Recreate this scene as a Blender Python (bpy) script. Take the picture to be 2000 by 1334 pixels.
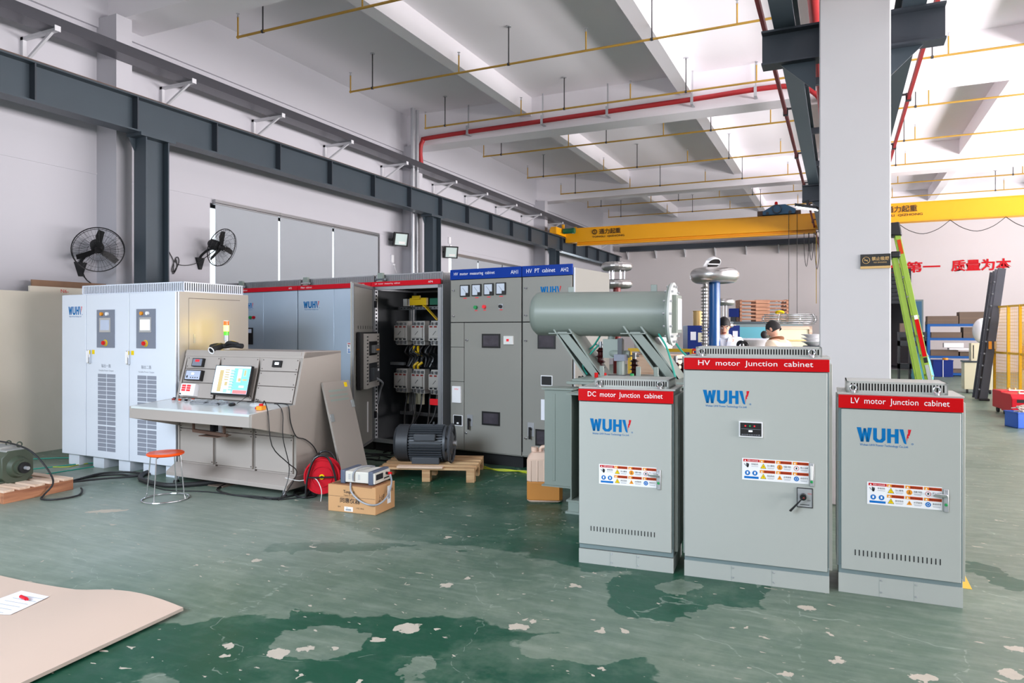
import bpy, math, random
from math import sin, cos, pi, radians, sqrt, atan2, hypot
from mathutils import Vector, Matrix

for _o in list(bpy.data.objects):
    bpy.data.objects.remove(_o)
SC = bpy.context.scene
COL = SC.collection
random.seed(7)

# ---------------------------------------------------------------- camera
YAW = math.atan2(641.0, 1380.0)
cam_d = bpy.data.cameras.new('camera')
cam = bpy.data.objects.new('camera', cam_d)
COL.objects.link(cam)
cam.location = (0, 0, 1.65)
cam.rotation_euler = (pi / 2, 0, YAW)
cam_d.sensor_width = 36.0
cam_d.lens = 36.0 * 1380.0 / 2000.0
cam_d.shift_y = -0.0115
cam_d.clip_start = 0.05
cam_d.clip_end = 300
SC.camera = cam

# ---------------------------------------------------------------- world, lights, exposure
SC.view_settings.view_transform = 'Standard'
SC.view_settings.look = 'None'
SC.view_settings.exposure = -0.18
SC.view_settings.gamma = 1.0
SC.view_settings.use_curve_mapping = False
SC.cycles.use_denoising = True
SC.cycles.max_bounces = 10
SC.cycles.diffuse_bounces = 5
SC.cycles.glossy_bounces = 3
SC.cycles.sample_clamp_indirect = 6.0
SC.cycles.caustics_reflective = False
SC.cycles.caustics_refractive = False
W = bpy.data.worlds.new('world')
SC.world = W
W.use_nodes = True
_bg = W.node_tree.nodes['Background']
_bg.inputs[0].default_value = (0.93, 0.96, 1.0, 1)
_bg.inputs[1].default_value = 0.7


def area(name, loc, target, sx, sy, power, col, spread=180):
    l = bpy.data.lights.new(name, 'AREA')
    l.shape = 'RECTANGLE'
    l.size, l.size_y = sx, sy
    l.energy = power
    l.color = col
    l.spread = radians(spread)
    o = bpy.data.objects.new(name, l)
    COL.objects.link(o)
    o.location = loc
    o.rotation_euler = (Vector(target) - Vector(loc)).to_track_quat('-Z', 'Y').to_euler()
    return o


# daylight through the hall windows and the open gate, plus added fill lamps
area('daylight_gate', (-5.4, -4.2, 4.3), (-4.7, 3.8, 0.0), 5.0, 3.0, 300, (0.76, 0.87, 1.0), 80)
area('daylight_windows_east', (13.2, 13.5, 1.75), (1, 14.5, 10.5), 29.0, 3.0, 6900, (1.0, 0.945, 0.965), 130)
area('far_wall_fill', (-10.75, 28.7, 2.5), (-4, 29.5, 2.2), 4.8, 2.6, 1000, (0.95, 0.97, 1.0))  # added lamp outside the last window opening, brightens the far wall
area('daylight_window_blinds', (-10.9, 11.9, 2.5), (-4, 11.9, 2.5), 5.2, 3.0, 110, (1, 1, 1))
area('daylight_window_second', (-10.9, 20.5, 2.5), (-4, 20.5, 2.5), 5.2, 2.9, 110, (1, 1, 1))
area('south_fill', (3.2, -4.6, 3.6), (-3, 10, 3.2), 10.0, 4.0, 60, (1.0, 0.98, 0.96))  # unseen fill lamp added behind the camera, lifts the cabinet fronts


# ---------------------------------------------------------------- materials
def lin(c):
    c = c / 255.0
    return c / 12.92 if c <= 0.04045 else ((c + 0.055) / 1.055) ** 2.4


def rgb(r, g, b):
    return (lin(r), lin(g), lin(b), 1.0)


def mat(name, c, rough=0.5, metal=0.0, var=0.05, scale=6.0, bump=0.0, emit=0.0, alpha=1.0, spec=0.5, trans=0.0):
    m = bpy.data.materials.new(name)
    m.use_nodes = True
    nt = m.node_tree
    b = nt.nodes['Principled BSDF']
    col = rgb(*c)
    b.inputs['Base Color'].default_value = col
    b.inputs['Roughness'].default_value = rough
    b.inputs['Metallic'].default_value = metal
    b.inputs['Specular IOR Level'].default_value = spec
    b.inputs['Alpha'].default_value = alpha
    b.inputs['Transmission Weight'].default_value = trans
    if emit:
        b.inputs['Emission Color'].default_value = col
        b.inputs['Emission Strength'].default_value = emit
    tc = nt.nodes.new('ShaderNodeTexCoord')
    nz = nt.nodes.new('ShaderNodeTexNoise')
    nz.inputs['Scale'].default_value = scale
    nz.inputs['Detail'].default_value = 4
    nt.links.new(tc.outputs['Object'], nz.inputs['Vector'])
    if var:
        mx = nt.nodes.new('ShaderNodeMix')
        mx.data_type = 'RGBA'
        mx.inputs['A'].default_value = [v * (1 - var) for v in col[:3]] + [1]
        mx.inputs['B'].default_value = [min(1, v * (1 + var)) for v in col[:3]] + [1]
        nt.links.new(nz.outputs['Fac'], mx.inputs['Factor'])
        nt.links.new(mx.outputs['Result'], b.inputs['Base Color'])
        if emit:
            nt.links.new(mx.outputs['Result'], b.inputs['Emission Color'])
    if bump:
        bp = nt.nodes.new('ShaderNodeBump')
        bp.inputs['Strength'].default_value = bump
        bp.inputs['Distance'].default_value = 0.01
        nt.links.new(nz.outputs['Fac'], bp.inputs['Height'])
        nt.links.new(bp.outputs['Normal'], b.inputs['Normal'])
    return m


def wood(name, c1, c2, scale=(1.2, 14, 14), rough=0.7):
    m = mat(name, c1, rough, var=0)
    nt = m.node_tree
    b = nt.nodes['Principled BSDF']
    mp = nt.nodes.new('ShaderNodeMapping')
    mp.inputs['Scale'].default_value = scale
    tc = [n for n in nt.nodes if n.type == 'TEX_COORD'][0]
    nz = [n for n in nt.nodes if n.type == 'TEX_NOISE'][0]
    nz.inputs['Scale'].default_value = 1.6
    nz.inputs['Detail'].default_value = 7
    nt.links.new(tc.outputs['Object'], mp.inputs['Vector'])
    nt.links.new(mp.outputs['Vector'], nz.inputs['Vector'])
    cr = nt.nodes.new('ShaderNodeValToRGB')
    cr.color_ramp.elements[0].position = 0.35
    cr.color_ramp.elements[0].color = rgb(*c2)
    cr.color_ramp.elements[1].position = 0.62
    cr.color_ramp.elements[1].color = rgb(*c1)
    nt.links.new(nz.outputs['Fac'], cr.inputs['Fac'])
    nt.links.new(cr.outputs['Color'], b.inputs['Base Color'])
    return m


M = {}
for k, a in dict(
    wall=((192, 191, 197), 0.85, 0, 0.025, 0.8, 0.05), wall_far=((214, 207, 207), 0.85, 0, 0.025, 0.8, 0.05), ceil=((242, 239, 243), 0.9, 0, 0.03, 0.6, 0.03),
    column=((196, 195, 197), 0.8, 0, 0.02, 1.5, 0.04),
    steel=((62, 73, 81), 0.42, 0.2, 0.12, 1.5), steel_dark=((56, 62, 70), 0.5, 0.2, 0.1, 2), rail=((96, 74, 62), 0.6, 0.3, 0.3, 3),
    tray=((92, 92, 98), 0.3, 0.6, 0.08, 2), galv=((190, 192, 196), 0.35, 0.6, 0.06, 3), bracket=((214, 214, 218), 0.5, 0, 0.03, 3),
    yellow_pipe=((186, 146, 58), 0.5, 0, 0.12, 2.0), red_pipe=((178, 44, 48), 0.5, 0, 0.12, 2.0), rod=((70, 70, 72), 0.5, 0.4, 0.05, 2),
    crane=((240, 168, 10), 0.42, 0, 0.05, 1.0), crane_dark=((60, 40, 10), 0.6, 0, 0, 1),
    cab=((174, 178, 173), 0.42, 0, 0.015, 2.0), cab2=((142, 141, 134), 0.42, 0, 0.015, 2.0), cab_blue=((204, 222, 240), 0.25, 0.35, 0.02, 1.2),
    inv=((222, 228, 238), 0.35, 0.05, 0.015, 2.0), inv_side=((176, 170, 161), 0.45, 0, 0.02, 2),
    frame_teal=((120, 136, 138), 0.45, 0, 0.03, 2), gap=((22, 23, 25), 0.8, 0, 0, 1), vent_dark=((30, 32, 35), 0.7, 0, 0, 1),
    red_head=((196, 2, 12), 0.4, 0, 0.02, 1), red_head2=((206, 20, 38), 0.4, 0, 0.02, 1), blue_head=((6, 54, 146), 0.4, 0, 0.02, 1),
    white=((240, 240, 242), 0.5, 0, 0.01, 2), offwhite=((226, 226, 222), 0.6, 0, 0.03, 3), logo_blue=((0, 108, 172), 0.5, 0, 0, 1), logo_red=((206, 28, 44), 0.5, 0, 0, 1),
    ink=((40, 42, 46), 0.6, 0, 0, 1), pale_ink=((150, 155, 165), 0.6, 0, 0, 1), black=((20, 20, 22), 0.4, 0, 0.05, 3), black_rough=((26, 27, 29), 0.75, 0, 0.1, 8),
    rubber=((28, 29, 31), 0.6, 0, 0.05, 5), chrome=((220, 222, 226), 0.15, 0.95, 0, 1), silver=((200, 198, 196), 0.28, 0.9, 0.03, 2),
    orange_strip=((190, 66, 24), 0.5, 0, 0, 1), warn_yellow=((240, 206, 20), 0.5, 0, 0, 1), warn_orange=((236, 150, 30), 0.5, 0, 0, 1), sign_blue=((20, 110, 190), 0.5, 0, 0, 1),
    green=((30, 150, 80), 0.4, 0, 0, 1), red=((210, 30, 30), 0.4, 0, 0, 1), panel_grey=((122, 128, 142), 0.5, 0, 0.02, 2), grille=((150, 154, 166), 0.6, 0, 0.03, 4),
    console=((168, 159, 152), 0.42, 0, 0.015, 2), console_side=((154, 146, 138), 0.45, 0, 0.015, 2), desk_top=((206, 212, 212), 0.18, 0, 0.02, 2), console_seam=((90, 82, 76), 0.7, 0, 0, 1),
    stool_orange=((250, 84, 16), 0.25, 0, 0.02, 2), trafo=((132, 142, 134), 0.38, 0, 0.02, 1.5), trafo_side=((140, 152, 144), 0.4, 0, 0.02, 1.5), flange=((196, 200, 196), 0.45, 0, 0.03, 3),
    porcelain=((66, 24, 24), 0.15, 0, 0.05, 4), motor=((66, 70, 75), 0.45, 0.15, 0.08, 4), motor_dark=((48, 51, 55), 0.5, 0.1, 0.08, 4), motor_green=((66, 76, 62), 0.45, 0, 0.1, 6), dust_and_light=((150, 150, 146), 0.85, 0, 0.1, 8),
    blue_col=((10, 72, 132), 0.22, 0, 0.03, 2), blue_rack=((18, 92, 168), 0.4, 0, 0.03, 2), blue_box=((28, 48, 120), 0.45, 0, 0.05, 2), blue_crate=((26, 92, 200), 0.35, 0, 0.03, 2),
    teal=((90, 170, 186), 0.5, 0, 0.05, 2), cream=((222, 216, 186), 0.5, 0, 0.03, 2), kraft=((196, 150, 104), 0.8, 0, 0.05, 5), brown_card=((112, 96, 84), 0.85, 0, 0.12, 2), brown_edge=((128, 108, 92), 0.85, 0, 0.12, 9),
    skin=((222, 168, 142), 0.55, 0, 0.03, 8), hair=((24, 20, 20), 0.6, 0, 0.1, 20), coat=((230, 232, 240), 0.75, 0, 0.03, 5), beige=((226, 206, 182), 0.85, 0, 0.04, 6), brown=((120, 74, 40), 0.8, 0, 0.05, 6), trousers=((40, 44, 60), 0.8, 0, 0.05, 6),
    lime=((140, 172, 60), 0.4, 0, 0.05, 3), dark_ladder=((72, 74, 82), 0.45, 0.2, 0.12, 5), cage=((232, 182, 30), 0.45, 0, 0.05, 2), welder=((196, 30, 44), 0.35, 0, 0.04, 3),
    blind=((166, 171, 177), 0.85, 0, 0.02, 3), alu=((170, 172, 174), 0.3, 0.8, 0.03, 3), lamp_glass=((196, 214, 210), 0.2, 0, 0.02, 3),
    door_blue=((58, 106, 136), 0.5, 0, 0.05, 2), gold=((206, 170, 110), 0.4, 0.3, 0.02, 2), sign_black=((34, 34, 32), 0.5, 0, 0.02, 2), char_red=((206, 30, 40), 0.5, 0, 0, 1),
    hoist_blue=((28, 84, 120), 0.4, 0, 0.05, 2), green_motor=((30, 100, 70), 0.4, 0, 0.05, 3), cable_green=((30, 150, 130), 0.45, 0, 0, 1), cable_yellow=((190, 200, 40), 0.45, 0, 0, 1), cable_white=((216, 216, 212), 0.45, 0, 0, 1), cable_grey=((140, 144, 150), 0.4, 0, 0, 1),
    bus_yellow=((220, 180, 20), 0.4, 0, 0.02, 2), bus_green=((24, 92, 70), 0.4, 0, 0.02, 2), bus_red=((130, 44, 40), 0.4, 0, 0.02, 2), contactor=((176, 172, 166), 0.5, 0, 0.03, 8), inner=((120, 122, 124), 0.45, 0.3, 0.08, 4), inner_dark=((46, 50, 54), 0.5, 0.2, 0.1, 4),
    plastic_wrap=((236, 238, 242), 0.15, 0, 0.04, 6), rope=((196, 186, 174), 0.9, 0, 0.1, 20), paper=((238, 240, 248), 0.7, 0, 0.01, 3), meter=((212, 208, 198), 0.45, 0, 0.02, 4), meter_grey=((86, 94, 112), 0.5, 0, 0.03, 4),
    card_sheet=((206, 184, 168), 0.6, 0, 0.03, 1.0), card_edge=((150, 140, 130), 0.8, 0, 0.05, 8), box_inner=((88, 70, 50), 0.8, 0, 0.05, 4),
).items():
    kw = dict(rough=a[1], metal=a[2], var=a[3], scale=a[4])
    if len(a) > 5:
        kw['bump'] = a[5]
    if k in ('red_head', 'red_head2', 'blue_head', 'logo_blue', 'logo_red', 'char_red', 'orange_strip', 'sign_blue', 'warn_yellow', 'ink', 'blue_box', 'welder', 'red'):
        kw['spec'] = 0.15
    M[k] = mat(k, a[0], **kw)
M['lamp_on'] = mat('lamp_on', (225, 245, 255), 0.3, var=0, emit=9.0)
M['amber_on'] = mat('amber_on', (255, 214, 60), 0.3, var=0, emit=14.0)
M['tower_red'] = mat('tower_red', (250, 96, 30), 0.25, var=0, emit=1.1)
M['tower_green'] = mat('tower_green', (90, 200, 50), 0.25, var=0, emit=0.5)
M['screen_white'] = mat('screen_white', (240, 246, 255), 0.2, var=0.02, emit=1.0)
M['screen_dim'] = mat('screen_dim', (170, 180, 200), 0.08, var=0.1, emit=0.25)
M['screen_blue'] = mat('screen_blue', (120, 205, 240), 0.2, var=0.12, scale=4, emit=0.75)
M['screen_pale'] = mat('screen_pale', (205, 228, 244), 0.2, var=0.02, emit=0.75)
M['screen_red'] = mat('screen_red', (248, 120, 120), 0.2, var=0, emit=0.75)
M['screen_green'] = mat('screen_green', (150, 220, 190), 0.2, var=0, emit=0.6)
M['screen_tan'] = mat('screen_tan', (190, 170, 120), 0.2, var=0.1, emit=0.5)
M['led_red'] = mat('led_red', (225, 40, 50), 0.3, var=0, emit=0.3)
M['glass'] = mat('glass', (230, 240, 245), 0.03, var=0, trans=1.0)
M['view_glass'] = mat('view_glass', (70, 66, 72), 0.08, var=0.6, scale=9)
M['meter_glass'] = mat('meter_glass', (206, 214, 226), 0.12, var=0.03)
M['pvc'] = mat('pvc', (226, 196, 176), 0.35, var=0.03)
M['oil'] = mat('oil', (196, 132, 66), 0.35, var=0.05)
M['wood_pallet'] = wood('wood_pallet', (206, 170, 126), (168, 124, 84))
M['wood_dark'] = wood('wood_dark', (150, 104, 70), (112, 72, 48))
M['wood_pale'] = wood('wood_pale', (232, 206, 184), (206, 172, 146))
M['plywood'] = wood('plywood', (236, 228, 212), (222, 214, 196), (1.5, 0.6, 0.35), 0.6)
M['plywood_brown'] = wood('plywood_brown', (150, 116, 90), (124, 94, 72), (1, 1, 0.5), 0.6)
M['runner_wood'] = wood('runner_wood', (186, 128, 92), (146, 92, 66), (14, 1.2, 14))
M['crate_wood'] = wood('crate_wood', (206, 150, 118), (160, 110, 84))


# ---------------------------------------------------------------- mesh builder
class MB:
    def __init__(s, *mats):
        s.v, s.f, s.m = [], [], []
        s.mats = list(mats)
        s.T = None

    def mi(s, name):
        if name is None:
            return 0
        if name not in s.mats:
            s.mats.append(name)
        return s.mats.index(name)

    def add(s, vs, fs, m=None):
        o = len(s.v)
        if s.T is not None:
            vs = [tuple(s.T @ Vector(p)) for p in vs]
        s.v += [tuple(p) for p in vs]
        i = s.mi(m)
        for f in fs:
            s.f.append(tuple(o + k for k in f))
            s.m.append(i)
        return s

    def box(s, x0, x1, y0, y1, z0, z1, m=None):
        vs = [(x, y, z) for z in (z0, z1) for y in (y0, y1) for x in (x0, x1)]
        return s.add(vs, [(0, 2, 3, 1), (4, 5, 7, 6), (0, 1, 5, 4), (2, 6, 7, 3), (0, 4, 6, 2), (1, 3, 7, 5)], m)

    def hexa(s, b4, t4, m=None):
        return s.add(list(b4) + list(t4), [(0, 3, 2, 1), (4, 5, 6, 7), (0, 1, 5, 4), (1, 2, 6, 5), (2, 3, 7, 6), (3, 0, 4, 7)], m)

    def bar(s, a, b, w, h=None, m=None, up=(0, 0, 1)):
        a, b = Vector(a), Vector(b)
        h = h or w
        d = (b - a).normalized()
        u = Vector(up)
        if abs(d.dot(u)) > 0.98:
            u = Vector((1, 0, 0))
        r = d.cross(u).normalized()
        u = r.cross(d).normalized()
        r, u = r * w / 2, u * h / 2
        return s.hexa([a - r - u, a + r - u, a + r + u, a - r + u], [b - r - u, b + r - u, b + r + u, b - r + u], m)

    def prism(s, pts, f, m=None):
        """pts: 2D outline; f(u, v, t) -> 3D, extruded t 0..1"""
        n = len(pts)
        vs = [f(u, v, 0) for u, v in pts] + [f(u, v, 1) for u, v in pts]
        fs = [tuple(range(n))[::-1], tuple(range(n, 2 * n))] + [(i, (i + 1) % n, n + (i + 1) % n, n + i) for i in range(n)]
        return s.add(vs, fs, m)

    def cyl(s, a, b, r, r2=None, n=16, m=None, cap=True):
        a, b = Vector(a), Vector(b)
        r2 = r if r2 is None else r2
        d = (b - a).normalized()
        u = Vector((0, 0, 1)) if abs(d.z) < 0.95 else Vector((1, 0, 0))
        p = d.cross(u).normalized()
        q = d.cross(p).normalized()
        vs = []
        for c, R in ((a, r), (b, r2)):
            for i in range(n):
                t = 2 * pi * i / n
                vs.append(c + p * (R * cos(t)) + q * (R * sin(t)))
        fs = [(i, (i + 1) % n, n + (i + 1) % n, n + i) for i in range(n)]
        if cap:
            fs += [tuple(range(n))[::-1], tuple(range(n, 2 * n))]
        return s.add(vs, fs, m)

    def lathe(s, prof, c=(0, 0, 0), axis=(0, 0, 1), n=24, m=None):
        """prof: (radius, height) pairs, open; ends at r=0 close"""
        c = Vector(c)
        d = Vector(axis).normalized()
        u = Vector((0, 0, 1)) if abs(d.z) < 0.95 else Vector((1, 0, 0))
        p = d.cross(u).normalized()
        q = d.cross(p).normalized()
        vs, fs = [], []
        for (R, h) in prof:
            for i in range(n):
                t = 2 * pi * i / n
                vs.append(c + d * h + p * (R * cos(t)) + q * (R * sin(t)))
        for k in range(len(prof) - 1):
            for i in range(n):
                j = (i + 1) % n
                fs.append((k * n + i, k * n + j, (k + 1) * n + j, (k + 1) * n + i))
        fs.append(tuple(range(n))[::-1])
        fs.append(tuple(range((len(prof) - 1) * n, len(prof) * n)))
        return s.add(vs, fs, m)

    def torus(s, c, R, r, axis=(0, 0, 1), n=36, k=12, m=None, rf=None):
        c = Vector(c)
        d = Vector(axis).normalized()
        u = Vector((0, 0, 1)) if abs(d.z) < 0.95 else Vector((1, 0, 0))
        p = d.cross(u).normalized()
        q = d.cross(p).normalized()
        vs, fs = [], []
        for i in range(n):
            t = 2 * pi * i / n
            e = p * cos(t) + q * sin(t)
            rr = rf(i) if rf else r
            for j in range(k):
                g = 2 * pi * j / k
                vs.append(c + e * (R + rr * cos(g)) + d * (rr * sin(g)))
        for i in range(n):
            for j in range(k):
                a, b = i, (i + 1) % n
                l = (j + 1) % k
                fs.append((a * k + j, b * k + j, b * k + l, a * k + l))
        return s.add(vs, fs, m)

    def tube(s, pts, r, n=8, m=None, smooth=4, closed=False):
        P = [Vector(p) for p in pts]
        if smooth and len(P) > 2:
            out = []
            L = len(P)
            rng = range(L if closed else L - 1)
            for i in rng:
                p0 = P[(i - 1) % L] if closed or i > 0 else P[i]
                p1, p2 = P[i], P[(i + 1) % L]
                p3 = P[(i + 2) % L] if closed or i + 2 < L else p2
                for k in range(smooth):
                    t = k / smooth
                    out.append(0.5 * ((2 * p1) + (p2 - p0) * t + (2 * p0 - 5 * p1 + 4 * p2 - p3) * t * t + (3 * p1 - p0 - 3 * p2 + p3) * t ** 3))
            if not closed:
                out.append(P[-1])
            P = out
        vs, fs = [], []
        L = len(P)
        prev = None
        for i, p in enumerate(P):
            a = P[(i - 1) % L] if closed or i > 0 else p
            b = P[(i + 1) % L] if closed or i + 1 < L else p
            d = (b - a)
            d = d.normalized() if d.length > 1e-9 else Vector((0, 0, 1))
            if prev is None:
                u = Vector((0, 0, 1)) if abs(d.z) < 0.9 else Vector((1, 0, 0))
                e = d.cross(u).normalized()
            else:
                e = (prev - d * prev.dot(d))
                e = e.normalized() if e.length > 1e-6 else d.orthogonal().normalized()
            prev = e
            g = d.cross(e)
            for j in range(n):
                t = 2 * pi * j / n
                vs.append(p + e * (r * cos(t)) + g * (r * sin(t)))
        for i in range(L if closed else L - 1):
            for j in range(n):
                k, l = (i + 1) % L, (j + 1) % n
                fs.append((i * n + j, i * n + l, k * n + l, k * n + j))
        if not closed:
            fs += [tuple(range(n)), tuple(range((L - 1) * n, L * n))[::-1]]
        return s.add(vs, fs, m)

    def ball(s, c, rx, ry=None, rz=None, n=16, k=10, m=None):
        ry = ry or rx
        rz = rz or rx
        prof = []
        vs, fs = [], []
        for j in range(k + 1):
            g = -pi / 2 + pi * j / k
            R = max(cos(g), 0.001)
            for i in range(n):
                t = 2 * pi * i / n
                vs.append((c[0] + rx * R * cos(t), c[1] + ry * R * sin(t), c[2] + rz * sin(g)))
        for j in range(k):
            for i in range(n):
                l = (i + 1) % n
                fs.append((j * n + i, j * n + l, (j + 1) * n + l, (j + 1) * n + i))
        return s.add(vs, fs, m)

    def quad(s, p, m=None):
        return s.add(p, [tuple(range(len(p)))], m)

    def text(s, t, o, h, w=None, m='ink', X=(1, 0, 0), U=(0, 0, 1), bold=0.0, center=False):
        vs, fs, bb = glyphs(t, bold)
        x0, x1, y0, y1 = bb
        k = h / max(y1 - y0, 1e-6)
        kx = k if w is None else w / max(x1 - x0, 1e-6)
        X, U, o = Vector(X), Vector(U), Vector(o)
        off = -(x1 - x0) * kx / 2 if center else 0
        return s.add([o + X * ((x - x0) * kx + off) + U * ((y - y0) * k) for x, y in vs], fs, m)

    def build(s, name, parent=None, bevel=0.0, sub=0, loc=None, rot=None, flat=False):
        me = bpy.data.meshes.new(name)
        me.from_pydata([tuple(p) for p in s.v], [], s.f)
        for k in s.mats:
            me.materials.append(M[k])
        me.polygons.foreach_set('material_index', s.m)
        me.polygons.foreach_set('use_smooth', [not flat] * len(s.f))
        me.update()
        if not flat:
            me.set_sharp_from_angle(angle=radians(38))
        ob = bpy.data.objects.new(name, me)
        COL.objects.link(ob)
        if parent is not None:
            ob.parent = parent
        if loc:
            ob.location = loc
        if rot:
            ob.rotation_euler = rot
        if bevel:
            b = ob.modifiers.new('bevel', 'BEVEL')
            b.width = bevel
            b.segments = 2
            b.limit_method = 'ANGLE'
            b.angle_limit = radians(50)
        return ob


_G = {}


def glyphs(t, bold=0.0):
    key = (t, bold)
    if key not in _G:
        cu = bpy.data.curves.new('glyph', 'FONT')
        cu.body = t
        cu.size = 1
        cu.resolution_u = 2
        cu.offset = bold
        ob = bpy.data.objects.new('glyph', cu)
        me = bpy.data.meshes.new_from_object(ob)
        vs = [(v.co.x, v.co.y) for v in me.vertices]
        fs = [tuple(p.vertices) for p in me.polygons]
        bpy.data.objects.remove(ob)
        bpy.data.meshes.remove(me)
        bpy.data.curves.remove(cu)
        if not vs:
            vs, fs = [(0, 0), (0.001, 0), (0, 0.001)], [(0, 1, 2)]
        bb = (min(v[0] for v in vs), max(v[0] for v in vs), min(v[1] for v in vs), max(v[1] for v in vs))
        _G[key] = (vs, fs, bb)
    return _G[key]


def tag(o, label, cat, group=None, kind=None):
    if label:
        o['label'] = label
    if cat:
        o['category'] = cat
    if group:
        o['group'] = group
    if kind:
        o['kind'] = kind
    return o


def thing(name, label, cat, loc=(0, 0, 0), rotz=0.0, group=None):
    o = bpy.data.objects.new(name, None)
    o.empty_display_size = 0.1
    COL.objects.link(o)
    o.location = loc
    o.rotation_euler = (0, 0, rotz)
    return tag(o, label, cat, group)


def struct(name, mb, **k):
    o = mb.build(name, **k)
    o['kind'] = 'structure'
    return o


def copy_tree(o, parent=None):
    c = o.copy()
    COL.objects.link(c)
    c.parent = parent
    for ch in o.children:
        copy_tree(ch, c)
    return c

# ---------------------------------------------------------------- the setting
GX = -10.35      # inner face of the left wall
ROWS = (7.25, 15.6, 24.3)


def floor_material():
    m = bpy.data.materials.new('floor_epoxy')
    m.use_nodes = True
    nt = m.node_tree
    N, L = nt.nodes, nt.links
    b = N['Principled BSDF']
    tc = N.new('ShaderNodeTexCoord')

    def noise(scale, detail=5, rough=0.55, vec=None, dist=0.0):
        n = N.new('ShaderNodeTexNoise')
        n.inputs['Scale'].default_value = scale
        n.inputs['Detail'].default_value = detail
        n.inputs['Roughness'].default_value = rough
        n.inputs['Distortion'].default_value = dist
        L.new(vec if vec is not None else tc.outputs['Object'], n.inputs['Vector'])
        return n

    def math_(op, a, b_=None, c=None):
        n = N.new('ShaderNodeMath')
        n.operation = op
        for i, v in enumerate((a, b_, c)):
            if v is None:
                continue
            if isinstance(v, (int, float)):
                n.inputs[i].default_value = v
            else:
                L.new(v, n.inputs[i])
        return n.outputs[0]

    def warp(scale, amount):
        n = noise(scale, 4)
        sub = N.new('ShaderNodeVectorMath')
        sub.operation = 'SUBTRACT'
        L.new(n.outputs['Color'], sub.inputs[0])
        sub.inputs[1].default_value = (0.5, 0.5, 0.5)
        sc = N.new('ShaderNodeVectorMath')
        sc.operation = 'SCALE'
        L.new(sub.outputs[0], sc.inputs[0])
        sc.inputs['Scale'].default_value = amount
        ad = N.new('ShaderNodeVectorMath')
        ad.operation = 'ADD'
        L.new(tc.outputs['Object'], ad.inputs[0])
        L.new(sc.outputs[0], ad.inputs[1])
        fl = N.new('ShaderNodeVectorMath')
        fl.operation = 'MULTIPLY'
        L.new(ad.outputs[0], fl.inputs[0])
        fl.inputs[1].default_value = (1, 1, 0)
        return fl.outputs[0]

    def patches(lst, vec, ang=radians(24.9)):
        out = None
        for (x, y, a, bb) in lst:
            mp = N.new('ShaderNodeMapping')
            mp.vector_type = 'TEXTURE'
            mp.inputs['Location'].default_value = (x, y, 0)
            mp.inputs['Rotation'].default_value = (0, 0, ang)
            mp.inputs['Scale'].default_value = (a, bb, 1)
            L.new(vec, mp.inputs['Vector'])
            ln = N.new('ShaderNodeVectorMath')
            ln.operation = 'LENGTH'
            L.new(mp.outputs[0], ln.inputs[0])
            v = math_('SUBTRACT', 1.0, ln.outputs['Value'])
            out = v if out is None else math_('MAXIMUM', out, v)
        return out

    def step(v, lo, hi):
        n = N.new('ShaderNodeMapRange')
        n.inputs['From Min'].default_value = lo
        n.inputs['From Max'].default_value = hi
        L.new(v, n.inputs['Value'])
        return n.outputs[0]

    def mixc(f, a, c):
        n = N.new('ShaderNodeMix')
        n.data_type = 'RGBA'
        if isinstance(f, (int, float)):
            n.inputs['Factor'].default_value = f
        else:
            L.new(f, n.inputs['Factor'])
        for key, v in (('A', a), ('B', c)):
            if isinstance(v, tuple):
                n.inputs[key].default_value = v
            else:
                L.new(v, n.inputs[key])
        return n.outputs['Result']

    wv = warp(3.2, 0.5)
    dark = patches(DARK, wv)
    light = patches(LIGHT, warp(5.0, 0.3))
    big = noise(0.55, 5, 0.6)
    far = math_('GREATER_THAN', big.outputs['Fac'], 0.56)
    d0 = step(dark, 0.0, 0.035)
    l0 = step(light, 0.0, 0.04)
    tone = math_('MULTIPLY', d0, math_('SUBTRACT', 1.0, l0))
    tone = math_('MAXIMUM', tone, math_('MULTIPLY', step(big.outputs['Fac'], 0.58, 0.6), 0.35))
    fine = noise(9, 8, 0.7)
    mid = noise(2.2, 6, 0.65)
    strk = N.new('ShaderNodeMapping')
    strk.inputs['Rotation'].default_value = (0, 0, radians(-15))
    strk.inputs['Scale'].default_value = (1.2, 7, 1)
    L.new(tc.outputs['Object'], strk.inputs['Vector'])
    st = noise(2.0, 7, 0.7, strk.outputs[0])
    worn = mixc(mid.outputs['Fac'], rgb(78, 102, 87), rgb(110, 127, 111))
    worn = mixc(math_('MULTIPLY', step(st.outputs['Fac'], 0.45, 0.7), 0.5), worn, rgb(138, 150, 138))
    deep = mixc(mid.outputs['Fac'], rgb(8, 60, 42), rgb(28, 88, 66))
    deep = mixc(math_('MULTIPLY', step(st.outputs['Fac'], 0.5, 0.78), 0.35), deep, rgb(76, 108, 92))
    col = mixc(tone, worn, deep)
    col = mixc(math_('MULTIPLY', step(fine.outputs['Fac'], 0.48, 0.75), 0.45), col, rgb(66, 90, 82))
    dust_and_light = math_('MULTIPLY', step(patches([(-5.4, 4.1, 3.2, 1.7), (-8.2, 4.6, 1.6, 1.4)], warp(1.2, 0.8)), 0.0, 0.5), math_('ADD', math_('MULTIPLY', st.outputs['Fac'], 0.5), 0.2))  # dusty film, with the gate's brightness on the left painted into its colour
    col = mixc(dust_and_light, col, rgb(166, 176, 168))
    # faint scratches and blotches
    vz = N.new('ShaderNodeTexVoronoi')
    vz.feature = 'DISTANCE_TO_EDGE'
    vz.inputs['Scale'].default_value = 0.9
    vz.inputs['Randomness'].default_value = 1.0
    L.new(warp(1.3, 0.9), vz.inputs['Vector'])
    scr = math_('MULTIPLY', math_('LESS_THAN', vz.outputs['Distance'], 0.0035), math_('GREATER_THAN', st.outputs['Fac'], 0.5))
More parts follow.
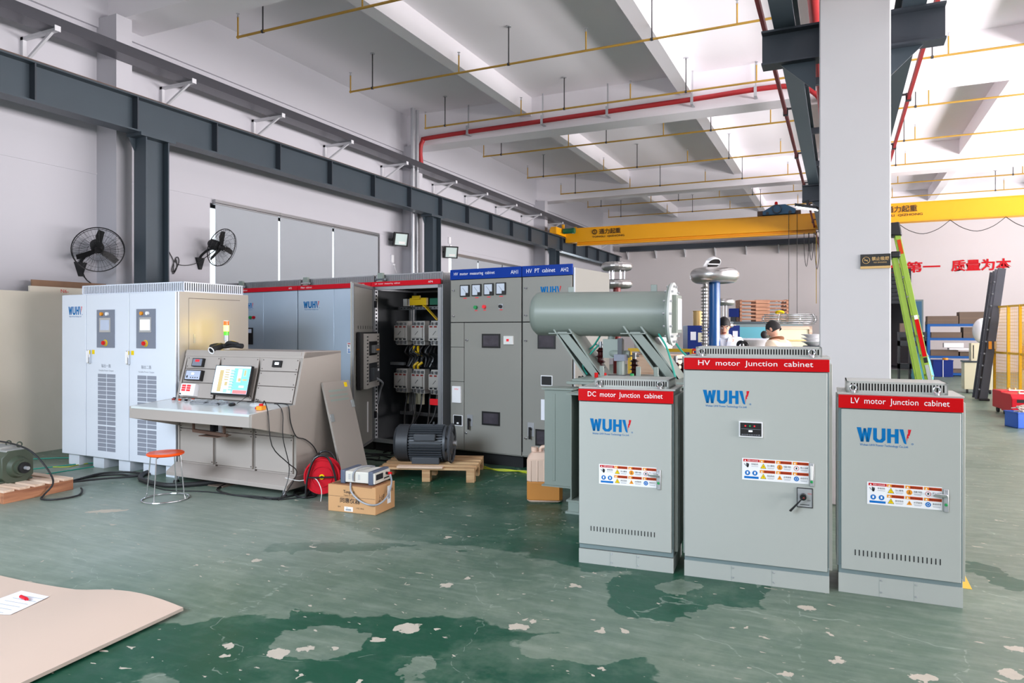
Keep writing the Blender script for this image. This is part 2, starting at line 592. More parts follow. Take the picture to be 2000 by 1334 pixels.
    col = mixc(math_('MULTIPLY', scr, 0.22), col, rgb(190, 200, 188))
    bl = noise(1.1, 6, 0.7)
    col = mixc(math_('MULTIPLY', step(bl.outputs['Fac'], 0.5, 0.62), 0.16), col, rgb(168, 176, 160))
    # chips down to the concrete
    chip = step(patches([(x, y, a * 0.8, q * 0.75) for x, y, a, q in CHIPS], warp(16.0, 0.14), radians(35)), 0.0, 0.06)
    sm = N.new('ShaderNodeMapping')
    sm.inputs['Rotation'].default_value = (0, 0, radians(20))
    sm.inputs['Scale'].default_value = (1.0, 1.9, 1)
    L.new(tc.outputs['Object'], sm.inputs['Vector'])
    c2 = noise(6.0, 4, 0.6, sm.outputs[0], 0.6)
    c3 = noise(11, 2, 0.5, sm.outputs[0], 0.5)
    chips2 = math_('MAXIMUM', step(c2.outputs['Fac'], 0.70, 0.71), step(c3.outputs['Fac'], 0.71, 0.72))
    chip = math_('MAXIMUM', chip, chips2)
    col = mixc(chip, col, mixc(fine.outputs['Fac'], rgb(200, 190, 176), rgb(168, 164, 150)))
    L.new(col, b.inputs['Base Color'])
    r = math_('ADD', math_('MULTIPLY', mid.outputs['Fac'], 0.25), 0.26)
    r = math_('MAXIMUM', r, math_('MULTIPLY', chip, 0.8))
    L.new(r, b.inputs['Roughness'])
    b.inputs['Specular IOR Level'].default_value = 0.3
    bp = N.new('ShaderNodeBump')
    bp.inputs['Strength'].default_value = 0.25
    bp.inputs['Distance'].default_value = 0.004
    L.new(math_('SUBTRACT', math_('MULTIPLY', fine.outputs['Fac'], 0.6), chip), bp.inputs['Height'])
    L.new(bp.outputs['Normal'], b.inputs['Normal'])
    return m


DARK = [(-2.71, 6.12, 1.82, 1.41), (-4.11, 5.66, 0.84, 0.47), (-3.31, 7.41, 1.88, 1.53), (-1.43, 5.47, 1.01, 0.84), (-3.48, 4.28, 0.58, 0.1), (-2.6, 4.31, 0.33, 0.24), (-2.39, 2.94, 1.33, 0.44), (-1.29, 3.19, 0.55, 0.42), (-2.64, 3.29, 0.3, 0.11), (-0.94, 4.4, 0.52, 0.41), (-0.74, 4.69, 0.35, 0.33), (-1.13, 3.17, 0.32, 0.34), (-3.49, 2.18, 0.5, 0.52), (0.95, 5.67, 0.15, 0.3)]
LIGHT = [(-2.57, 3.96, 1.1, 0.62), (-1.75, 4.11, 0.47, 0.58), (-2.51, 2.95, 0.26, 0.22), (-1.87, 2.93, 0.09, 0.14), (-0.92, 4.56, 0.13, 0.13), (-2.78, 4.42, 0.24, 0.17), (-1.16, 3.56, 0.45, 0.2), (-0.57, 4.18, 0.22, 0.22)]
CHIPS = [(-2.16, 3.31, 0.09, 0.09), (-2.6, 2.77, 0.08, 0.07), (-2.23, 3.11, 0.04, 0.04), (-1.62, 3.57, 0.09, 0.06), (-1.58, 3.68, 0.03, 0.04), (-2.89, 2.71, 0.03, 0.05), (-2.82, 2.63, 0.02, 0.03), (-2.5, 2.87, 0.03, 0.04), (-2.31, 3.96, 0.04, 0.05), (-1.56, 4.31, 0.04, 0.07), (-1.19, 3.72, 0.04, 0.04), (-1.06, 3.31, 0.03, 0.03), (-2.24, 4.13, 0.03, 0.04), (-2.83, 4.89, 0.04, 0.05), (-3.64, 4.25, 0.03, 0.03), (-1.07, 3.77, 0.04, 0.05), (-0.01, 3.88, 0.04, 0.05), (-0.24, 3.63, 0.04, 0.03), (0.36, 3.86, 0.07, 0.06), (0.82, 4.41, 0.06, 0.05), (0.75, 4.08, 0.07, 0.07), (-0.18, 4.53, 0.05, 0.07), (-6.05, 4.28, 0.23, 0.07), (-3.79, 3.81, 0.04, 0.06)]
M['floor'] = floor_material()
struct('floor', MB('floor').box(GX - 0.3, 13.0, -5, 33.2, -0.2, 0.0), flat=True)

# left wall with its two window openings
w = MB('wall')
def wseg(y0, y1, z0, z1):
    w.box(GX - 0.28, GX, y0, y1, z0, z1)
WIN = ((9.3, 14.5, 1.0, 3.95), (17.9, 23.2, 1.0, 3.85), (26.2, 31.2, 1.0, 3.85))
prev = -5.0
for (y0, y1, z0, z1) in WIN:
    wseg(prev, y0, 0, 7.6)
    wseg(y0, y1, 0, z0)
    wseg(y0, y1, z1, 7.6)
    prev = y1
wseg(prev, 33.2, 0, 7.6)
struct('wall_left', w, flat=True)
# ring beam along the wall and the pilasters
tr = MB('wall')
tr.box(GX, GX + 0.05, -5, 33, 6.28, 7.25)
struct('trim_1', tr, flat=True)
for i, y in enumerate(ROWS):
    struct('column_pilaster', MB('wall').box(GX - 0.02, -9.9, y - 0.1, y + 0.16, 0, 6.42), flat=True)
struct('column_pilaster', MB('wall').box(GX - 0.02, -9.9, 32.4, 33, 0, 6.42), flat=True)
# far wall with a doorway into the next room
fw = MB('wall_far')  # wall paint lightened here, stronger light on the far wall put into the colour
fw.box(GX, 1.75, 33.0, 33.25, 0, 7.6)
fw.box(1.75, 2.62, 33.0, 33.25, 4.2, 7.6)
fw.box(2.62, 13.0, 33.0, 33.25, 0, 7.6)
struct('wall_far', fw, flat=True)
struct('ceiling', MB('ceil').box(GX - 0.28, 13.0, -5, 33.2, 7.25, 7.6), flat=True)
for i, y in enumerate((-1.1,) + ROWS):
    struct('ceiling_beam', MB('ceil').box(GX, 13.0, y + 0.05, y + 0.65, 6.42, 7.27), flat=True)
struct('ceiling_beam', MB('ceil').box(GX, 13.0, 32.55, 33.0, 6.42, 7.27), flat=True)
for x in (-6.88, -3.06, 3.3, 6.9):
    for y0, y1 in ((-5, -1.05), (-0.45, 7.3), (7.9, 15.65), (16.25, 24.35), (24.95, 32.55)):
        struct('ceiling_beam', MB('ceil').box(x - 0.13, x + 0.13, y0, y1, 6.8, 7.27), flat=True)
struct('ceiling_beam', MB('ceil').box(-0.02, 0.28, -5, 33, 6.8, 7.27), flat=True)
# middle row of columns
for y in (7.3, 15.65, 24.35):
    c = MB('column').box(-0.18, 0.42, y, y + 0.6, 0, 6.5)
    struct('column_pillar', c, bevel=0.012)
# windows in the left wall: frames, panes
for i, (y0, y1, z0, z1) in enumerate(WIN):
    f = MB('alu')
    x0, x1 = GX - 0.2, GX - 0.14
    f.box(x0, x1, y0, y1, z0, z0 + 0.06).box(x0, x1, y0, y1, z1 - 0.06, z1)
    for k in range(5):
        yy = y0 + (y1 - y0 - 0.06) * k / 4
        f.box(x0, x1, yy, yy + 0.06, z0 + 0.06, z1 - 0.06)
    wf = struct('window_%d' % (i + 1), f, flat=True)
    g = MB('glass').box(GX - 0.172, GX - 0.166, y0 + 0.03, y1 - 0.03, z0 + 0.03, z1 - 0.03).build('window_glass', wf, flat=True)
# shaped mould line across the left wall
struct('trim_2', MB('wall').box(GX, GX + 0.012, -5, 33, 4.03, 4.055), flat=True)
# doorway in the far wall: next room and a blue door leaf
nr = MB('wall')
nr.box(0.9, 3.6, 37, 37.1, 0, 4.4).box(0.9, 1.0, 33.25, 37, 0, 4.4).box(3.5, 3.6, 33.25, 37, 0, 4.4).box(0.9, 3.6, 33.25, 37, -0.1, 0.0).box(0.9, 3.6, 33.25, 37, 4.4, 4.5)
struct('wall_next_room', nr, flat=True)
sl = MB('inner_dark')
for k in range(9):
    z = 4.15 - k * 0.16
    sl.box(1.75, 2.62, 32.93, 32.99, z - 0.15, z - 0.01)
sh = tag(sl.build('roller_shutter', flat=True), 'dark slatted shutter rolled halfway down over the far doorway', 'shutter')
dr = MB('frame_teal').box(2.62, 3.05, 32.9, 32.99, 0, 2.87)
dr.box(2.68, 2.99, 32.88, 32.9, 0.03, 2.8, 'door_blue')
dl = struct('door_1', dr)
MB('chrome').box(2.7, 2.72, 32.84, 32.88, 1.2, 1.32).build('door_handle', dl)

# ---------------------------------------------------------------- overhead: crane tracks, cranes, pipes
def ibeam(mb, a, b, h, w, tf=0.022, tw=0.014, m=None, side=None):
    """I section from a to b (a, b = centre of the underside)"""
    a, b = Vector(a), Vector(b)
    up = Vector((0, 0, 1))
    mb.bar(a + up * tf / 2, b + up * tf / 2, w, tf, m)
    mb.bar(a + up * (h - tf / 2), b + up * (h - tf / 2), w, tf, m)
    mb.bar(a + up * h / 2, b + up * h / 2, tw, h - 2 * tf, m)


def runway(x, y0, y1, z, h, w, label, name='crane_runway_beam', stiff=1.45, grp=None):
    t = thing(name, label, 'beam', (x, y0, z), 0, grp)
    b = MB('steel')
    ibeam(b, (0, 0, 0), (0, y1 - y0, 0), h, w)
    y = 0.35
    while y < y1 - y0:
        b.box(-w / 2 + 0.01, w / 2 - 0.01, y, y + 0.02, 0.02, h - 0.02, 'steel_dark')
        y += stiff
    b.build('beam_section', t, flat=True)
    MB('rail').box(-0.03, 0.03, 0, y1 - y0, h, h + 0.05).box(-0.055, 0.055, 0, y1 - y0, h, h + 0.012).build('crane_rail', t, flat=True)
    return t


runway(-9.42, -4.9, 32.3, 4.55, 0.52, 0.26, 'dark grey steel runway beam running along the left wall above the fans')
for i, (y, lab) in enumerate(((7.25, 'tall dark steel post in front of the wall between the two black fans'),
                             (15.35, 'dark steel post between the two wall floodlights'),
                             (23.8, 'dark steel post behind the blue headed cabinets'))):
    t = thing('steel_post', lab, 'column', (-9.42, y + 0.13, 0), 0, 'steel posts under the wall runway')
    p = MB('steel')
    # H section post
    p.box(-0.13, 0.13, -0.2, -0.18, 0.02, 4.5).box(-0.13, 0.13, 0.18, 0.2, 0.02, 4.5).box(-0.008, 0.008, -0.18, 0.18, 0.02, 4.5)
    p.build('post_section', t, flat=True)
    MB('steel_dark').box(-0.2, 0.2, -0.26, 0.26, 0, 0.02).build('base_plate', t, flat=True)
    MB('steel').box(-0.16, 0.16, -0.3, 0.3, 4.5, 4.55).build('cap_plate', t, flat=True)
    MB('steel').hexa([(-0.12, -0.3, 4.49), (-0.1, -0.3, 4.49), (-0.1, -0.2, 4.3), (-0.12, -0.2, 4.3)], [(-0.12, -0.2, 4.5), (-0.1, -0.2, 4.5), (-0.1, -0.2, 4.49), (-0.12, -0.2, 4.49)]).build('gusset', t, flat=True)

# middle runways on brackets of the concrete columns
runway(-0.5, -4.9, 32.3, 4.65, 0.42, 0.2, 'dark grey steel runway beam left of the white concrete column', stiff=2.9, grp='runway beams on the middle columns')
runway(0.62, -4.9, 32.3, 4.65, 0.42, 0.2, 'dark grey steel runway beam right of the white concrete column', stiff=2.9, grp='runway beams on the middle columns')
for y, lab in ((7.6, 'dark steel cross beam bolted across the nearest white column'),
               (15.95, 'dark steel cross beam on the second white column, seen past the nearest one')):
    t = thing('column_bracket', lab, 'bracket', (0.08, y, 4.31), 0)
    b = MB('steel_dark')
    ibeam(b, (-0.8, 0, 0), (0.8, 0, 0), 0.34, 0.2, 0.02)
    b.build('cross_beam', t, flat=True)
    for sx in (-1, 1):
        g = MB('steel')
        g.prism([(sx * 0.3, 0), (sx * 0.62, 0), (sx * 0.3, -0.3)], lambda u, v, k: (u, -0.01 + 0.02 * k, v))
        g.build('gusset_plate', t, flat=True)
TH = ('nearest', 'second', 'third', 'fourth', 'fifth', 'sixth', 'seventh', 'eighth', 'ninth', 'tenth', 'farthest')
for k in range(11):
    y = 2.6 + 2.45 * k
    if abs(y - 7.6) < 0.6 or abs(y - 15.9) < 0.6:
        y += 0.9
    tag(MB('steel_dark').bar((-0.49, y, 4.86), (0.61, y, 4.86), 0.07, 0.09).build('tie_bar', flat=True),
        'dark tie bar between the two middle runway beams, %s from the camera' % TH[k], 'tie bar', 'tie bars between the middle runway beams')
for x, lab in ((-0.76, 'thin dark red conductor rail beside the left middle runway beam'), (0.89, 'thin bright red conductor rail beside the right middle runway beam')):
    t = thing('conductor_rail', lab, 'rail', (x, -4.9, 4.95))
    MB('red_pipe').box(-0.02, 0.02, 0, 37.2, 0, 0.075).build('rail_bar', t, flat=True)
    for k in range(12):
        h = MB('rod')
        s_ = 1 if x < 0 else -1
        h.box(min(0, s_ * 0.16), max(0, s_ * 0.16), 1.5 + 3 * k, 1.53 + 3 * k, 0.075, 0.1).box(-0.035, 0.035, 1.48 + 3 * k, 1.55 + 3 * k, -0.01, 0.1)
        h.build('hanger', t, flat=True)
t = thing('fire_main', 'thick red fire main running between the runway beams behind the white column', 'pipe', (-0.3, -4.9, 5.9))
MB('red_pipe').cyl((0, 0, 0), (0, 37.2, 0), 0.085, n=14).build('main_pipe', t)
for k in range(9):
    MB('rod').cyl((0, 2 + 4 * k, 0.08), (0, 2 + 4 * k, 0.6), 0.01, n=6).build('hanger_rod', t)

# cable tray on white brackets along the left wall
t = thing('cable_tray', 'long dark metal cable tray carried on white brackets high on the left wall', 'cable tray', (-9.6, -4.9, 5.72))
b = MB('tray')
b.box(-0.28, 0.02, 0, 37.6, 0, 0.012).box(0.0, 0.02, 0, 37.6, 0.012, 0.15).box(-0.28, -0.26, 0, 37.6, 0.012, 0.15)
b.build('tray_channel', t, flat=True)
MB('rubber').box(-0.24, -0.04, 0, 37.6, 0.02, 0.1).build('cable_bundle', t, flat=True)
for y in (-1.5, 1.2, 3.7, 6.06, 8.28, 10.32, 12.41, 14.55, 16.98, 18.86, 20.97, 23.04, 25.2, 27.4, 29.6, 31.7):
    k = MB('bracket')
    yy = y + 4.9
    k.box(-0.75, -0.69, yy - 0.025, yy + 0.025, -0.5, 0.0).box(-0.75, 0.03, yy - 0.025, yy + 0.025, -0.045, 0.0)
    k.bar((-0.7, yy, -0.36), (-0.08, yy, -0.03), 0.035, 0.035)
    k.box(0.02, 0.035, yy - 0.04, yy + 0.04, -0.045, 0.03)
    k.build('bracket', t, flat=True)
t = thing('cable_tray', 'dark cable tray with short brackets along the far wall under the crane', 'cable tray', (-9.5, 32.9, 5.35))
MB('steel_dark').box(0, 9.0, -0.3, 0.08, 0, 0.22).build('tray_channel', t, flat=True)
for k in range(7):
    MB('bracket').box(0.3 + 1.35 * k, 0.34 + 1.35 * k, -0.02, 0.09, -0.35, 0).bar((0.32 + 1.35 * k, 0.06, -0.3), (0.32 + 1.35 * k, -0.26, -0.01), 0.03).build('bracket', t, flat=True)

# sprinkler branches across both bays
SPY = (3.0, 5.9, 8.8, 11.8, 14.7, 17.8, 20.9, 23.9, 26.9, 29.7)
WH = ('first', 'second', 'third', 'fourth', 'fifth', 'sixth', 'seventh', 'eighth', 'ninth', 'tenth')
for side in (0, 1):
    for i, y in enumerate(SPY):
        x0, x1 = ((-9.15, -0.9), (0.95, 12.5))[side]
        bay = ('left', 'right')[side]
        z = 6.55 if not 23.5 < y < 27 or True else 6.5
        lab = 'thin yellow sprinkler pipe under the %s bay ceiling, %s one counted from the camera' % (bay, WH[i])
        t = thing('sprinkler_pipe', lab, 'pipe', (x0, y, 6.55), 0, 'yellow sprinkler pipes under the ceiling')
        L = x1 - x0
        MB('yellow_pipe').cyl((0, 0, 0), (L, 0, 0), 0.021, n=8).ball((0, 0, 0), 0.028, n=8, k=6).build('branch_pipe', t)
        for k in range(4):
            rx = 0.0 + (L - 0.6) * k / 3 if side == 0 else 0.8 + (L - 1.2) * k / 3
            MB('yellow_pipe').cyl((rx, 0, 0), (rx, 0, 0.33), 0.014, n=8).cyl((rx, 0, 0.33), (rx, 0, 0.38), 0.02, 0.008, n=8, m='galv').cyl((rx, 0, 0.39), (rx, 0, 0.393), 0.03, n=10, m='galv').build('sprinkler_head', t)
        for hx, top in ((0.55, 0.7), (3.6 if side == 0 else 4.0, 0.7), (L * 0.76, 0.7)):
            MB('rod').cyl((hx, 0, 0), (hx, 0, top), 0.012, n=6).cyl((hx, 0, top - 0.015), (hx, 0, top), 0.05, n=8, m='galv').cyl((hx - 0.02, 0, 0), (hx + 0.02, 0, 0), 0.03, n=8).build('hanger_rod', t)
# red pipe on the cross beam and the grey drain at the wall
t = thing('fire_pipe', 'weathered red fire pipe fixed to the concrete cross beam', 'pipe', (0, 0, 0))
pts = [(-9.8, 15.55, 5.9), (-9.8, 15.5, 6.25), (-9.72, 15.5, 6.5), (-9.4, 15.5, 6.56), (-6.2, 15.5, 6.6), (-3.0, 15.5, 6.63), (-0.9, 15.5, 6.63), (-0.3, 15.5, 6.2), (-0.3, 15.5, 5.98)]
MB('red_pipe').tube(pts, 0.055, n=12, smooth=5).build('pipe_run', t)
for x in (-8.4, -6.4, -4.8, -2.9, -1.6):
    MB('galv').box(x - 0.03, x + 0.03, 15.42, 15.65, 6.5, 6.52).box(x - 0.03, x + 0.03, 15.43, 15.44, 6.52, 6.72).box(x - 0.015, x + 0.015, 15.5, 15.52, 6.68, 7.25).build('pipe_clamp', t, flat=True)
t = thing('drain_pipe', 'pair of grey drain pipes dropping beside the pilaster behind the cable tray', 'pipe', (-9.8, 15.15, 0))
MB('galv').cyl((0, 0, 0), (0, 0, 7.25), 0.055, n=12).cyl((0.0, 0.2, 0), (0, 0.2, 7.25), 0.045, n=12).build('down_pipe', t)


# bridge cranes
def crane_text(mb, x, y, z, h):
    mb.text('通力起重', (x + h * 1.35, y, z), h, m='crane_dark', bold=0.02)
    mb.text('TONGLI  QIZHONG', (x, y, z - h * 0.62), h * 0.4, h * 6.1, m='crane_dark', bold=0.02)
    mb.T = None
    mb.torus((x + h * 0.5, y, z + h * 0.5), h * 0.42, h * 0.07, (0, 1, 0), n=20, k=6, m='crane_dark')
    mb.text('S', (x + h * 0.3, y, z + h * 0.2), h * 0.6, m='crane_dark')


t = thing('bridge_crane', 'orange yellow overhead crane girder spanning the left bay with black lettering', 'crane', (-9.42, 25, 5.12))
g = MB('crane')
g.box(0.1, 8.9, -0.18, 0.18, -0.22, 0.3).box(0.1, 8.9, -0.2, 0.2, 0.28, 0.3).box(0.5, 8.7, -0.08, 0.08, -0.34, -0.3).box(0.5, 8.7, -0.015, 0.015, -0.34, -0.2)
crane_text(g, 1.15, -0.205, 0.02, 0.2)
g.build('girder', t, flat=True)
for x, lab in ((0.0, 0), (8.94, 1)):
    e = MB('crane')
    e.box(x - 0.11, x + 0.11, -1.15, 1.15, -0.0, 0.26)
    e.box(x - 0.13, x + 0.13, -1.2, -1.0, 0.02, 0.2).box(x - 0.13, x + 0.13, 1.0, 1.2, 0.02, 0.2)
    for k in range(6):
        e.cyl((x + 0.11, -1.0 + 0.32 * k, 0.1), (x + 0.12, -1.0 + 0.32 * k, 0.1), 0.025, n=8, m='crane_dark')
    e.build('end_truck', t, bevel=0.01)
    for yy in (-0.85, 0.85):
        MB('steel_dark').cyl((x - 0.04, yy, 0.06), (x + 0.04, yy, 0.06), 0.105, n=20).build('travel_wheel', t)
MB('green_motor').cyl((0.16, -0.55, 0.16), (0.55, -0.55, 0.16), 0.1, n=16).cyl((0.5, -0.55, 0.16), (0.6, -0.55, 0.16), 0.11, n=16).build('travel_motor', t)
MB('crane').box(0.0, 0.08, -0.3, -0.22, 0.3, 0.45).box(0.4, 0.5, -0.1, 0.0, 0.3, 0.36).build('end_stop', t, flat=True)
h = thing('crane_trolley', 'dark blue hoist trolley with a red lamp on top of the crane girder', 'hoist', (-1.83, 25, 5.44))
hb = MB('hoist_blue')
hb.prism([(-0.5, 0), (0.5, 0), (0.52, 0.15), (0.2, 0.32), (-0.15, 0.32), (-0.5, 0.12)], lambda u, v, k: (u, -0.28 + 0.56 * k, v))
hb.build('trolley_body', h, bevel=0.01)
MB('hoist_blue').cyl((-0.05, -0.36, 0.17), (-0.05, -0.26, 0.17), 0.14, n=20).torus((-0.05, -0.36, 0.17), 0.13, 0.015, (0, 1, 0), n=20, k=6, m='steel').build('rope_drum', h)
MB('rail').box(-0.68, -0.5, -0.15, 0.15, 0.0, 0.16).box(0.5, 0.66, -0.15, 0.1, 0.0, 0.12).build('gearbox', h, flat=True)
MB('red').cyl((-0.1, 0, 0.32), (-0.1, 0, 0.42), 0.05, n=12).ball((-0.1, 0, 0.42), 0.05, n=12, k=8).build('warning_lamp', h)
MB('steel_dark').cyl((-0.35, -0.3, 0.05), (-0.35, -0.2, 0.05), 0.05, n=12).cyl((0.35, -0.3, 0.05), (0.35, -0.2, 0.05), 0.05, n=12).build('trolley_wheel', h)
for x in (0.31, 0.56):
    MB('black').cyl((x, -0.3, 0.05), (x, -0.3, -3.5), 0.01, n=6).build('hoist_rope', h)
for i, (x, d) in enumerate(((-1.0, 1.1), (-0.85, 0.9), (-0.68, 1.2))):
    tag(MB('black').tube([(x - 0.07, 24.9, 4.8), (x - 0.06, 24.9, 4.8 - d * 0.6), (x, 24.9, 4.8 - d), (x + 0.06, 24.9, 4.8 - d * 0.6), (x + 0.07, 24.9, 4.8)], 0.01, n=6).build('cable_loop'),
        'dark festoon cable loop at the right end of the orange crane, %s of three' % ('leftmost', 'middle', 'rightmost')[i], 'cable', 'festoon loops on the left crane')
t = thing('bridge_crane', 'bright yellow overhead crane girder spanning the right bay above the ladder', 'crane', (0.62, 24, 5.12))
g = MB('crane')
g.box(0.1, 11.5, -0.18, 0.18, -0.26, 0.28).box(0.1, 11.5, -0.2, 0.2, 0.26, 0.28).box(0.1, 11.5, -0.2, 0.2, -0.28, -0.26)
crane_text(g, 0.35, -0.205, -0.0, 0.2)
g.build('girder', t, flat=True)
MB('crane').box(-0.11, 0.11, -1.1, 1.1, 0.0, 0.26).build('end_truck', t, bevel=0.01)
for i in range(3):
    x = 1.55 + i * 1.35
    tag(MB('black').tube([(x, 24, 4.84), (x + 0.3, 24, 4.6), (x + 0.67, 24, 4.48), (x + 1.05, 24, 4.6), (x + 1.35, 24, 4.84)], 0.01, n=6).build('cable_loop'),
        'dark festoon cable sagging below the bright yellow crane, %s of three' % ('leftmost', 'middle', 'rightmost')[i], 'cable', 'festoon loops on the right crane')

# flood lamp at the second column
t = thing('flood_lamp', 'lit white flood lamp beside the white column above the orange crane', 'lamp', (-0.68, 15.85, 4.24), radians(-12))
MB('black').hexa([(-0.16, -0.1, -0.02), (0.26, -0.1, -0.12), (0.26, 0.12, -0.12), (-0.16, 0.12, -0.02)], [(-0.16, -0.1, 0.04), (0.26, -0.1, -0.06), (0.26, 0.12, -0.06), (-0.16, 0.12, 0.04)]).build('housing', t, flat=True)
MB('lamp_on').hexa([(-0.13, -0.12, -0.05), (0.25, -0.12, -0.14), (0.25, 0.1, -0.14), (-0.13, 0.1, -0.05)], [(-0.13, -0.11, -0.03), (0.25, -0.11, -0.125), (0.25, 0.1, -0.125), (-0.13, 0.1, -0.03)]).build('diffuser', t, flat=True)
MB('black').box(0.05, 0.09, -0.02, 0.02, -0.04, 0.09).build('mounting_arm', t, flat=True)

# ---------------------------------------------------------------- left wall fittings
t0 = None
yy = [9.35, 10.99, 12.67, 14.39]
for i in range(3):
    lab = ('grey roller blind nearest the fan, pulled down over the first wall window', 'middle grey roller blind of the first wall window', 'grey roller blind of the first wall window next to the floodlight')[i]
    t = thing('roller_blind', lab, 'blind', (GX + 0.03, yy[i], 3.93), 0, 'roller blinds over the wall windows')
    L = yy[i + 1] - yy[i]
    MB('blind').box(0.012, 0.018, 0.03, L - 0.03, -2.93, 0.0).build('blind_cloth', t, flat=True)
    MB('alu').box(-0.03, 0.05, 0.0, L - 0.005, 0.0, 0.085).box(0.05, 0.053, 0.0, L - 0.005, 0.02, 0.03, 'gap').build('cassette', t, flat=True)
    MB('alu').box(0.005, 0.025, 0.03, L - 0.03, -2.96, -2.93).build('bottom_rail', t, flat=True)
yy = [17.95, 19.65, 21.4, 23.1]
for i in range(3):
    lab = ('grey roller blind of the second window, nearest the small floodlight', 'grey roller blind in the middle of the second window', 'grey roller blind at the far end of the second window')[i]
    t = thing('roller_blind', lab, 'blind', (GX + 0.03, yy[i], 3.82), 0, 'roller blinds over the wall windows')
    L = yy[i + 1] - yy[i]
    MB('blind').box(0.012, 0.018, 0.03, L - 0.03, -2.83, 0.0).build('blind_cloth', t, flat=True)
    MB('alu').box(-0.03, 0.05, 0.0, L - 0.005, 0.0, 0.085).build('cassette', t, flat=True)


def wall_fan(c, mount, n, label, spin=0.3):
    n = Vector(n).normalized()
    c, mount = Vector(c), Vector(mount)
    t = thing('wall_fan', label, 'fan', mount, 0, 'black wall fans')
    o = c - mount
    u = n.cross(Vector((0, 0, 1))).normalized()
    v = n.cross(u)
    R = 0.34
    cg = MB('black')
    cg.torus(o, R, 0.008, n, n=40, k=6)
    cg.torus(o + n * 0.04, R - 0.012, 0.004, n, n=40, k=5)
    cg.torus(o + n * 0.07, 0.05, 0.006, n, n=16, k=5)
    cg.torus(o - n * 0.07, 0.07, 0.006, n, n=16, k=5)
    for k in range(40):
        a = 2 * pi * k / 40
        e = u * cos(a) + v * sin(a)
        a2 = a + 0.35
        e2 = u * cos(a2) + v * sin(a2)
        cg.tube([o + e * 0.05 + n * 0.07, o + e2 * 0.2 + n * 0.065, o + e2 * (R - 0.02) + n * 0.03, o + e2 * R], 0.0018, n=4, smooth=2)
        if k % 2 == 0:
            cg.tube([o + e * 0.07 - n * 0.07, o + e2 * 0.2 - n * 0.06, o + e2 * R - n * 0.0], 0.0018, n=4, smooth=2)
    for rr in (0.15, 0.25):
        cg.torus(o + n * 0.065, rr, 0.002, n, n=32, k=4)
    cg.build('fan_cage', t)
    bl = MB('black')
    for k in range(3):
        a = spin + 2 * pi * k / 3
        e = u * cos(a) + v * sin(a)
        g = n.cross(e)
        p = [o + e * 0.04 - g * 0.03, o + e * 0.29 - g * 0.055 + n * 0.02, o + e * 0.31 + g * 0.02 + n * 0.0, o + e * 0.2 + g * 0.05 - n * 0.02, o + e * 0.04 + g * 0.03]
        bl.add(p + [q + n * 0.006 for q in p], [(0, 1, 2, 3, 4), (9, 8, 7, 6, 5)] + [(i, (i + 1) % 5, 5 + (i + 1) % 5, 5 + i) for i in range(5)])
    bl.cyl(o - n * 0.03, o + n * 0.03, 0.05, n=16)
    bl.build('fan_blades', t)
    mo = MB('black_rough')
    mo.lathe([(0.0, -0.27), (0.055, -0.265), (0.085, -0.23), (0.09, -0.09), (0.075, -0.05), (0.0, -0.05)], o, n, n=20)
    mo.build('fan_motor', t)
    ar = MB('black_rough')
    j = o - n * 0.14 + Vector((0, 0, -0.05))
    ar.tube([(0.02, 0, 0.02), (0.05, 0, 0.12), tuple(Vector((0.12, 0, 0.2)).lerp(j, 0.35)), tuple(j)], 0.022, n=10, smooth=5)
    ar.bar(j - Vector((0, 0, 0.04)), j + Vector((0, 0, 0.12)), 0.07, 0.05)
    ar.build('fan_arm', t)
    MB('black_rough').prism([(-0.09, 0.09), (0.09, 0.09), (0.02, -0.12), (-0.02, -0.12)], lambda a, b, k: (0.0 + 0.045 * k, a, b)).build('wall_plate', t)
    return t


wall_fan((-9.85, 6.83, 2.82), (GX, 6.88, 2.57), (0.8, -0.42, -0.42), 'large black wall fan above the wooden panels, left of the dark steel post', 0.5)
wall_fan((-9.9, 9.15, 3.1), (GX, 9.06, 2.84), (0.93, 0.15, -0.34), 'black wall fan on a curved arm in front of the first grey blind', 0.9)
tag(MB('black').tube([(-9.92, 9.13, 3.12), (-10.2, 9.02, 2.9), (-10.32, 8.88, 2.79), (-10.33, 8.62, 2.77), (-10.33, 8.55, 2.85), (-10.33, 8.6, 2.9), (-10.33, 8.62, 2.8), (-10.33, 8.52, 2.64), (-10.33, 8.48, 2.68), (-10.33, 8.56, 2.86), (-10.33, 8.58, 2.72), (-10.33, 8.5, 2.6), (-10.33, 8.52, 2.8), (-10.33, 8.42, 2.98), (-10.33, 8.3, 3.2)], 0.007, n=6).build('fan_cable'),
    'thin black cord coiled on the wall beside the fan with the curved arm', 'cord')
tag(MB('black').tube([(-10.3, 6.9, 2.5), (-10.32, 7.05, 2.35), (-9.88, 7.4, 2.1), (-9.88, 7.6, 1.9)], 0.008, n=6).build('fan_cable'),
    'thin grey cord dropping from the large fan behind the white power cabinet', 'cord')


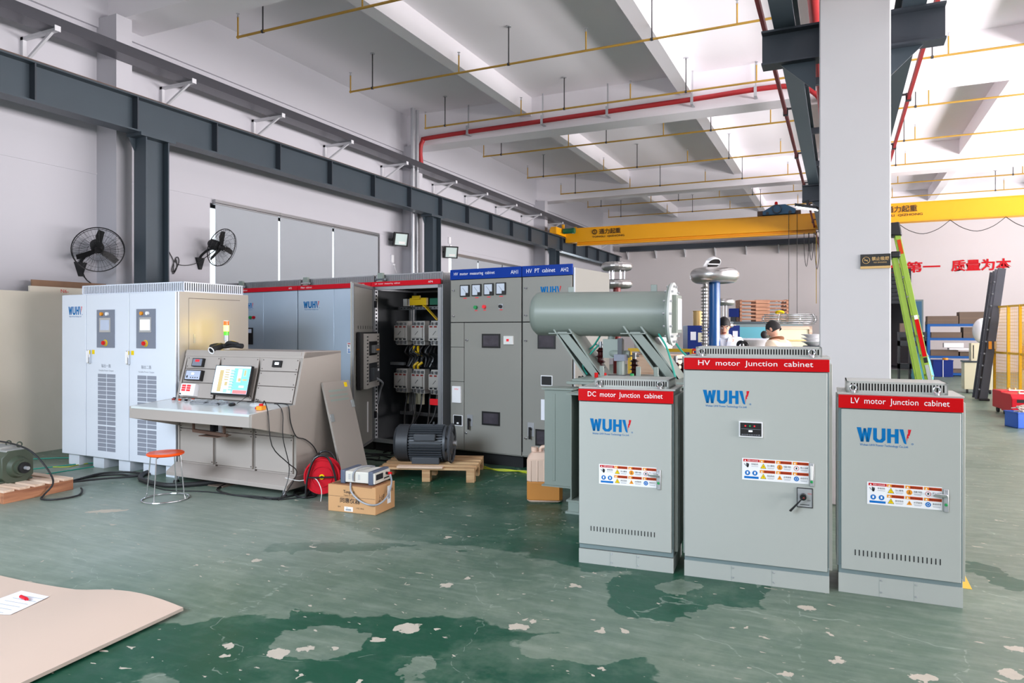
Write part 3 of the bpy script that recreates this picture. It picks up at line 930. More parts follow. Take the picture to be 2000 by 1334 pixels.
def floodlight(loc, rz, label, s=1.0):
    t = thing('floodlight', label, 'floodlight', loc, rz, 'black floodlights on the left wall')
    h = MB('black_rough')
    h.box(-0.2 * s, 0.2 * s, -0.05, 0.0, -0.17 * s, 0.17 * s)
    for k in range(9):
        x = (-0.18 + 0.045 * k) * s
        h.box(x, x + 0.008, 0.0, 0.05, -0.15 * s, 0.15 * s)
    h.box(-0.2 * s, -0.165 * s, -0.065, -0.05, -0.17 * s, 0.17 * s).box(0.165 * s, 0.2 * s, -0.065, -0.05, -0.17 * s, 0.17 * s)
    h.box(-0.165 * s, 0.165 * s, -0.065, -0.05, 0.14 * s, 0.17 * s).box(-0.165 * s, 0.165 * s, -0.065, -0.05, -0.17 * s, -0.14 * s)
    o = h.build('lamp_housing', t, flat=True, rot=(radians(14), 0, 0))
    MB('lamp_glass').box(-0.165 * s, 0.165 * s, -0.056, -0.051, -0.14 * s, 0.14 * s).box(-0.06 * s, 0.12 * s, -0.058, -0.056, -0.11 * s, -0.05 * s, 'offwhite').build('lamp_lens', o, flat=True)
    y = MB('black').bar((-0.21 * s, 0, 0), (-0.21 * s, 0.2, 0), 0.012, 0.04).bar((0.21 * s, 0, 0), (0.21 * s, 0.2, 0), 0.012, 0.04).bar((-0.21 * s, 0.2, 0), (0.21 * s, 0.2, 0), 0.012, 0.04)
    y.build('mounting_yoke', t, flat=True)
    return t


floodlight((-10.05, 14.95, 3.93), radians(62), 'black floodlight on the wall beside the end of the long blinds')
floodlight((-10.15, 17.67, 3.88), radians(48), 'black floodlight tilted on the wall right of the dark steel post')
for (y, z, lab) in ((15.0, 3.45, 'small white conduit box below the floodlight beside the long blinds'), (17.9, 4.25, 'small white conduit box above the tilted floodlight')):
    t = thing('wall_socket', lab, 'socket', (GX, y, z))
    MB('white').box(0, 0.05, -0.05, 0.05, -0.1, 0.1).box(0, 0.04, 0.02, 0.12, -0.16, -0.12).build('socket_box', t, bevel=0.006)
tag(MB('white').tube([(GX + 0.02, 15.1, 3.3), (GX + 0.02, 15.35, 3.0), (-9.88, 15.6, 2.95)], 0.012, n=6, smooth=3).tube([(GX + 0.02, 15.35, 3.0), (GX + 0.02, 15.35, 2.2)], 0.012, n=6).build('wall_conduit'),
    'white conduit bent on the wall behind the open red headed cabinet', 'conduit')

# sign on the column
t = thing('no_smoking_sign', 'small black and gold no smoking sign on the white column', 'sign', (0.17, 7.3, 2.235))
s = MB('sign_black').box(0, 0.247, -0.012, -0.001, 0.0, 0.11)
s.box(0, 0.247, -0.013, -0.001, -0.022, 0.0, 'gold')
s.text('禁止吸烟', (0.093, -0.0135, 0.05), 0.035, 0.14, 'gold', bold=0.015)
s.text('NO SMOKING', (0.11, -0.0135, 0.026), 0.013, 0.105, 'gold')
s.torus((0.047, -0.013, 0.055), 0.03, 0.0022, (0, 1, 0), n=24, k=5, m='gold')
s.bar((0.027, -0.0135, 0.075), (0.067, -0.0135, 0.035), 0.003, 0.003, 'gold', up=(0, 1, 0))
s.box(0.03, 0.062, -0.0135, -0.0125, 0.052, 0.058, 'gold')
s.build('sign_plate', t, flat=True)

# red slogan on the far wall
for txt, x, w_, lab in (('安全第一', 1.2, 2.45, 'large red painted characters on the far wall behind the green ladder'), ('质量为本', 4.02, 2.0, 'large red painted characters on the far wall above the dark ladder')):
    tag(MB('char_red').text(txt, (x, 32.985, 3.97), 0.46, w_, 'char_red', bold=0.03).build('wall_lettering', flat=True), lab, 'lettering')

# ---------------------------------------------------------------- lettering and stickers shared by the cabinets
def logo(mb, x, y, z, w, m='logo_blue', sub='Wuhan UHV Power Technology Co.,Ltd.', h=None):
    """company mark in block letters; x, z = lower left corner, w = width"""
    h = h or w * 0.3
    def poly(pts, mm=m):
        mb.quad([(x + u * w, y, z + v * h) for u, v in pts], mm)
    poly([(0, 1), (0.085, 1), (0.13, 0.0), (0.075, 0.0)])
    poly([(0.075, 0), (0.13, 0), (0.175, 0.95), (0.13, 0.95)])
    poly([(0.13, 0.95), (0.175, 0.95), (0.235, 0), (0.18, 0)])
    poly([(0.18, 0), (0.235, 0), (0.29, 1), (0.21, 1)])
    poly([(0.31, 1), (0.38, 1), (0.38, 0.25), (0.31, 0.2)])
    poly([(0.47, 1), (0.54, 1), (0.54, 0.2), (0.47, 0.25)])
    poly([(0.31, 0.2), (0.38, 0.3), (0.41, 0.2), (0.44, 0.2), (0.47, 0.3), (0.54, 0.2), (0.48, 0), (0.37, 0)])
    poly([(0.57, 0), (0.64, 0), (0.64, 1), (0.57, 1)])
    poly([(0.71, 0), (0.78, 0), (0.78, 1), (0.71, 1)])
    poly([(0.64, 0.42), (0.71, 0.42), (0.71, 0.62), (0.64, 0.62)])
    poly([(0.79, 1), (0.865, 1), (0.925, 0.0), (0.895, 0.0), (0.87, 0.1)])
    poly([(0.95, 1), (1.01, 1), (0.975, 0.55), (0.955, 0.58), (0.965, 0.4), (0.94, 0.42), (0.925, 0.05), (0.925, 0.4), (0.935, 0.68), (0.95, 0.68)], 'logo_red')
    if sub:
        mb.text(sub, (x + w * 0.06, y, z - h * 0.32), h * 0.2, w * 0.9, m, bold=0.01)
        mb.torus((x + w * 1.03, y, z + h * 0.02), h * 0.05, h * 0.012, (0, 1, 0), n=12, k=4, m=m)


def sticker(x, y, z, w, h):
    """warning label: x, z lower left corner on a face looking to -y"""
    s = MB('white')
    s.box(x, x + w, y - 0.0012, y, z, z + h)
    k1, k2, k3, k4 = y - 0.0016, y - 0.0020, y - 0.0024, y - 0.0028
    cw = w / 4.05
    def rect(a, b, c, d, m, yy=k1):
        s.quad([(a, yy, c), (b, yy, c), (b, yy, d), (a, yy, d)], m)
    def disc(cx, cz, r, m, yy=k2, n=14):
        s.quad([(cx + r * cos(2 * pi * i / n), yy, cz + r * sin(2 * pi * i / n)) for i in range(n)], m)
    def tri(cx, cz, r, m, yy=k2):
        s.quad([(cx - r, yy, cz - r * 0.8), (cx + r, yy, cz - r * 0.8), (cx, yy, cz + r)], m)
    top = z + h
    x0 = x + w * 0.02
    rect(x0, x0 + cw, top - h * 0.16, top - h * 0.04, 'red_head')
    tri(x0 + cw * 0.12, top - h * 0.105, h * 0.04, 'white')
    s.text('危险 DANGER', (x0 + cw * 0.25, k3, top - h * 0.14), h * 0.08, cw * 0.68, 'white')
    names = (('当心触电', 'y'), ('接地', 'o'), ('禁止合闸', 'p'), ('高压危险', 'y'), ('必须接地', 'w'), ('未经许可', 'b'))
    for r in range(2):
        for c in range(3):
            a = x0 + cw * (1 + c) + cw * 0.02
            ht = top - h * 0.04 - r * h * 0.47
            rect(a, a + cw * 0.94, ht - h * 0.13, ht, 'orange_strip')
            rect(a, a + cw * 0.25, ht - h * 0.13, ht, 'warn_orange', k2)
            tri(a + cw * 0.125, ht - h * 0.07, h * 0.045, 'white', k3)
            s.text('警告 WARNING', (a + cw * 0.3, k3, ht - h * 0.105), h * 0.075, cw * 0.6, 'ink')
            nm, kd = names[r * 3 + c]
            cx, cz = a + cw * 0.22, ht - h * 0.29
            if kd == 'y':
                tri(cx, cz, h * 0.13, 'ink'); tri(cx, cz, h * 0.11, 'warn_yellow', k3)
                s.quad([(cx + 0.2 * h * 0.1, k4, cz + h * 0.06), (cx - h * 0.02, k4, cz - h * 0.01), (cx + h * 0.01, k4, cz), (cx - h * 0.01, k4, cz - h * 0.07), (cx + h * 0.03, k4, cz + h * 0.01), (cx, k4, cz)], 'ink')
            elif kd == 'w':
                tri(cx, cz, h * 0.11, 'warn_orange'); rect(cx - h * 0.008, cx + h * 0.008, cz - h * 0.04, cz + h * 0.04, 'ink', k3)
            elif kd == 'o':
                disc(cx, cz, h * 0.12, 'warn_orange'); rect(cx - h * 0.01, cx + h * 0.01, cz - h * 0.03, cz + h * 0.08, 'ink', k3); rect(cx - h * 0.05, cx + h * 0.05, cz - h * 0.05, cz - h * 0.03, 'ink', k3)
            elif kd == 'p':
                disc(cx, cz, h * 0.11, 'red_head'); disc(cx, cz, h * 0.09, 'white', k3); rect(cx - h * 0.03, cx + h * 0.03, cz - h * 0.04, cz + h * 0.05, 'ink', k4)
            else:
                disc(cx, cz, h * 0.11, 'sign_blue'); disc(cx, cz, h * 0.06, 'white', k3); disc(cx, cz, h * 0.045, 'sign_blue', k4)
            s.text(nm, (a + cw * 0.45, k3, cz + h * 0.0), h * 0.085, cw * 0.45, 'ink')
            rect(a + cw * 0.45, a + cw * 0.9, cz - h * 0.06, cz - h * 0.045, 'pale_ink', k2)
            rect(a + cw * 0.48, a + cw * 0.85, cz - h * 0.1, cz - h * 0.085, 'pale_ink', k2)
    # hand pictogram, blue discs, blue bar
    cx, cz = x0 + cw * 0.25, top - h * 0.32
    for k in range(4):
        s.quad([(cx + (-0.045 + 0.03 * k) * h, k3, cz), (cx + (-0.02 + 0.03 * k) * h, k3, cz), (cx + (-0.02 + 0.03 * k) * h, k3, cz + h * (0.11 - 0.01 * k)), (cx + (-0.045 + 0.03 * k) * h, k3, cz + h * (0.11 - 0.01 * k))], 'ink')
    s.quad([(cx - h * 0.05, k3, cz), (cx + h * 0.075, k3, cz), (cx + h * 0.04, k3, cz - h * 0.1), (cx - h * 0.02, k3, cz - h * 0.1)], 'ink')
    s.bar((cx - h * 0.14, k3, cz + h * 0.08), (cx - h * 0.06, k3, cz - h * 0.03), h * 0.02, 0.0006, 'ink', up=(0, 1, 0))
    s.text('有电危险', (x0 + cw * 0.5, k3, top - h * 0.3), h * 0.085, cw * 0.42, 'ink')
    rect(x0 + cw * 0.5, x0 + cw * 0.92, top - h * 0.37, top - h * 0.355, 'pale_ink', k2)
    for c in (0.26, 0.72):
        disc(x0 + cw * c, z + h * 0.33, h * 0.115, 'sign_blue')
        rect(x0 + cw * c - h * 0.035, x0 + cw * c + h * 0.035, z + h * 0.28, z + h * 0.39, 'white', k3)
    rect(x0 + cw * 0.05, x0 + cw * 0.95, z + h * 0.07, z + h * 0.17, 'sign_blue')
    return s


def vent_box(x0, x1, y0, y1, z0, z1, pitch=0.0165, m='cab', sides=True, cover=True):
    v = MB('vent_dark')
    e = 0.006
    v.box(x0 + 0.02, x1 - 0.02, y0 + 0.02, y1 - 0.02, z0, z1 - 0.004)
    v.box(x0, x1, y0, y1, z1 - 0.012, z1, m)
    v.box(x0, x1, y0, y0 + e, z0, z0 + 0.014, m).box(x0, x0 + e, y0, y1, z0, z0 + 0.014, m).box(x1 - e, x1, y0, y1, z0, z0 + 0.014, m)
    n = max(2, int((x1 - x0 - 0.03) / pitch))
    v.box(x0, x0 + 0.018, y0, y0 + e, z0, z1, m).box(x1 - 0.018, x1, y0, y0 + e, z0, z1, m)
    for i in range(n):
        a = x0 + 0.018 + (x1 - x0 - 0.036) * i / n
        v.box(a, a + pitch * 0.52, y0, y0 + e, z0 + 0.014, z1 - 0.012, m)
    if sides:
        n = max(2, int((y1 - y0) / pitch))
        for i in range(n):
            a = y0 + (y1 - y0) * i / n
            v.box(x1 - e, x1, a, a + pitch * 0.52, z0 + 0.014, z1 - 0.012, m)
    else:
        v.box(x1 - e, x1, y0, y1, z0, z1, m)
        v.box(x0, x0 + e, y0, y1, z0, z1, m)
    v.box(x0, x1, y1 - e, y1, z0, z1, m)
    return v


def eye_bolt(p, parent, r=0.02):
    e = MB('chrome')
    e.cyl(p, (p[0], p[1], p[2] + 0.012), r * 0.8, n=12)
    e.torus((p[0], p[1], p[2] + 0.012 + r), r, r * 0.32, (0, 1, 0), n=20, k=8)
    return e.build('eye_bolt', parent)


# ---------------------------------------------------------------- three junction cabinets
def junction(label, title, loc, rz, w, h, d, bz, dz, hz, vent, lg, st, slots=None, frame_left=False):
    t = thing('electrical_cabinet', label, 'cabinet', loc, rz, 'grey motor junction cabinets')
    b = MB('cab')
    b.box(0.004, w - 0.004, 0.03, d, dz - 0.03, h).box(-0.012, 0.012, 0.05, d - 0.02, dz, h - 0.02)
    b.box(w - 0.002, w + 0.02, 0.06, d - 0.01, dz - 0.01, h - 0.03)
    b.box(0.0, w, 0.012, 0.03, dz - 0.035, h - 0.0, 'frame_teal')
    b.box(0.002, w - 0.002, 0.004, 0.012, dz - 0.035, dz + 0.02, 'frame_teal')
    b.box(-0.006, w + 0.01, 0.02, d + 0.006, h, h + 0.012, 'cab')
    b.build('cabinet_body', t, bevel=0.002)
    p = MB('cab').box(0, w, 0.0, d - 0.02, 0, bz)
    for k in (0.34, 0.62):
        p.box(w * k, w * k + 0.001, -0.0006, 0, 0.0, bz, 'frame_teal')
        p.cyl((w * k + 0.012, 0, bz * 0.25), (w * k + 0.012, -0.003, bz * 0.25), 0.006, n=8, m='galv').cyl((w * k + 0.012, 0, bz * 0.85), (w * k + 0.012, -0.003, bz * 0.85), 0.006, n=8, m='galv')
    p.build('plinth', t, bevel=0.002)
    dr = MB('cab').box(0.004 + (0.012 if frame_left else 0), w - 0.012, -0.014, 0.008, dz, hz - 0.006)
    door = dr.build('door', t, bevel=0.003)
    fy = -0.0145
    hd = MB('red_head').box(0.0, w, -0.018, 0.012, hz, h - 0.0)
    hd.build('header_panel', t, bevel=0.002)
    MB('white').text(title, (w * 0.5, -0.0186, hz + (h - hz) * 0.25), (h - hz) * 0.57, w * 0.79, 'white', center=True).build('header_lettering', t, flat=True)
    lo = MB('logo_blue')
    logo(lo, lg[0], fy - 0.0004, lg[1], lg[2])
    lo.build('company_logo', door, flat=True)
    sticker(st[0], fy, st[1], st[2], st[3]).build('warning_sticker', door, flat=True)
    vent_box(vent[0], vent[1], 0.05, d - 0.06, h + 0.012, vent[2], sides=False).build('vent_hood', t, flat=True)
    for ex in (vent[0] + 0.04, vent[1] - 0.06):
        eye_bolt((ex, 0.028, h + 0.012), t, 0.018)
    hx, hz0, hz1 = st[4], st[5], st[6]
    hh = MB('galv').box(hx, hx + 0.026, fy - 0.012, fy, hz0, hz1)
    if slots:
        hh.box(hx - 0.055, hx + 0.02, fy - 0.034, fy - 0.014, hz1 - 0.045, hz1 - 0.026, 'chrome')
        hh.cyl((hx + 0.012, fy - 0.014, hz0 + 0.045), (hx + 0.012, fy - 0.02, hz0 + 0.045), 0.009, n=12, m='green')
    else:
        hh.box(hx + 0.004, hx + 0.02, fy - 0.02, fy - 0.012, hz0 + 0.04, hz1 - 0.015, 'offwhite')
        hh.cyl((hx + 0.012, fy - 0.012, hz0 + 0.03), (hx + 0.012, fy - 0.018, hz0 + 0.03), 0.009, n=12, m='green')
    hh.build('door_handle', door, bevel=0.003)
    if slots:
        v = MB('gap')
        x0, x1, z0, z1, n = slots
        for i in range(n):
            a = x0 + (x1 - x0) * i / (n - 1)
            v.box(a - 0.003, a + 0.003, fy - 0.0006, fy, z0, z1)
        v.build('vent_slots', door, flat=True)
    return t, door


junction('grey cabinet with red DC motor header, leftmost and farthest left of the three junction cabinets', 'DC  motor  Junction  cabinet', (-1.682, 4.749, 0), radians(4.1), 0.66, 1.232, 0.45, 0.10, 0.14, 1.15, (0.10, 0.625, 1.305), (0.084, 0.94, 0.29), (0.149, 0.573, 0.40, 0.137, 0.552, 0.565, 0.70), (0.092, 0.535, 0.236, 0.27, 21))
t, door = junction('tallest grey cabinet with red HV motor header and black rotary switch', 'HV  motor  Junction  cabinet', (-0.95, 4.792, 0), radians(3.4), 0.89, 1.462, 0.45, 0.105, 0.135, 1.385, (0.07, 0.85, 1.535), (0.123, 1.165, 0.29), (0.371, 0.677, 0.40, 0.14, 0.775, 0.665, 0.81))
fy = -0.0145
s = MB('white').box(0.352, 0.498, fy - 0.012, fy, 0.955, 1.055).box(0.36, 0.49, fy - 0.016, fy - 0.012, 0.963, 1.048, 'black')
for cx, m in ((0.392, 'led_red'), (0.42, 'green'), (0.448, 'led_red')):
    s.cyl((cx, fy - 0.016, 1.028), (cx, fy - 0.0185, 1.028), 0.0055, n=12, m=m)
s.box(0.412, 0.435, fy - 0.0165, fy - 0.016, 0.99, 1.0, 'screen_white').text('高压带电显示装置', (0.368, fy - 0.0165, 0.967), 0.008, 0.115, 'pale_ink').box(0.366, 0.485, fy - 0.0165, fy - 0.016, 1.007, 1.0085, 'pale_ink')
s.build('live_line_indicator', door, flat=True)
s = MB('galv').box(0.705, 0.79, fy - 0.006, fy, 0.533, 0.648).box(0.701, 0.705, fy - 0.008, fy, 0.529, 0.652, 'ink').box(0.79, 0.794, fy - 0.008, fy, 0.529, 0.652, 'ink').box(0.701, 0.794, fy - 0.008, fy, 0.648, 0.652, 'ink').box(0.701, 0.794, fy - 0.008, fy, 0.529, 0.533, 'ink')
s.box(0.72, 0.775, fy - 0.0065, fy - 0.006, 0.545, 0.549, 'ink').text('ON', (0.765, fy - 0.0065, 0.612), 0.01, None, 'red').text('OFF', (0.762, fy - 0.0065, 0.57), 0.008, None, 'ink')
pl = s.build('rotary_switch', door, flat=True)
s = MB('black').cyl((0.738, fy - 0.006, 0.6), (0.738, fy - 0.045, 0.6), 0.02, n=16)
s.hexa([(0.725, fy - 0.045, 0.59), (0.752, fy - 0.045, 0.615), (0.752, fy - 0.06, 0.615), (0.725, fy - 0.06, 0.59)], [(0.655, fy - 0.045, 0.513), (0.667, fy - 0.045, 0.507), (0.667, fy - 0.06, 0.507), (0.655, fy - 0.06, 0.513)])
s.box(0.735, 0.746, fy - 0.062, fy - 0.06, 0.596, 0.605, 'bus_red')
s.build('switch_lever', pl, bevel=0.003)
junction('grey cabinet with red LV motor header, standing alone in front of the white column', 'LV  motor  Junction  cabinet', (-0.01, 4.911, 0), radians(0.8), 0.67, 1.242, 0.45, 0.12, 0.15, 1.16, (0.045, 0.60, 1.325), (0.103, 0.955, 0.295), (0.161, 0.572, 0.40, 0.137, 0.568, 0.565, 0.70), (0.095, 0.552, 0.244, 0.28, 21), True)


# ---------------------------------------------------------------- blue-headed HV cabinets
HVA = radians(-5.7)
HL, HX, HY = 1.70, -4.44, 7.75
def hvpos(x):
    return (HX + cos(HVA) * x, HY + sin(HVA) * x, 0)


def view_window(par, x0, x1, z0, z1, m='view_glass', fy=-0.0205):
    v = MB('black').box(x0, x1, fy - 0.012, fy + 0.002, z0, z1)
    v.box(x0 + 0.02, x1 - 0.02, fy - 0.0125, fy - 0.012, z0 + 0.02, z1 - 0.02, m)
    if m == 'bus':
        pass
    return v.build('viewing_window', par, bevel=0.004)


def lock_knob(mb, x, z, fy):
    mb.cyl((x, fy, z), (x, fy - 0.012, z), 0.014, n=12, m='chrome').box(x - 0.02, x + 0.02, fy - 0.018, fy - 0.012, z - 0.003, z + 0.003, 'ink')


def hv_cab(x0, w, title, code, label, first):
    t = thing('high_voltage_cabinet', label, 'cabinet', hvpos(x0), HVA, 'blue headed high voltage cabinets')
    b = MB('cab2')
    b.box(0.0, w - 0.004, 0.0, 1.02, 0.145, 2.36)
    b.box(0.0, w - 0.004, -0.004, 0.0, 0.2, 2.3, 'gap')
    b.build('cabinet_body', t, bevel=0.003)
    MB('gap').box(0.03, w - 0.03, 0.06, 0.98, 0, 0.145).build('base_channel', t, flat=True)
    MB('blue_head').box(0, w - 0.004, -0.03, -0.004, 2.275, 2.4).build('header_panel', t, bevel=0.002)
    hl = MB('white')
    hl.text(title, (0.06, -0.031, 2.315), 0.048, 0.6 if first else 0.38, 'white')
    hl.text(code, (w - 0.15, -0.031, 2.315), 0.045, 0.1, 'white')
    hl.build('header_lettering', t, flat=True)
    fy = -0.02
    up = MB('cab2').box(0.003, w - 0.012, fy, -0.004, 1.745, 2.27)
    lock_knob(up, 0.05, 2.14, fy)
    lock_knob(up, 0.05, 1.82, fy)
    up = up.build('upper_door', t, bevel=0.003)
    lo = MB('cab2').box(0.21 if first else 0.003, w - 0.012, fy, -0.004, 0.16, 1.735)
    lock_knob(lo, 0.25 if first else 0.05, 1.52, fy)
    lock_knob(lo, 0.24 if first else 0.05, 0.37, fy)
    lo = lo.build('lower_door', t, bevel=0.003)
    for ex in (0.12, w - 0.12):
        MB('chrome').torus((ex, 0.1, 2.39), 0.022, 0.006, (0, 1, 0), n=16, k=6).build('eye_bolt', t)
    return t, up, lo, fy


t, up, lo, fy = hv_cab(0, 1.036, 'HV  motor  measuring  cabinet', 'AH1', 'tall grey cabinet with blue HV motor measuring header and four dial meters', True)
for i, x in enumerate((0.155, 0.33, 0.505, 0.68)):
    m_ = MB('black').box(x, x + 0.135, fy - 0.02, fy, 2.06 + i * 0.004, 2.205 + i * 0.004)
    m_.box(x + 0.012, x + 0.123, fy - 0.0205, fy - 0.02, 2.072 + i * 0.004, 2.193 + i * 0.004, 'meter_glass').box(x + 0.085, x + 0.123, fy - 0.0215, fy - 0.0205, 2.072 + i * 0.004, 2.105 + i * 0.004, 'black')
    m_.bar((x + 0.1, fy - 0.021, 2.1 + i * 0.004), (x + 0.04, fy - 0.021, 2.17 + i * 0.004), 0.003, 0.001, 'ink', up=(0, 1, 0))
    m_.box(x + 0.04, x + 0.09, fy - 0.0006, fy, 2.035 + i * 0.004, 2.045 + i * 0.004, 'led_red')
    m_.build('dial_meter', up, bevel=0.003)
for x, m, z in ((0.385, 'green', 1.925), (0.51, 'led_red', 1.93), (0.745, 'black', 1.93)):
    b = MB(m)
    if m == 'black':
        b.box(x - 0.03, x + 0.03, fy - 0.008, fy, z - 0.03, z + 0.03, 'galv')
    b.cyl((x, fy, z), (x, fy - 0.03, z), 0.022, n=14, m=m)
    b.box(x - 0.02, x + 0.02, fy - 0.0006, fy, z - 0.045, z - 0.036, 'led_red')
    b.build('push_button', up)
n = MB('cab2')
for z0, z1 in ((1.435, 1.735), (1.005, 1.43), (0.16, 1.0)):
    n.box(0.003, 0.203, fy, -0.004, z0, z1)
np_ = n.build('side_panels', t, bevel=0.002)
MB('white').box(0.035, 0.165, fy - 0.02, fy, 0.74, 0.945).text('合格证', (0.07, fy - 0.021, 0.9), 0.02, None, 'led_red').build('document_holder', np_, bevel=0.004)
MB('white').box(0.045, 0.185, fy - 0.006, fy, 0.45, 0.585).box(0.055, 0.175, fy - 0.009, fy - 0.006, 0.46, 0.578, 'black').box(0.1, 0.13, fy - 0.01, fy - 0.009, 0.475, 0.495, 'white').build('power_socket', np_, flat=True)
view_window(lo, 0.475, 0.735, 1.43, 1.6, fy=fy)
view_window(lo, 0.475, 0.73, 0.49, 0.655, fy=fy)
MB('offwhite').box(0.79, 0.92, fy - 0.02, fy, 1.475, 1.575).box(0.83, 0.865, fy - 0.021, fy - 0.02, 1.51, 1.54, 'led_red').build('relay', lo, bevel=0.003)
s = MB('galv').box(0.255, 0.335, fy - 0.006, fy, 0.46, 0.6).cyl((0.295, fy, 0.54), (0.295, fy - 0.03, 0.54), 0.018, n=12, m='black').box(0.285, 0.305, fy - 0.045, fy - 0.03, 0.42, 0.56, 'black')
s.build('rotary_switch', lo, flat=True)
t, up, lo, fy = hv_cab(1.04, 0.66, 'HV  PT  cabinet', 'AH2', 'grey cabinet with blue HV PT header, partly behind the green cylinder', False)
b = MB('logo_blue')
logo(b, 0.24, fy - 0.0006, 2.07, 0.27)
b.build('company_logo', up, flat=True)
view_window(lo, 0.21, 0.44, 1.43, 1.6, fy=fy)
MB('white').box(0.25, 0.4, fy - 0.006, fy, 1.0, 1.12).box(0.26, 0.39, fy - 0.009, fy - 0.006, 1.01, 1.11, 'black').build('power_socket', lo, flat=True)
MB('paper').box(0.25, 0.36, fy - 0.002, fy, 0.6, 0.84).build('paper_note', lo, flat=True)
view_window(lo, 0.18, 0.4, 0.3, 0.49, fy=fy)
s = MB('galv').box(0.075, 0.16, fy - 0.006, fy, 0.4, 0.56).cyl((0.117, fy, 0.49), (0.117, fy - 0.03, 0.49), 0.018, n=12, m='black').box(0.107, 0.127, fy - 0.045, fy - 0.03, 0.37, 0.51, 'black')
s.build('rotary_switch', lo, flat=True)
c = MB('cab2').box(0.66, 0.672, 0.0, 0.02, 0.145, 2.36, 'galv').box(0.66, 0.668, 0.02, 1.02, 0.145, 2.36)
c.build('side_panel', t, flat=True)

# ---------------------------------------------------------------- red-headed cabinet row
RA = radians(-7.84)
def rpos(x):
    return (-8.76 + cos(RA) * x, 8.37 + sin(RA) * x, 0)


def red_cab(x0, w, title, code, label, split=None):
    t = thing('drive_cabinet', label, 'cabinet', rpos(x0), RA, 'red headed drive cabinets')
    b = MB('cab_blue')
    b.box(0.0, w - 0.006, 0.0, 0.9, 0.12, 2.24)
    b.box(0.0, w - 0.006, -0.003, 0.0, 0.13, 2.23, 'gap')
    b.build('cabinet_body', t, bevel=0.003)
    MB('gap').box(0.02, w - 0.02, 0.04, 0.85, 0, 0.12).build('base_channel', t, flat=True)
    hd(t, w, title, code)
    doors = []
    xs = [0.003] + ([split] if split else []) + [w - 0.01]
    for i in range(len(xs) - 1):
        doors.append(MB('cab_blue').box(xs[i], xs[i + 1] - 0.005, -0.02, -0.003, 0.135, 2.225).build('door', t, bevel=0.003))
    return t, doors


def hd(t, w, title, code):
    MB('red_head2').box(0, w - 0.006, -0.024, 0.0, 2.235, 2.3).build('header_panel', t, bevel=0.002)
    h = MB('white')
    if title:
        h.text(title, (0.07, -0.025, 2.256), 0.026, len(title) * 0.0155, 'white')
    h.text(code, (w - 0.2, -0.025, 2.256), 0.026, 0.075, 'white')
    h.build('header_lettering', t, flat=True)
    vent_box(0.02, w - 0.02, 0.05, 0.85, 2.24, 2.4, pitch=0.02, m='galv').build('vent_hood', t, flat=True)
    for ex in (0.1,):
        MB('trafo_side').box(ex, ex + 0.09, -0.01, 0.03, 2.3, 2.42).cyl((ex - 0.04, 0.0, 2.33), (ex + 0.13, 0.0, 2.33), 0.018, n=10, m='chrome').build('lifting_lug', t, flat=True)


red_cab(-1.02, 1.02, '', 'AP1', 'red headed cabinet end showing behind the white power cabinet')
t, ds = red_cab(0, 1.5, 'Inverter  cabinet', 'AP2', 'red headed inverter cabinet behind the control desk with green and red buttons', 0.72)
b = MB('logo_blue')
logo(b, 0.18, -0.0206, 1.98, 0.29)
b.build('company_logo', ds[0], flat=True)
for x, m in ((0.42, 'green'), (0.5, 'welder')):
    MB(m).cyl((x, -0.02, 1.84), (x, -0.05, 1.84), 0.024, n=14).build('push_button', ds[0])
MB('black').box(0.34, 0.47, -0.035, -0.02, 1.42, 1.68).box(0.36, 0.45, -0.036, -0.035, 1.6, 1.66, 'screen_dim').build('keypad', ds[0], bevel=0.004)
t, ds = red_cab(1.502, 1.48, 'Filter  cabinet', 'AP3', 'red headed filter cabinet with blue company logo, beside the open cabinet', 0.76)
b = MB('logo_blue')
logo(b, 0.12, -0.0206, 1.965, 0.33)
b.build('company_logo', ds[0], flat=True)
sticker(1.02, -0.0205, 1.32, 0.4, 0.15).build('warning_sticker', ds[1], flat=True)
v = MB('gap')
for i in range(16):
    v.box(1.1, 1.42, -0.0208, -0.02, 0.9 + i * 0.02, 0.908 + i * 0.02)
v.build('vent_slots', ds[1], flat=True)

# the open cabinet
t = thing('drive_cabinet', 'open red headed measuring cabinet full of contactors and busbars', 'cabinet', rpos(2.985), RA, 'red headed drive cabinets')
w = 1.2
b = MB('galv')
for x in (0.0, w - 0.06):
    b.box(x, x + 0.05, 0.0, 0.05, 0.12, 2.235).box(x, x + 0.05, 0.85, 0.9, 0.12, 2.235)
b.box(0, w - 0.01, 0, 0.05, 2.19, 2.235).box(0, w - 0.01, 0.85, 0.9, 2.19, 2.235).box(0, w - 0.01, 0, 0.05, 0.12, 0.17).box(0, w - 0.01, 0.85, 0.9, 0.12, 0.17)
b.box(0, 0.05, 0, 0.9, 2.19, 2.235).box(w - 0.06, w - 0.01, 0, 0.9, 2.19, 2.235)
for k in range(40):
    b.box(0.0505, 0.052, 0.01, 0.035, 0.2 + k * 0.05, 0.225 + k * 0.05, 'ink')
b.build('cabinet_frame', t, flat=True)
p = MB('cab_blue').box(w - 0.012, w + 0.005, 0.02, 0.9, 0.12, 2.235, 'galv').box(0.0, 0.004, 0.05, 0.85, 0.12, 2.235, 'inner_dark')
p.build('side_panel', t, flat=True)
MB('inner_dark').box(0.05, 0.62, 0.86, 0.88, 0.17, 2.19).box(0.62, w - 0.06, 0.86, 0.88, 0.85, 1.72).box(0.05, w - 0.06, 0.1, 0.85, 0.12, 0.14).box(0.05, w - 0.06, 0.1, 0.85, 2.215, 2.232).build('back_panel', t, flat=True)
MB('gap').box(0.02, w - 0.02, 0.04, 0.85, 0, 0.12).build('base_channel', t, flat=True)
hd(t, w, 'LV  motor  measuring  cabinet', 'AP4')
r = MB('inner')
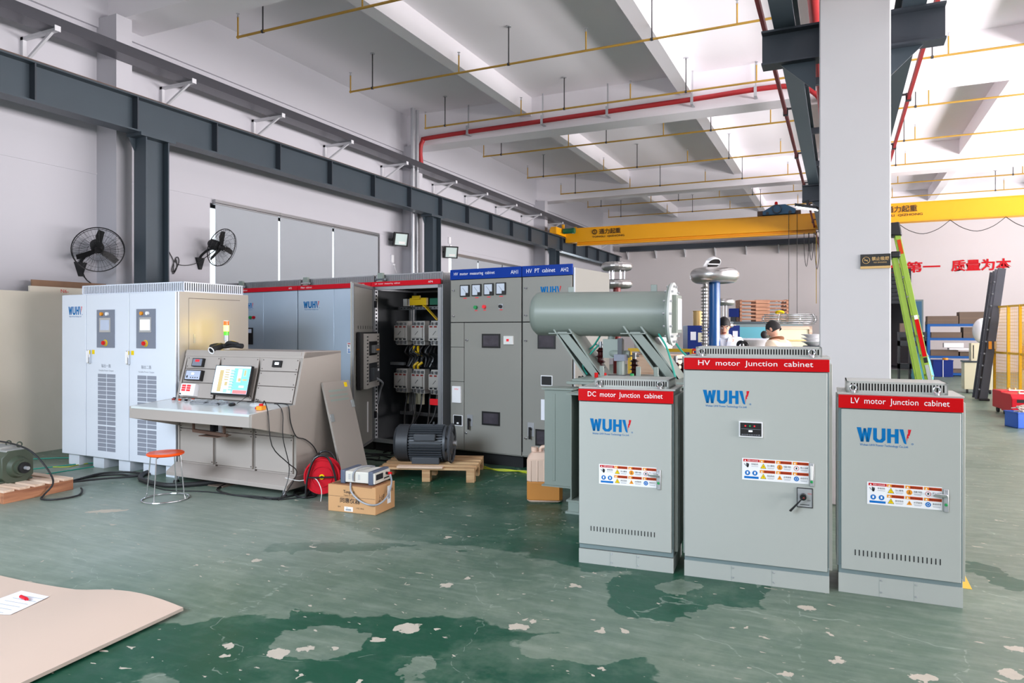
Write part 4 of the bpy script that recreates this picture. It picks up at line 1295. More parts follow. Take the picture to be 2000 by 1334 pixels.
for z in (1.93, 1.45, 0.78, 0.45):
    r.box(0.05, w - 0.06, 0.5, 0.54, z, z + 0.045)
for x in (0.22, 0.27):
    r.box(x, x + 0.025, 0.5, 0.53, 0.5, 2.0)
r.box(0.05, 0.3, 0.3, 0.34, 1.16, 1.2)
for k in range(18):
    r.box(0.07 + k * 0.06, 0.09 + k * 0.06, 0.499, 0.5, 1.945, 1.96, 'gap')
r.build('mounting_rails', t, flat=True)
cc = None
for z in (1.5, 0.84):
    for i, x in enumerate((0.12, 0.43, 0.74)):
        c = MB('contactor')
        c.box(0, 0.24, 0.0, 0.14, 0.0, 0.21).box(0.03, 0.21, -0.02, 0.0, 0.04, 0.17).box(0.02, 0.22, 0.03, 0.13, -0.06, 0).box(0.02, 0.22, 0.03, 0.13, 0.21, 0.27)
        for k in range(3):
            c.box(0.02 + 0.075 * k, 0.065 + 0.075 * k, -0.004, 0.0, 0.18, 0.2, 'bus_red').box(0.02 + 0.075 * k, 0.065 + 0.075 * k, -0.004, 0.0, 0.01, 0.03, 'ink')
            c.box(0.03 + 0.07 * k, 0.06 + 0.07 * k, 0.0, 0.03, 0.21, 0.25, 'inner').cyl((0.045 + 0.07 * k, -0.005, 0.235), (0.045 + 0.07 * k, 0.0, 0.235), 0.01, n=8, m='chrome').box(0.03 + 0.07 * k, 0.06 + 0.07 * k, 0.0, 0.03, -0.045, 0.0, 'inner').cyl((0.045 + 0.07 * k, -0.005, -0.02), (0.045 + 0.07 * k, 0.0, -0.02), 0.01, n=8, m='chrome')
        c.bar((0.09, -0.021, 0.08), (0.14, -0.021, 0.13), 0.006, 0.002, 'ink', up=(0, 1, 0))
        c.build('contactor', t, flat=True, loc=(x, 0.3, z))
bb = MB('bus_yellow').box(0.3, 0.6, 0.42, 0.46, 1.99, 2.09).box(0.36, 0.5, 0.4, 0.42, 2.07, 2.12).bar((0.6, 0.4, 1.97), (0.82, 0.4, 1.78), 0.01, 0.05, None, up=(0, 1, 0))
bb.bar((0.58, 0.4, 1.98), (0.64, 0.4, 1.95), 0.012, 0.07, None, up=(0, 1, 0))
bb.build('yellow_busbar', t, flat=True)
MB('bus_green').box(0.66, 0.96, 0.42, 0.46, 1.99, 2.08).bar((0.98, 0.4, 1.99), (1.12, 0.4, 1.8), 0.01, 0.04, None, up=(0, 1, 0)).build('green_busbar', t, flat=True)
MB('bus_red').box(1.04, 1.14, 0.42, 0.46, 1.99, 2.08).box(0.96, 1.04, 0.4, 0.44, 1.99, 2.09, 'contactor').build('red_busbar', t, flat=True)
MB('contactor').box(0.2, 0.27, 0.4, 0.46, 1.98, 2.08).build('fuse_holder', t, flat=True)
ins = MB('bus_yellow')
for x in (0.42, 0.49, 0.9, 0.96):
    for z0, z1 in ((1.42, 1.3), (1.12, 1.2)):
        ins.tube([(x, 0.38, z0), (x + 0.02, 0.36, (z0 + z1) / 2), (x + 0.06, 0.4, z1)], 0.018, n=8, smooth=3)
ins.build('yellow_leads', t)
ins = MB('black')
random.seed(3)
for i in range(16):
    x = 0.3 + 0.055 * i
    ins.tube([(x, 0.4, 1.44), (x + random.uniform(-.04, .06), 0.34, 1.34), (x + random.uniform(-.08, .08), 0.42, 1.27), (x + random.uniform(-.04, .04), 0.38, 1.14)], 0.014, n=6, smooth=3)
for i in range(7):
    x = 0.2 + 0.13 * i
    ins.tube([(x, 0.5, 0.78), (x + random.uniform(-.06, .06), 0.42, 0.5), (x + random.uniform(-.1, .1), 0.3, 0.25), (x + random.uniform(-.1, .1), 0.1, 0.03), (x + 0.1, -0.1, 0.015)], 0.012, n=6, smooth=3)
ins.build('black_leads', t)
MB('led_red').box(0.76, 0.92, 0.3, 0.34, 0.64, 0.72).build('red_block', t, flat=True)
MB('cream').box(0.12, 0.42, 0.55, 0.6, 0.6, 0.92).build('inner_panel', t, flat=True)
# its open door, hinged at the left edge and swung towards the room
da = atan2(-1.0, 0.41) - RA
do = MB('cab2').box(0, 1.06, -0.02, 0.0, 0.13, 2.235).box(0.02, 1.04, 0.0, 0.012, 0.15, 0.17, 'inner').box(0.02, 1.04, 0.0, 0.012, 2.19, 2.215, 'inner').box(0.02, 0.05, 0.0, 0.02, 0.15, 2.21, 'inner').box(1.03, 1.055, 0.0, 0.02, 0.14, 2.22, 'inner')
do.box(0.3, 0.33, 0.0, 0.012, 0.3, 0.7, 'white')
door = do.build('door', t, bevel=0.002, loc=(0.03, -0.02, 0), rot=(0, 0, da))
pc = MB('black').box(0.08, 0.9, 0.02, 0.06, 0.9, 1.62)
pc.box(0.06, 0.74, 0.06, 0.1, 0.9, 1.6, 'contactor')
pc.box(0.2, 0.62, 0.1, 0.105, 1.32, 1.5, 'black').box(0.2, 0.62, 0.1, 0.105, 0.98, 1.22, 'inner_dark')
for x in (0.1, 0.66):
    for k in range(15):
        pc.box(x, x + 0.07, 0.1, 0.102, 0.95 + 0.043 * k, 0.965 + 0.043 * k, 'gap')
pc.box(0.25, 0.5, 0.105, 0.15, 1.35, 1.45, 'inner').box(0.28, 0.42, 0.15, 0.155, 1.38, 1.4, 'warn_orange').box(0.25, 0.55, 0.105, 0.15, 1.0, 1.16, 'motor').box(0.3, 0.36, 0.15, 0.155, 1.11, 1.14, 'white')
for k in range(7):
    pc.box(0.1 + 0.12 * k, 0.11 + 0.12 * k, 0.012, 0.016, 1.66, 1.7, 'ink')
pc.build('control_tray', door, flat=True)
MB('cable_grey').tube([(0.4, 0.14, 1.02), (0.3, 0.2, 0.95), (0.16, 0.14, 0.85), (0.08, 0.08, 0.65)], 0.014, n=8).build('data_cable', door)
for z in (0.45, 1.95):
    MB('ink').box(-0.02, 0.03, 0.0, 0.05, z, z + 0.09).build('hinge', door, flat=True)

# ---------------------------------------------------------------- white power cabinet at the left
t = thing('power_cabinet', 'wide white power supply cabinet with two touch screens and louvred doors', 'cabinet', (-8.66, 5.56, 0), radians(-1.2))
w, d = 2.03, 1.0
b = MB('inv').box(0, w - 0.002, 0.0, d, 0.133, 2.075)
b.box(0, w - 0.002, -0.003, 0, 0.14, 2.07, 'gap')
b.build('cabinet_body', t, bevel=0.004)
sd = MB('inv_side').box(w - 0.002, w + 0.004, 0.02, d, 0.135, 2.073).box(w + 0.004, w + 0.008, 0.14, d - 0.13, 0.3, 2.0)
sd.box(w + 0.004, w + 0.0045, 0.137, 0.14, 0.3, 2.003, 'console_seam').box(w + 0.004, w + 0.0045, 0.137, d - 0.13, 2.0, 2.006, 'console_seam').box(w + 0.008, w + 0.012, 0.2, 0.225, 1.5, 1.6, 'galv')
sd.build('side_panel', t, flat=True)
for x in (0.05, 0.52, 0.99, 1.42, 1.8):
    MB('inv').box(x, x + 0.2, 0.03, 0.9, 0, 0.133).build('foot', t, bevel=0.003)
MB('gap').box(0.1, w - 0.1, 0.3, 0.32, 0.0, 0.13).build('base_back', t, flat=True)
vent_box(0.2, w - 0.03, 0.1, d - 0.05, 2.075, 2.19, pitch=0.03, m='inv').build('vent_hood', t, flat=True)
fy = -0.024
xs = (0.0, 0.47, 1.25, 2.028)
doors = [MB('inv').box(xs[i] + 0.003, xs[i + 1] - 0.004, fy, -0.003, 0.14, 2.07).build('door', t, bevel=0.004) for i in range(3)]
b = MB('logo_blue')
logo(b, 0.13, fy - 0.0006, 1.83, 0.26, h=0.1)
b.build('company_logo', doors[0], flat=True)
for i, (x, cn) in enumerate(((0.68, '输出一路'), (1.385, '输出二路'))):
    D = doors[i + 1]
    c = MB('panel_grey').box(x, x + 0.32, fy - 0.008, fy, 1.44, 1.885)
    c.box(x + 0.055, x + 0.255, fy - 0.014, fy - 0.008, 1.62, 1.79, 'galv').box(x + 0.075, x + 0.235, fy - 0.0146, fy - 0.014, 1.645, 1.765, 'screen_dim' if i == 0 else 'screen_white')
    for q, m in ((0.1, 'warn_orange'), (0.2, 'white')):
        c.cyl((x + q, fy - 0.008, 1.835), (x + q, fy - 0.03, 1.835), 0.021, n=14, m=m)
    c.cyl((x + 0.16, fy - 0.008, 1.495), (x + 0.16, fy - 0.014, 1.495), 0.038, n=20, m='warn_yellow').cyl((x + 0.16, fy - 0.014, 1.495), (x + 0.16, fy - 0.045, 1.495), 0.024, n=16, m='red').cyl((x + 0.16, fy - 0.014, 1.495), (x + 0.16, fy - 0.03, 1.495), 0.03, n=16, m='gold')
    c.build('control_plate', D, flat=True)
    hx = x - 0.15
    MB('chrome').box(hx, hx + 0.035, fy - 0.03, fy, 1.25, 1.41).box(hx + 0.004, hx + 0.03, fy - 0.045, fy - 0.03, 1.26, 1.4, 'white').build('door_handle', D, bevel=0.004)
    MB('warn_yellow').box(hx + 0.05, hx + 0.1, fy - 0.0008, fy, 1.36, 1.41).build('key_tag', D, flat=True)
    tt = MB('pale_ink').text(cn, (x + 0.16, fy - 0.0008, 1.205), 0.042, 0.17, 'panel_grey', center=True)
    tt.text('Variable Power Output', (x + 0.16, fy - 0.0008, 1.155), 0.026, 0.27, 'pale_ink', center=True)
    tt.build('door_lettering', D, flat=True)
    g = MB('grille')
    for gi, z1 in enumerate((1.13, 0.825, 0.515)):
        for r in range(6):
            for c_ in range(2):
                x0 = x + 0.01 + c_ * 0.165
                z = z1 - 0.05 * r
                g.box(x0, x0 + 0.155, fy - 0.0007, fy, z - 0.043, z)
                for q in range(3):
                    g.box(x0 + 0.003, x0 + 0.152, fy - 0.0012, fy - 0.0007, z - 0.038 + 0.0135 * q, z - 0.033 + 0.0135 * q, 'panel_grey')
    g.build('vent_grille', D, flat=True)

# ---------------------------------------------------------------- control desk
t = thing('control_desk', 'wide beige control desk with sloping instrument panel', 'control desk', (-6.61, 5.5, 0), radians(-1.6))
w = 1.72
side = [(0, 0.16), (0, 0.6), (-0.57, 0.745), (-0.57, 0.865), (-0.02, 0.905), (0.10, 1.36), (0.12, 1.425), (0.67, 1.425), (0.67, 0.1), (0.02, 0.1)]
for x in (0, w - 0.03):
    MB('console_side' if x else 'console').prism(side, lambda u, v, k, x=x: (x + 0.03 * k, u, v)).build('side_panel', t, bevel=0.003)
b = MB('console')
b.box(0.03, w - 0.03, 0.02, 0.66, 0.12, 0.6).box(0.03, w - 0.03, 0.1, 0.67, 0.6, 1.42)
b.prism([(0.02, 0.6), (0.02, 0.9), (0.12, 1.3), (0.14, 1.41), (0.2, 1.41), (0.2, 0.6)], lambda u, v, k: (0.03 + (w - 0.06) * k, u, v))
b.build('desk_body', t, flat=True)
pl = MB('console').prism([(0.66, 0.08), (-0.14, 0.08), (-0.14, 0.12), (-0.02, 0.2), (0.66, 0.2)], lambda u, v, k: (-0.005 + (w + 0.01) * k, u, v))
pl.build('plinth', t, bevel=0.002)
MB('desk_top').prism([(-0.575, 0.845), (-0.575, 0.868), (-0.01, 0.905), (-0.01, 0.885)], lambda u, v, k: (0.03 + (w - 0.06) * k, u, v)).build('desk_top', t, bevel=0.002)
MB('console').box(0.03, w - 0.03, -0.57, -0.555, 0.745, 0.846).box(0.03, w - 0.03, -0.555, -0.1, 0.75, 0.76).build('desk_front', t, flat=True)
MB('console').prism([(0.095, 1.36), (0.115, 1.427), (0.67, 1.427), (0.67, 1.40), (0.14, 1.36)], lambda u, v, k: (0.0 + w * k, u, v)).build('top_cover', t, bevel=0.002)


def sp(x, z, e=0.0):
    """point on the sloping panel at height z, e metres in front"""
    k = (z - 0.905) / (1.36 - 0.905)
    return (x, -0.005 + 0.115 * k - e, z + 0.25 * e)


def slab(mb, x0, x1, z0, z1, e0, e1, m=None):
    mb.hexa([sp(x0, z0, e1), sp(x1, z0, e1), sp(x1, z0, e0), sp(x0, z0, e0)], [sp(x0, z1, e1), sp(x1, z1, e1), sp(x1, z1, e0), sp(x0, z1, e0)], m)


cols = ((0.05, 0.555), (0.6, 1.125), (1.17, 1.675))
for i, (x0, x1) in enumerate(cols):
    rows = ((1.225, 1.355), (1.075, 1.218), (0.915, 1.068)) if i != 1 else ((0.915, 1.355),)
    for (z0, z1) in rows:
        p = MB('console')
        slab(p, x0, x1, z0, z1, 0.0, 0.012)
        for sx in (x0 + 0.02, x1 - 0.02):
            for zz in (z0 + 0.02, z1 - 0.02):
                p.cyl(sp(sx, zz, 0.012), sp(sx, zz, 0.016), 0.006, n=8, m='console_seam')
        p.build('instrument_panel', t, bevel=0.0015)
    p = MB('console_seam')
    slab(p, x0 - 0.01, x1 + 0.004, 0.91, 1.36, 0.0, 0.002)
    p.build('panel_recess', t, flat=True)
    for (z0, z1) in ((0.22, 0.57), (0.58, 0.72)):
        p = MB('console').box(x0, x1, -0.006, 0.02, z0, z1)
        for sx in (x0 + 0.012, x1 - 0.012):
            for zz in (z0 + 0.02, z1 - 0.02):
                p.cyl((sx, -0.006, zz), (sx, -0.011, zz), 0.007, n=8, m='console_seam')
        p.build('lower_panel', t, bevel=0.0015)
    MB('console_seam').box(x0 - 0.012, x0 - 0.002, -0.002, 0.02, 0.2, 0.72).build('panel_gap', t, flat=True)
lt = MB('ink').text('Wuhan UHV Power Technology Co.,Ltd', (1.2, 0.103, 1.385), 0.02, 0.42, 'ink', U=(0, 0.29, 0.957))
lt.build('desk_lettering', t, flat=True)
lt = MB('pale_ink').text('武汉特高压电力科技有限公司', (0.12, 0.103, 1.385), 0.022, 0.45, 'gold', U=(0, 0.29, 0.957))
lt.build('desk_lettering', t, flat=True)
p = MB('black'); slab(p, 0.165, 0.335, 1.24, 1.33, 0.012, 0.04); slab(p, 0.175, 0.32, 1.248, 1.322, 0.04, 0.042, 'panel_grey'); slab(p, 0.215, 0.28, 1.29, 1.315, 0.042, 0.043, 'led_red')
p.build('panel_meter', t, flat=True)
p = MB('black'); slab(p, 0.11, 0.36, 1.09, 1.2, 0.012, 0.05); slab(p, 0.122, 0.345, 1.1, 1.192, 0.05, 0.052, 'screen_dim'); slab(p, 0.21, 0.25, 1.15, 1.17, 0.052, 0.053, 'screen_white'); slab(p, 0.14, 0.16, 1.115, 1.14, 0.052, 0.053, 'ink')
for k in range(4):
    slab(p, 0.2 + 0.035 * k, 0.215 + 0.035 * k, 1.115, 1.125, 0.052, 0.053, 'ink')
p.build('panel_controller', t, flat=True)
p = MB('white'); slab(p, 0.11, 0.33, 0.925, 1.05, 0.012, 0.07)
for k in range(3):
    for q, xx in enumerate((0.13, 0.205)):
        slab(p, xx, xx + 0.06, 0.97 + 0.024 * k, 0.99 + 0.024 * k, 0.07, 0.071, 'led_red')
p.cyl(sp(0.128, 0.94, 0.07), sp(0.128, 0.94, 0.078), 0.008, n=10, m='ink')
p.build('digital_readout', t, flat=True)
p = MB('black'); slab(p, 1.335, 1.455, 1.262, 1.328, 0.012, 0.03); slab(p, 1.37, 1.425, 1.285, 1.31, 0.03, 0.031, 'screen_white')
p.build('panel_meter', t, flat=True)
bt = [(0.1, 'ink'), (0.15, 'bus_red'), (0.205, 'galv'), (0.25, 'orange_strip'), (0.3, 'galv'), (0.345, 'ink'), (0.39, 'orange_strip'), (0.44, 'galv')]
for i, (x, m) in enumerate(bt):
    yy = -0.12 - 0.05 * (i % 2)
    zz = 0.896 + 0.0655 * (yy + 0.01) 
    MB('chrome').cyl((x, yy, zz), (x, yy, zz + 0.012), 0.02, n=14).cyl((x, yy, zz + 0.012), (x, yy, zz + 0.032), 0.016, n=14, m=m).build('push_button', t)
for x, y in ((0.08, -0.08), (1.64, -0.08), (0.08, 0.6), (1.64, 0.6)):
    MB('galv').cyl((x, y, 0.02), (x, y, 0.09), 0.016, n=10).cyl((x, y, 0.0), (x, y, 0.022), 0.035, 0.025, n=14, m='rubber').build('levelling_foot', t)
br = MB('rail')
for x in (0.62, 1.06):
    br.bar((x, -0.3, 0.75), (x, -0.3, 0.62), 0.02)
br.bar((0.62, -0.3, 0.62), (1.1, -0.3, 0.6), 0.03).bar((0.62, -0.08, 0.64), (1.06, -0.08, 0.64), 0.02).box(0.74, 1.0, -0.34, -0.16, 0.575, 0.583).box(0.74, 0.78, -0.2, -0.1, 0.6, 0.74, 'ink').box(0.86, 0.9, -0.2, -0.18, 0.6, 0.74, 'galv')
br.build('keyboard_bracket', t, flat=True)
TD = t


def onto(tx, x, y, z=0.0):
    a = tx.rotation_euler[2]
    return (tx.location[0] + cos(a) * x - sin(a) * y, tx.location[1] + sin(a) * x + cos(a) * y, z)


# things on the desk
m = thing('monitor', 'wide computer monitor showing a light blue control screen on the desk', 'monitor', onto(TD, 0.87, -0.1, 0.89), radians(-1.6))
tl = radians(-14)
sc = MB('black').box(-0.26, 0.26, -0.012, 0.02, 0.07, 0.385)
sc.box(-0.252, 0.252, -0.0126, -0.012, 0.09, 0.378, 'screen_pale')
s2 = -0.0132
def scr(x0, x1, z0, z1, mm, y=s2):
    sc.quad([(-0.25 + x0 * 0.5, y, 0.092 + z0 * 0.284), (-0.25 + x1 * 0.5, y, 0.092 + z0 * 0.284), (-0.25 + x1 * 0.5, y, 0.092 + z1 * 0.284), (-0.25 + x0 * 0.5, y, 0.092 + z1 * 0.284)], mm)
scr(0.55, 1, 0, 0.93, 'screen_blue')
scr(0, 1, 0.93, 1, 'screen_pale')
s3 = s2 - 0.0005
scr(0.6, 1.0, 0, 0.13, 'screen_red', s3)
scr(0.14, 0.25, 0.05, 0.85, 'screen_tan', s3)
for k in range(5):
    scr(0.3, 0.42, 0.48 + 0.09 * k, 0.52 + 0.09 * k, 'screen_tan', s3)
    scr(0.29, 0.45, 0.53 + 0.08 * k, 0.535 + 0.08 * k, 'pale_ink', s3)
for k in range(8):
    scr(0.46, 0.58, 0.12 + 0.1 * k, 0.17 + 0.1 * k, 'screen_green', s3)
    scr(0.46, 0.58, 0.11 + 0.1 * k, 0.12 + 0.1 * k, 'ink', s3)
scr(0.33, 0.43, 0.02, 0.15, 'screen_green', s3)
scr(0.33, 0.41, 0.28, 0.42, 'screen_tan', s3)
scr(0.66, 0.78, 0.42, 0.9, 'screen_pale', s3)
scr(0.7, 0.78, 0.45, 0.57, 'screen_tan', s3 - 0.0004)
scr(0.82, 0.92, 0.62, 0.9, 'screen_green', s3)
scr(0.85, 0.89, 0.66, 0.86, 'screen_tan', s3 - 0.0004)
scr(0.82, 0.95, 0.48, 0.54, 'screen_tan', s3)
scr(0.75, 0.9, 0.22, 0.3, 'screen_pale', s3)
sc.build('screen', m, flat=True, rot=(tl, 0, 0), loc=(0, 0.01, 0.01))
MB('black').box(-0.06, 0.06, 0.095, 0.14, 0.16, 0.28).build('wall_mount', m, flat=True)
k = thing('keyboard', 'computer keyboard wrapped in clear plastic on the desk', 'keyboard', onto(TD, 0.74, -0.2, 0.886), radians(-4))
kb = MB('motor').box(-0.22, 0.22, -0.07, 0.07, 0, 0.02)
for r in range(5):
    for c in range(15):
        kb.box(-0.21 + 0.028 * c, -0.187 + 0.028 * c, -0.06 + 0.025 * r, -0.04 + 0.025 * r, 0.02, 0.027, 'ink')
kb.build('key_bed', k, flat=True)
pw = MB('plastic_wrap')
random.seed(5)
n_, m_ = 14, 5
vs = [(-0.24 + 0.48 * i / (n_ - 1), -0.085 + 0.17 * j / (m_ - 1), 0.03 + random.uniform(0, 0.018) if 0 < j < m_ - 1 and 0 < i < n_ - 1 else 0.004) for j in range(m_) for i in range(n_)]
pw.add(vs, [(j * n_ + i, j * n_ + i + 1, (j + 1) * n_ + i + 1, (j + 1) * n_ + i) for j in range(m_ - 1) for i in range(n_ - 1)])
M['film'] = mat('film', (235, 240, 245), 0.08, var=0.02, alpha=0.3)
pw.mats = ['film']
pw.build('plastic_cover', k)
mo = thing('computer_mouse', 'black computer mouse beside the wrapped keyboard', 'mouse', onto(TD, 1.1, -0.24, 0.886), 0.5)
MB('black').ball((0, 0, 0.016), 0.032, 0.055, 0.02).build('mouse_shell', mo)
tag(MB('black').tube([onto(TD, 1.1, -0.18, 0.905), onto(TD, 1.08, -0.1, 0.93), onto(TD, 1.15, -0.06, 0.98), onto(TD, 1.22, -0.1, 0.93), onto(TD, 1.1, -0.05, 0.91), onto(TD, 1.25, -0.04, 0.94), onto(TD, 1.2, -0.03, 0.91)], 0.003, n=5).build('mouse_cord'),
    'tangled thin black mouse cord under the monitor', 'cord')
e = thing('stop_button_box', 'small yellow and red stop switch box at the right end of the desk', 'switch', onto(TD, 1.6, -0.34, 0.883), 0.2)
MB('warn_orange').box(-0.03, 0.03, -0.04, 0.04, 0, 0.04).build('switch_case', e, bevel=0.004)
MB('red').cyl((0, 0, 0.04), (0, 0, 0.06), 0.02, n=14).cyl((-0.07, 0.02, 0.012), (-0.025, 0.01, 0.03), 0.012, n=8).build('stop_knob', e)
tag(MB('film').ball(onto(TD, 1.45, -0.25, 0.91), 0.09, 0.05, 0.028, n=10, k=6).build('plastic_bag'), 'crumpled clear plastic bag on the desk near the stop switch', 'bag')
tag(MB('black').tube([onto(TD, *p) for p in ((1.6, -0.32, 0.93), (1.63, -0.33, 0.97), (1.69, -0.36, 0.92), (1.735, -0.38, 0.84), (1.74, -0.34, 0.55), (1.75, -0.15, 0.36), (1.745, -0.02, 0.25), (1.74, -0.1, 0.12), (1.72, -0.22, 0.02), (1.5, -0.22, 0.01))], 0.005, n=6).build('black_cable'),
    'thin black cord hanging from the stop switch down the desk side', 'cord')
tag(MB('black').tube([onto(TD, *p) for p in ((1.55, -0.12, 0.92), (1.66, -0.12, 0.925), (1.735, -0.12, 0.9), (1.74, -0.1, 0.75), (1.745, -0.03, 0.6), (1.745, 0.1, 0.55), (1.745, 0.22, 0.46), (1.745, 0.28, 0.34), (1.75, 0.22, 0.2), (1.8, 0.1, 0.02))], 0.006, n=6).build('black_cable'),
    'black cord falling in a wavy line from the rear of the desk top', 'cord')
tag(MB('black').tube([onto(TD, *p) for p in ((1.6, -0.15, 0.92), (1.68, -0.2, 0.92), (1.738, -0.2, 0.84), (1.742, -0.2, 0.6), (1.745, -0.12, 0.3), (1.742, -0.18, 0.1), (1.73, -0.25, 0.01))], 0.005, n=6).build('black_cable'),
    'middle black cord hanging nearly straight down the desk side', 'cord')
tw = thing('signal_tower', 'small stacked signal lamp with glowing yellow section on the desk', 'signal lamp', onto(TD, 0.33, 0.37, 1.427))
MB('white').cyl((0, 0, 0), (0, 0, 0.012), 0.035, n=20).cyl((0, 0, 0.012), (0, 0, 0.1), 0.014, n=12).build('tower_base', tw)
MB('galv').cyl((0, 0, 0.1), (0, 0, 0.16), 0.028, n=20).build('tower_collar', tw)
MB('tower_green').cyl((0, 0, 0.16), (0, 0, 0.205), 0.028, n=20).build('green_lens', tw)
MB('amber_on').cyl((0, 0, 0.207), (0, 0, 0.272), 0.028, n=20).build('yellow_lens', tw)
MB('tower_red').cyl((0, 0, 0.274), (0, 0, 0.32), 0.028, n=20).cyl((0, 0, 0.32), (0, 0, 0.326), 0.026, n=20, m='white').build('red_lens', tw)
l = bpy.data.lights.new('signal_light', 'POINT')
l.energy = 2.4
l.color = (1.0, 0.74, 0.0)
l.shadow_soft_size = 0.03
lo_ = bpy.data.objects.new('signal_light', l)
COL.objects.link(lo_)
lo_.location = onto(TD, 0.26, 0.37, 1.667)
g = thing('handheld_tool', 'black tool with a white rimmed round mouth lying on the desk top edge', 'tool', onto(TD, 0.42, 0.22, 1.43))
MB('black_rough').tube([(-0.17, 0.02, 0.03), (-0.08, 0.02, 0.045), (0.02, 0.03, 0.04), (0.12, 0.05, 0.05), (0.25, 0.06, 0.04)], 0.028, n=10).tube([(-0.02, 0.02, 0.04), (0.0, -0.07, 0.02), (0.0, -0.13, -0.005)], 0.036, n=12, smooth=3).tube([(0.05, 0.02, 0.05), (0.12, 0.0, 0.08), (0.2, 0.05, 0.06)], 0.02, n=8).build('tool_body', g)
MB('white').torus((0, -0.135, -0.007), 0.036, 0.006, (0, 0.9, 0.4), n=20, k=6).build('mouth_ring', g)
MB('bus_yellow').tube([(0.05, 0.05, 0.08), (0.1, 0.06, 0.09), (0.16, 0.07, 0.075)], 0.01, n=6).build('yellow_strap', g)

# stool
st = thing('stool', 'orange plastic seat stool on thin chrome hairpin legs', 'stool', (-5.96, 4.82, 0))
MB('stool_orange').lathe([(0.0, 0.425), (0.12, 0.428), (0.155, 0.43), (0.168, 0.438), (0.17, 0.45), (0.162, 0.458), (0.1, 0.457), (0.0, 0.45)], n=36).build('seat', st)
lg = []
for k_ in range(4):
    a = radians(20 + 90 * k_)
    ca, sa = cos(a), sin(a)
    MB('chrome').tube([(0.1 * ca, 0.1 * sa, 0.425), (0.145 * ca, 0.145 * sa, 0.42), (0.155 * ca, 0.155 * sa, 0.395), (0.19 * ca, 0.19 * sa, 0.05), (0.207 * ca, 0.207 * sa, 0.008)], 0.0055, n=8, smooth=3).build('leg', st)
MB('chrome').torus((0, 0, 0.008), 0.21, 0.006, n=48, k=8).build('foot_ring', st)

# leaning cabinet door
d = thing('detached_panel', 'grey metal cabinet panel with yellow label leaning against the control desk side', 'panel', (-4.57, 6.02, 0.0))
rt = atan2(0.30, 1.10)
p = MB('console_side').box(-0.012, 0.012, -0.215, 0.215, 0, 1.14)
for k_ in range(3):
    p.box(0.012, 0.0128, -0.15, 0.15, 0.93 + 0.05 * k_, 0.952 + 0.05 * k_, 'trafo_side')
p.box(0.012, 0.02, -0.215, -0.16, 0.72, 0.8, 'chrome').box(0.012, 0.02, 0.165, 0.215, 0.84, 0.92, 'chrome').box(0.012, 0.0128, 0.12, 0.17, 1.07, 1.12, 'warn_yellow')
p.build('panel_sheet', d, bevel=0.002, rot=(0, -rt, 0))

# ---------------------------------------------------------------- left end: wooden sheets, green motor
for (pts, y0, y1, h, xb, xt, m_, lab) in (
        (0, 2.6, 6.42, 2.17, -9.78, -9.93, 'plywood', 'large pale plywood sheet leaning against the left wall'),
        (0, 5.95, 6.95, 2.25, -9.86, -10.0, 'plywood', 'smaller pale board showing just above the plywood sheet'),
        (0, 6.02, 7.1, 2.34, -9.92, -10.06, 'plywood_brown', 'brown board standing behind the plywood, highest of the wooden sheets')):
    o = MB(m_)
    o.hexa([(xb, y0, 0.0), (xb, y1, 0.0), (xb - 0.03, y1, 0.0), (xb - 0.03, y0, 0.0)], [(xt, y0, h), (xt, y1, h), (xt - 0.03, y1, h), (xt - 0.03, y0, h)], m_)
    tag(o.build('plywood_sheet', flat=True), lab, 'board', 'wooden sheets against the left wall')
tag(MB('plywood').hexa([(-9.4, 3.9, 0.0), (-9.4, 5.1, 0.0), (-9.43, 5.1, 0.0), (-9.43, 3.9, 0.0)], [(-9.72, 3.9, 1.95), (-9.72, 4.9, 1.95), (-9.75, 4.9, 1.95), (-9.75, 3.9, 1.95)]).build('plywood_sheet', flat=True),
    'nearest plywood offcut with slanted edge, at the far left frame edge', 'board', 'wooden sheets against the left wall')
tag(MB('red').text('N6-', (-9.955, 6.35, 2.17), 0.05, 0.11, 'red', X=(0, 1, 0), U=(-0.06, 0, 1)).build('chalk_mark', flat=True), 'small red mark on the board above the plywood', 'mark')


def pallet(name, label, loc, rz, L, D, h, boards, m_='wood_pallet', runners=3, along=False, grp='wooden pallets under the motors'):
    t = thing(name, label, 'pallet', loc, rz, grp)
    bt = 0.022
    for i in range(boards):
        y = -D / 2 + (D - 0.1) * i / (boards - 1)
        MB(m_).box(-L / 2, L / 2, y, y + 0.1, h - bt, h).build('deck_board', t, bevel=0.002)
    for i in range(runners):
        x = -L / 2 + (L - 0.09) * i / (runners - 1)
        if along:
            MB('runner_wood').box(x, x + 0.09, -D / 2, D / 2, 0.0, h - bt).build('runner', t, bevel=0.002)
        else:
            MB(m_).box(x, x + 0.09, -D / 2, D / 2, h - bt - 0.02, h - bt).build('runner', t, bevel=0.002)
            for y in (-D / 2, -0.05, D / 2 - 0.1):
                MB(m_).box(x, x + 0.09, y, y + 0.1, 0.0, h - bt - 0.02).build('block', t, bevel=0.002)
    return t


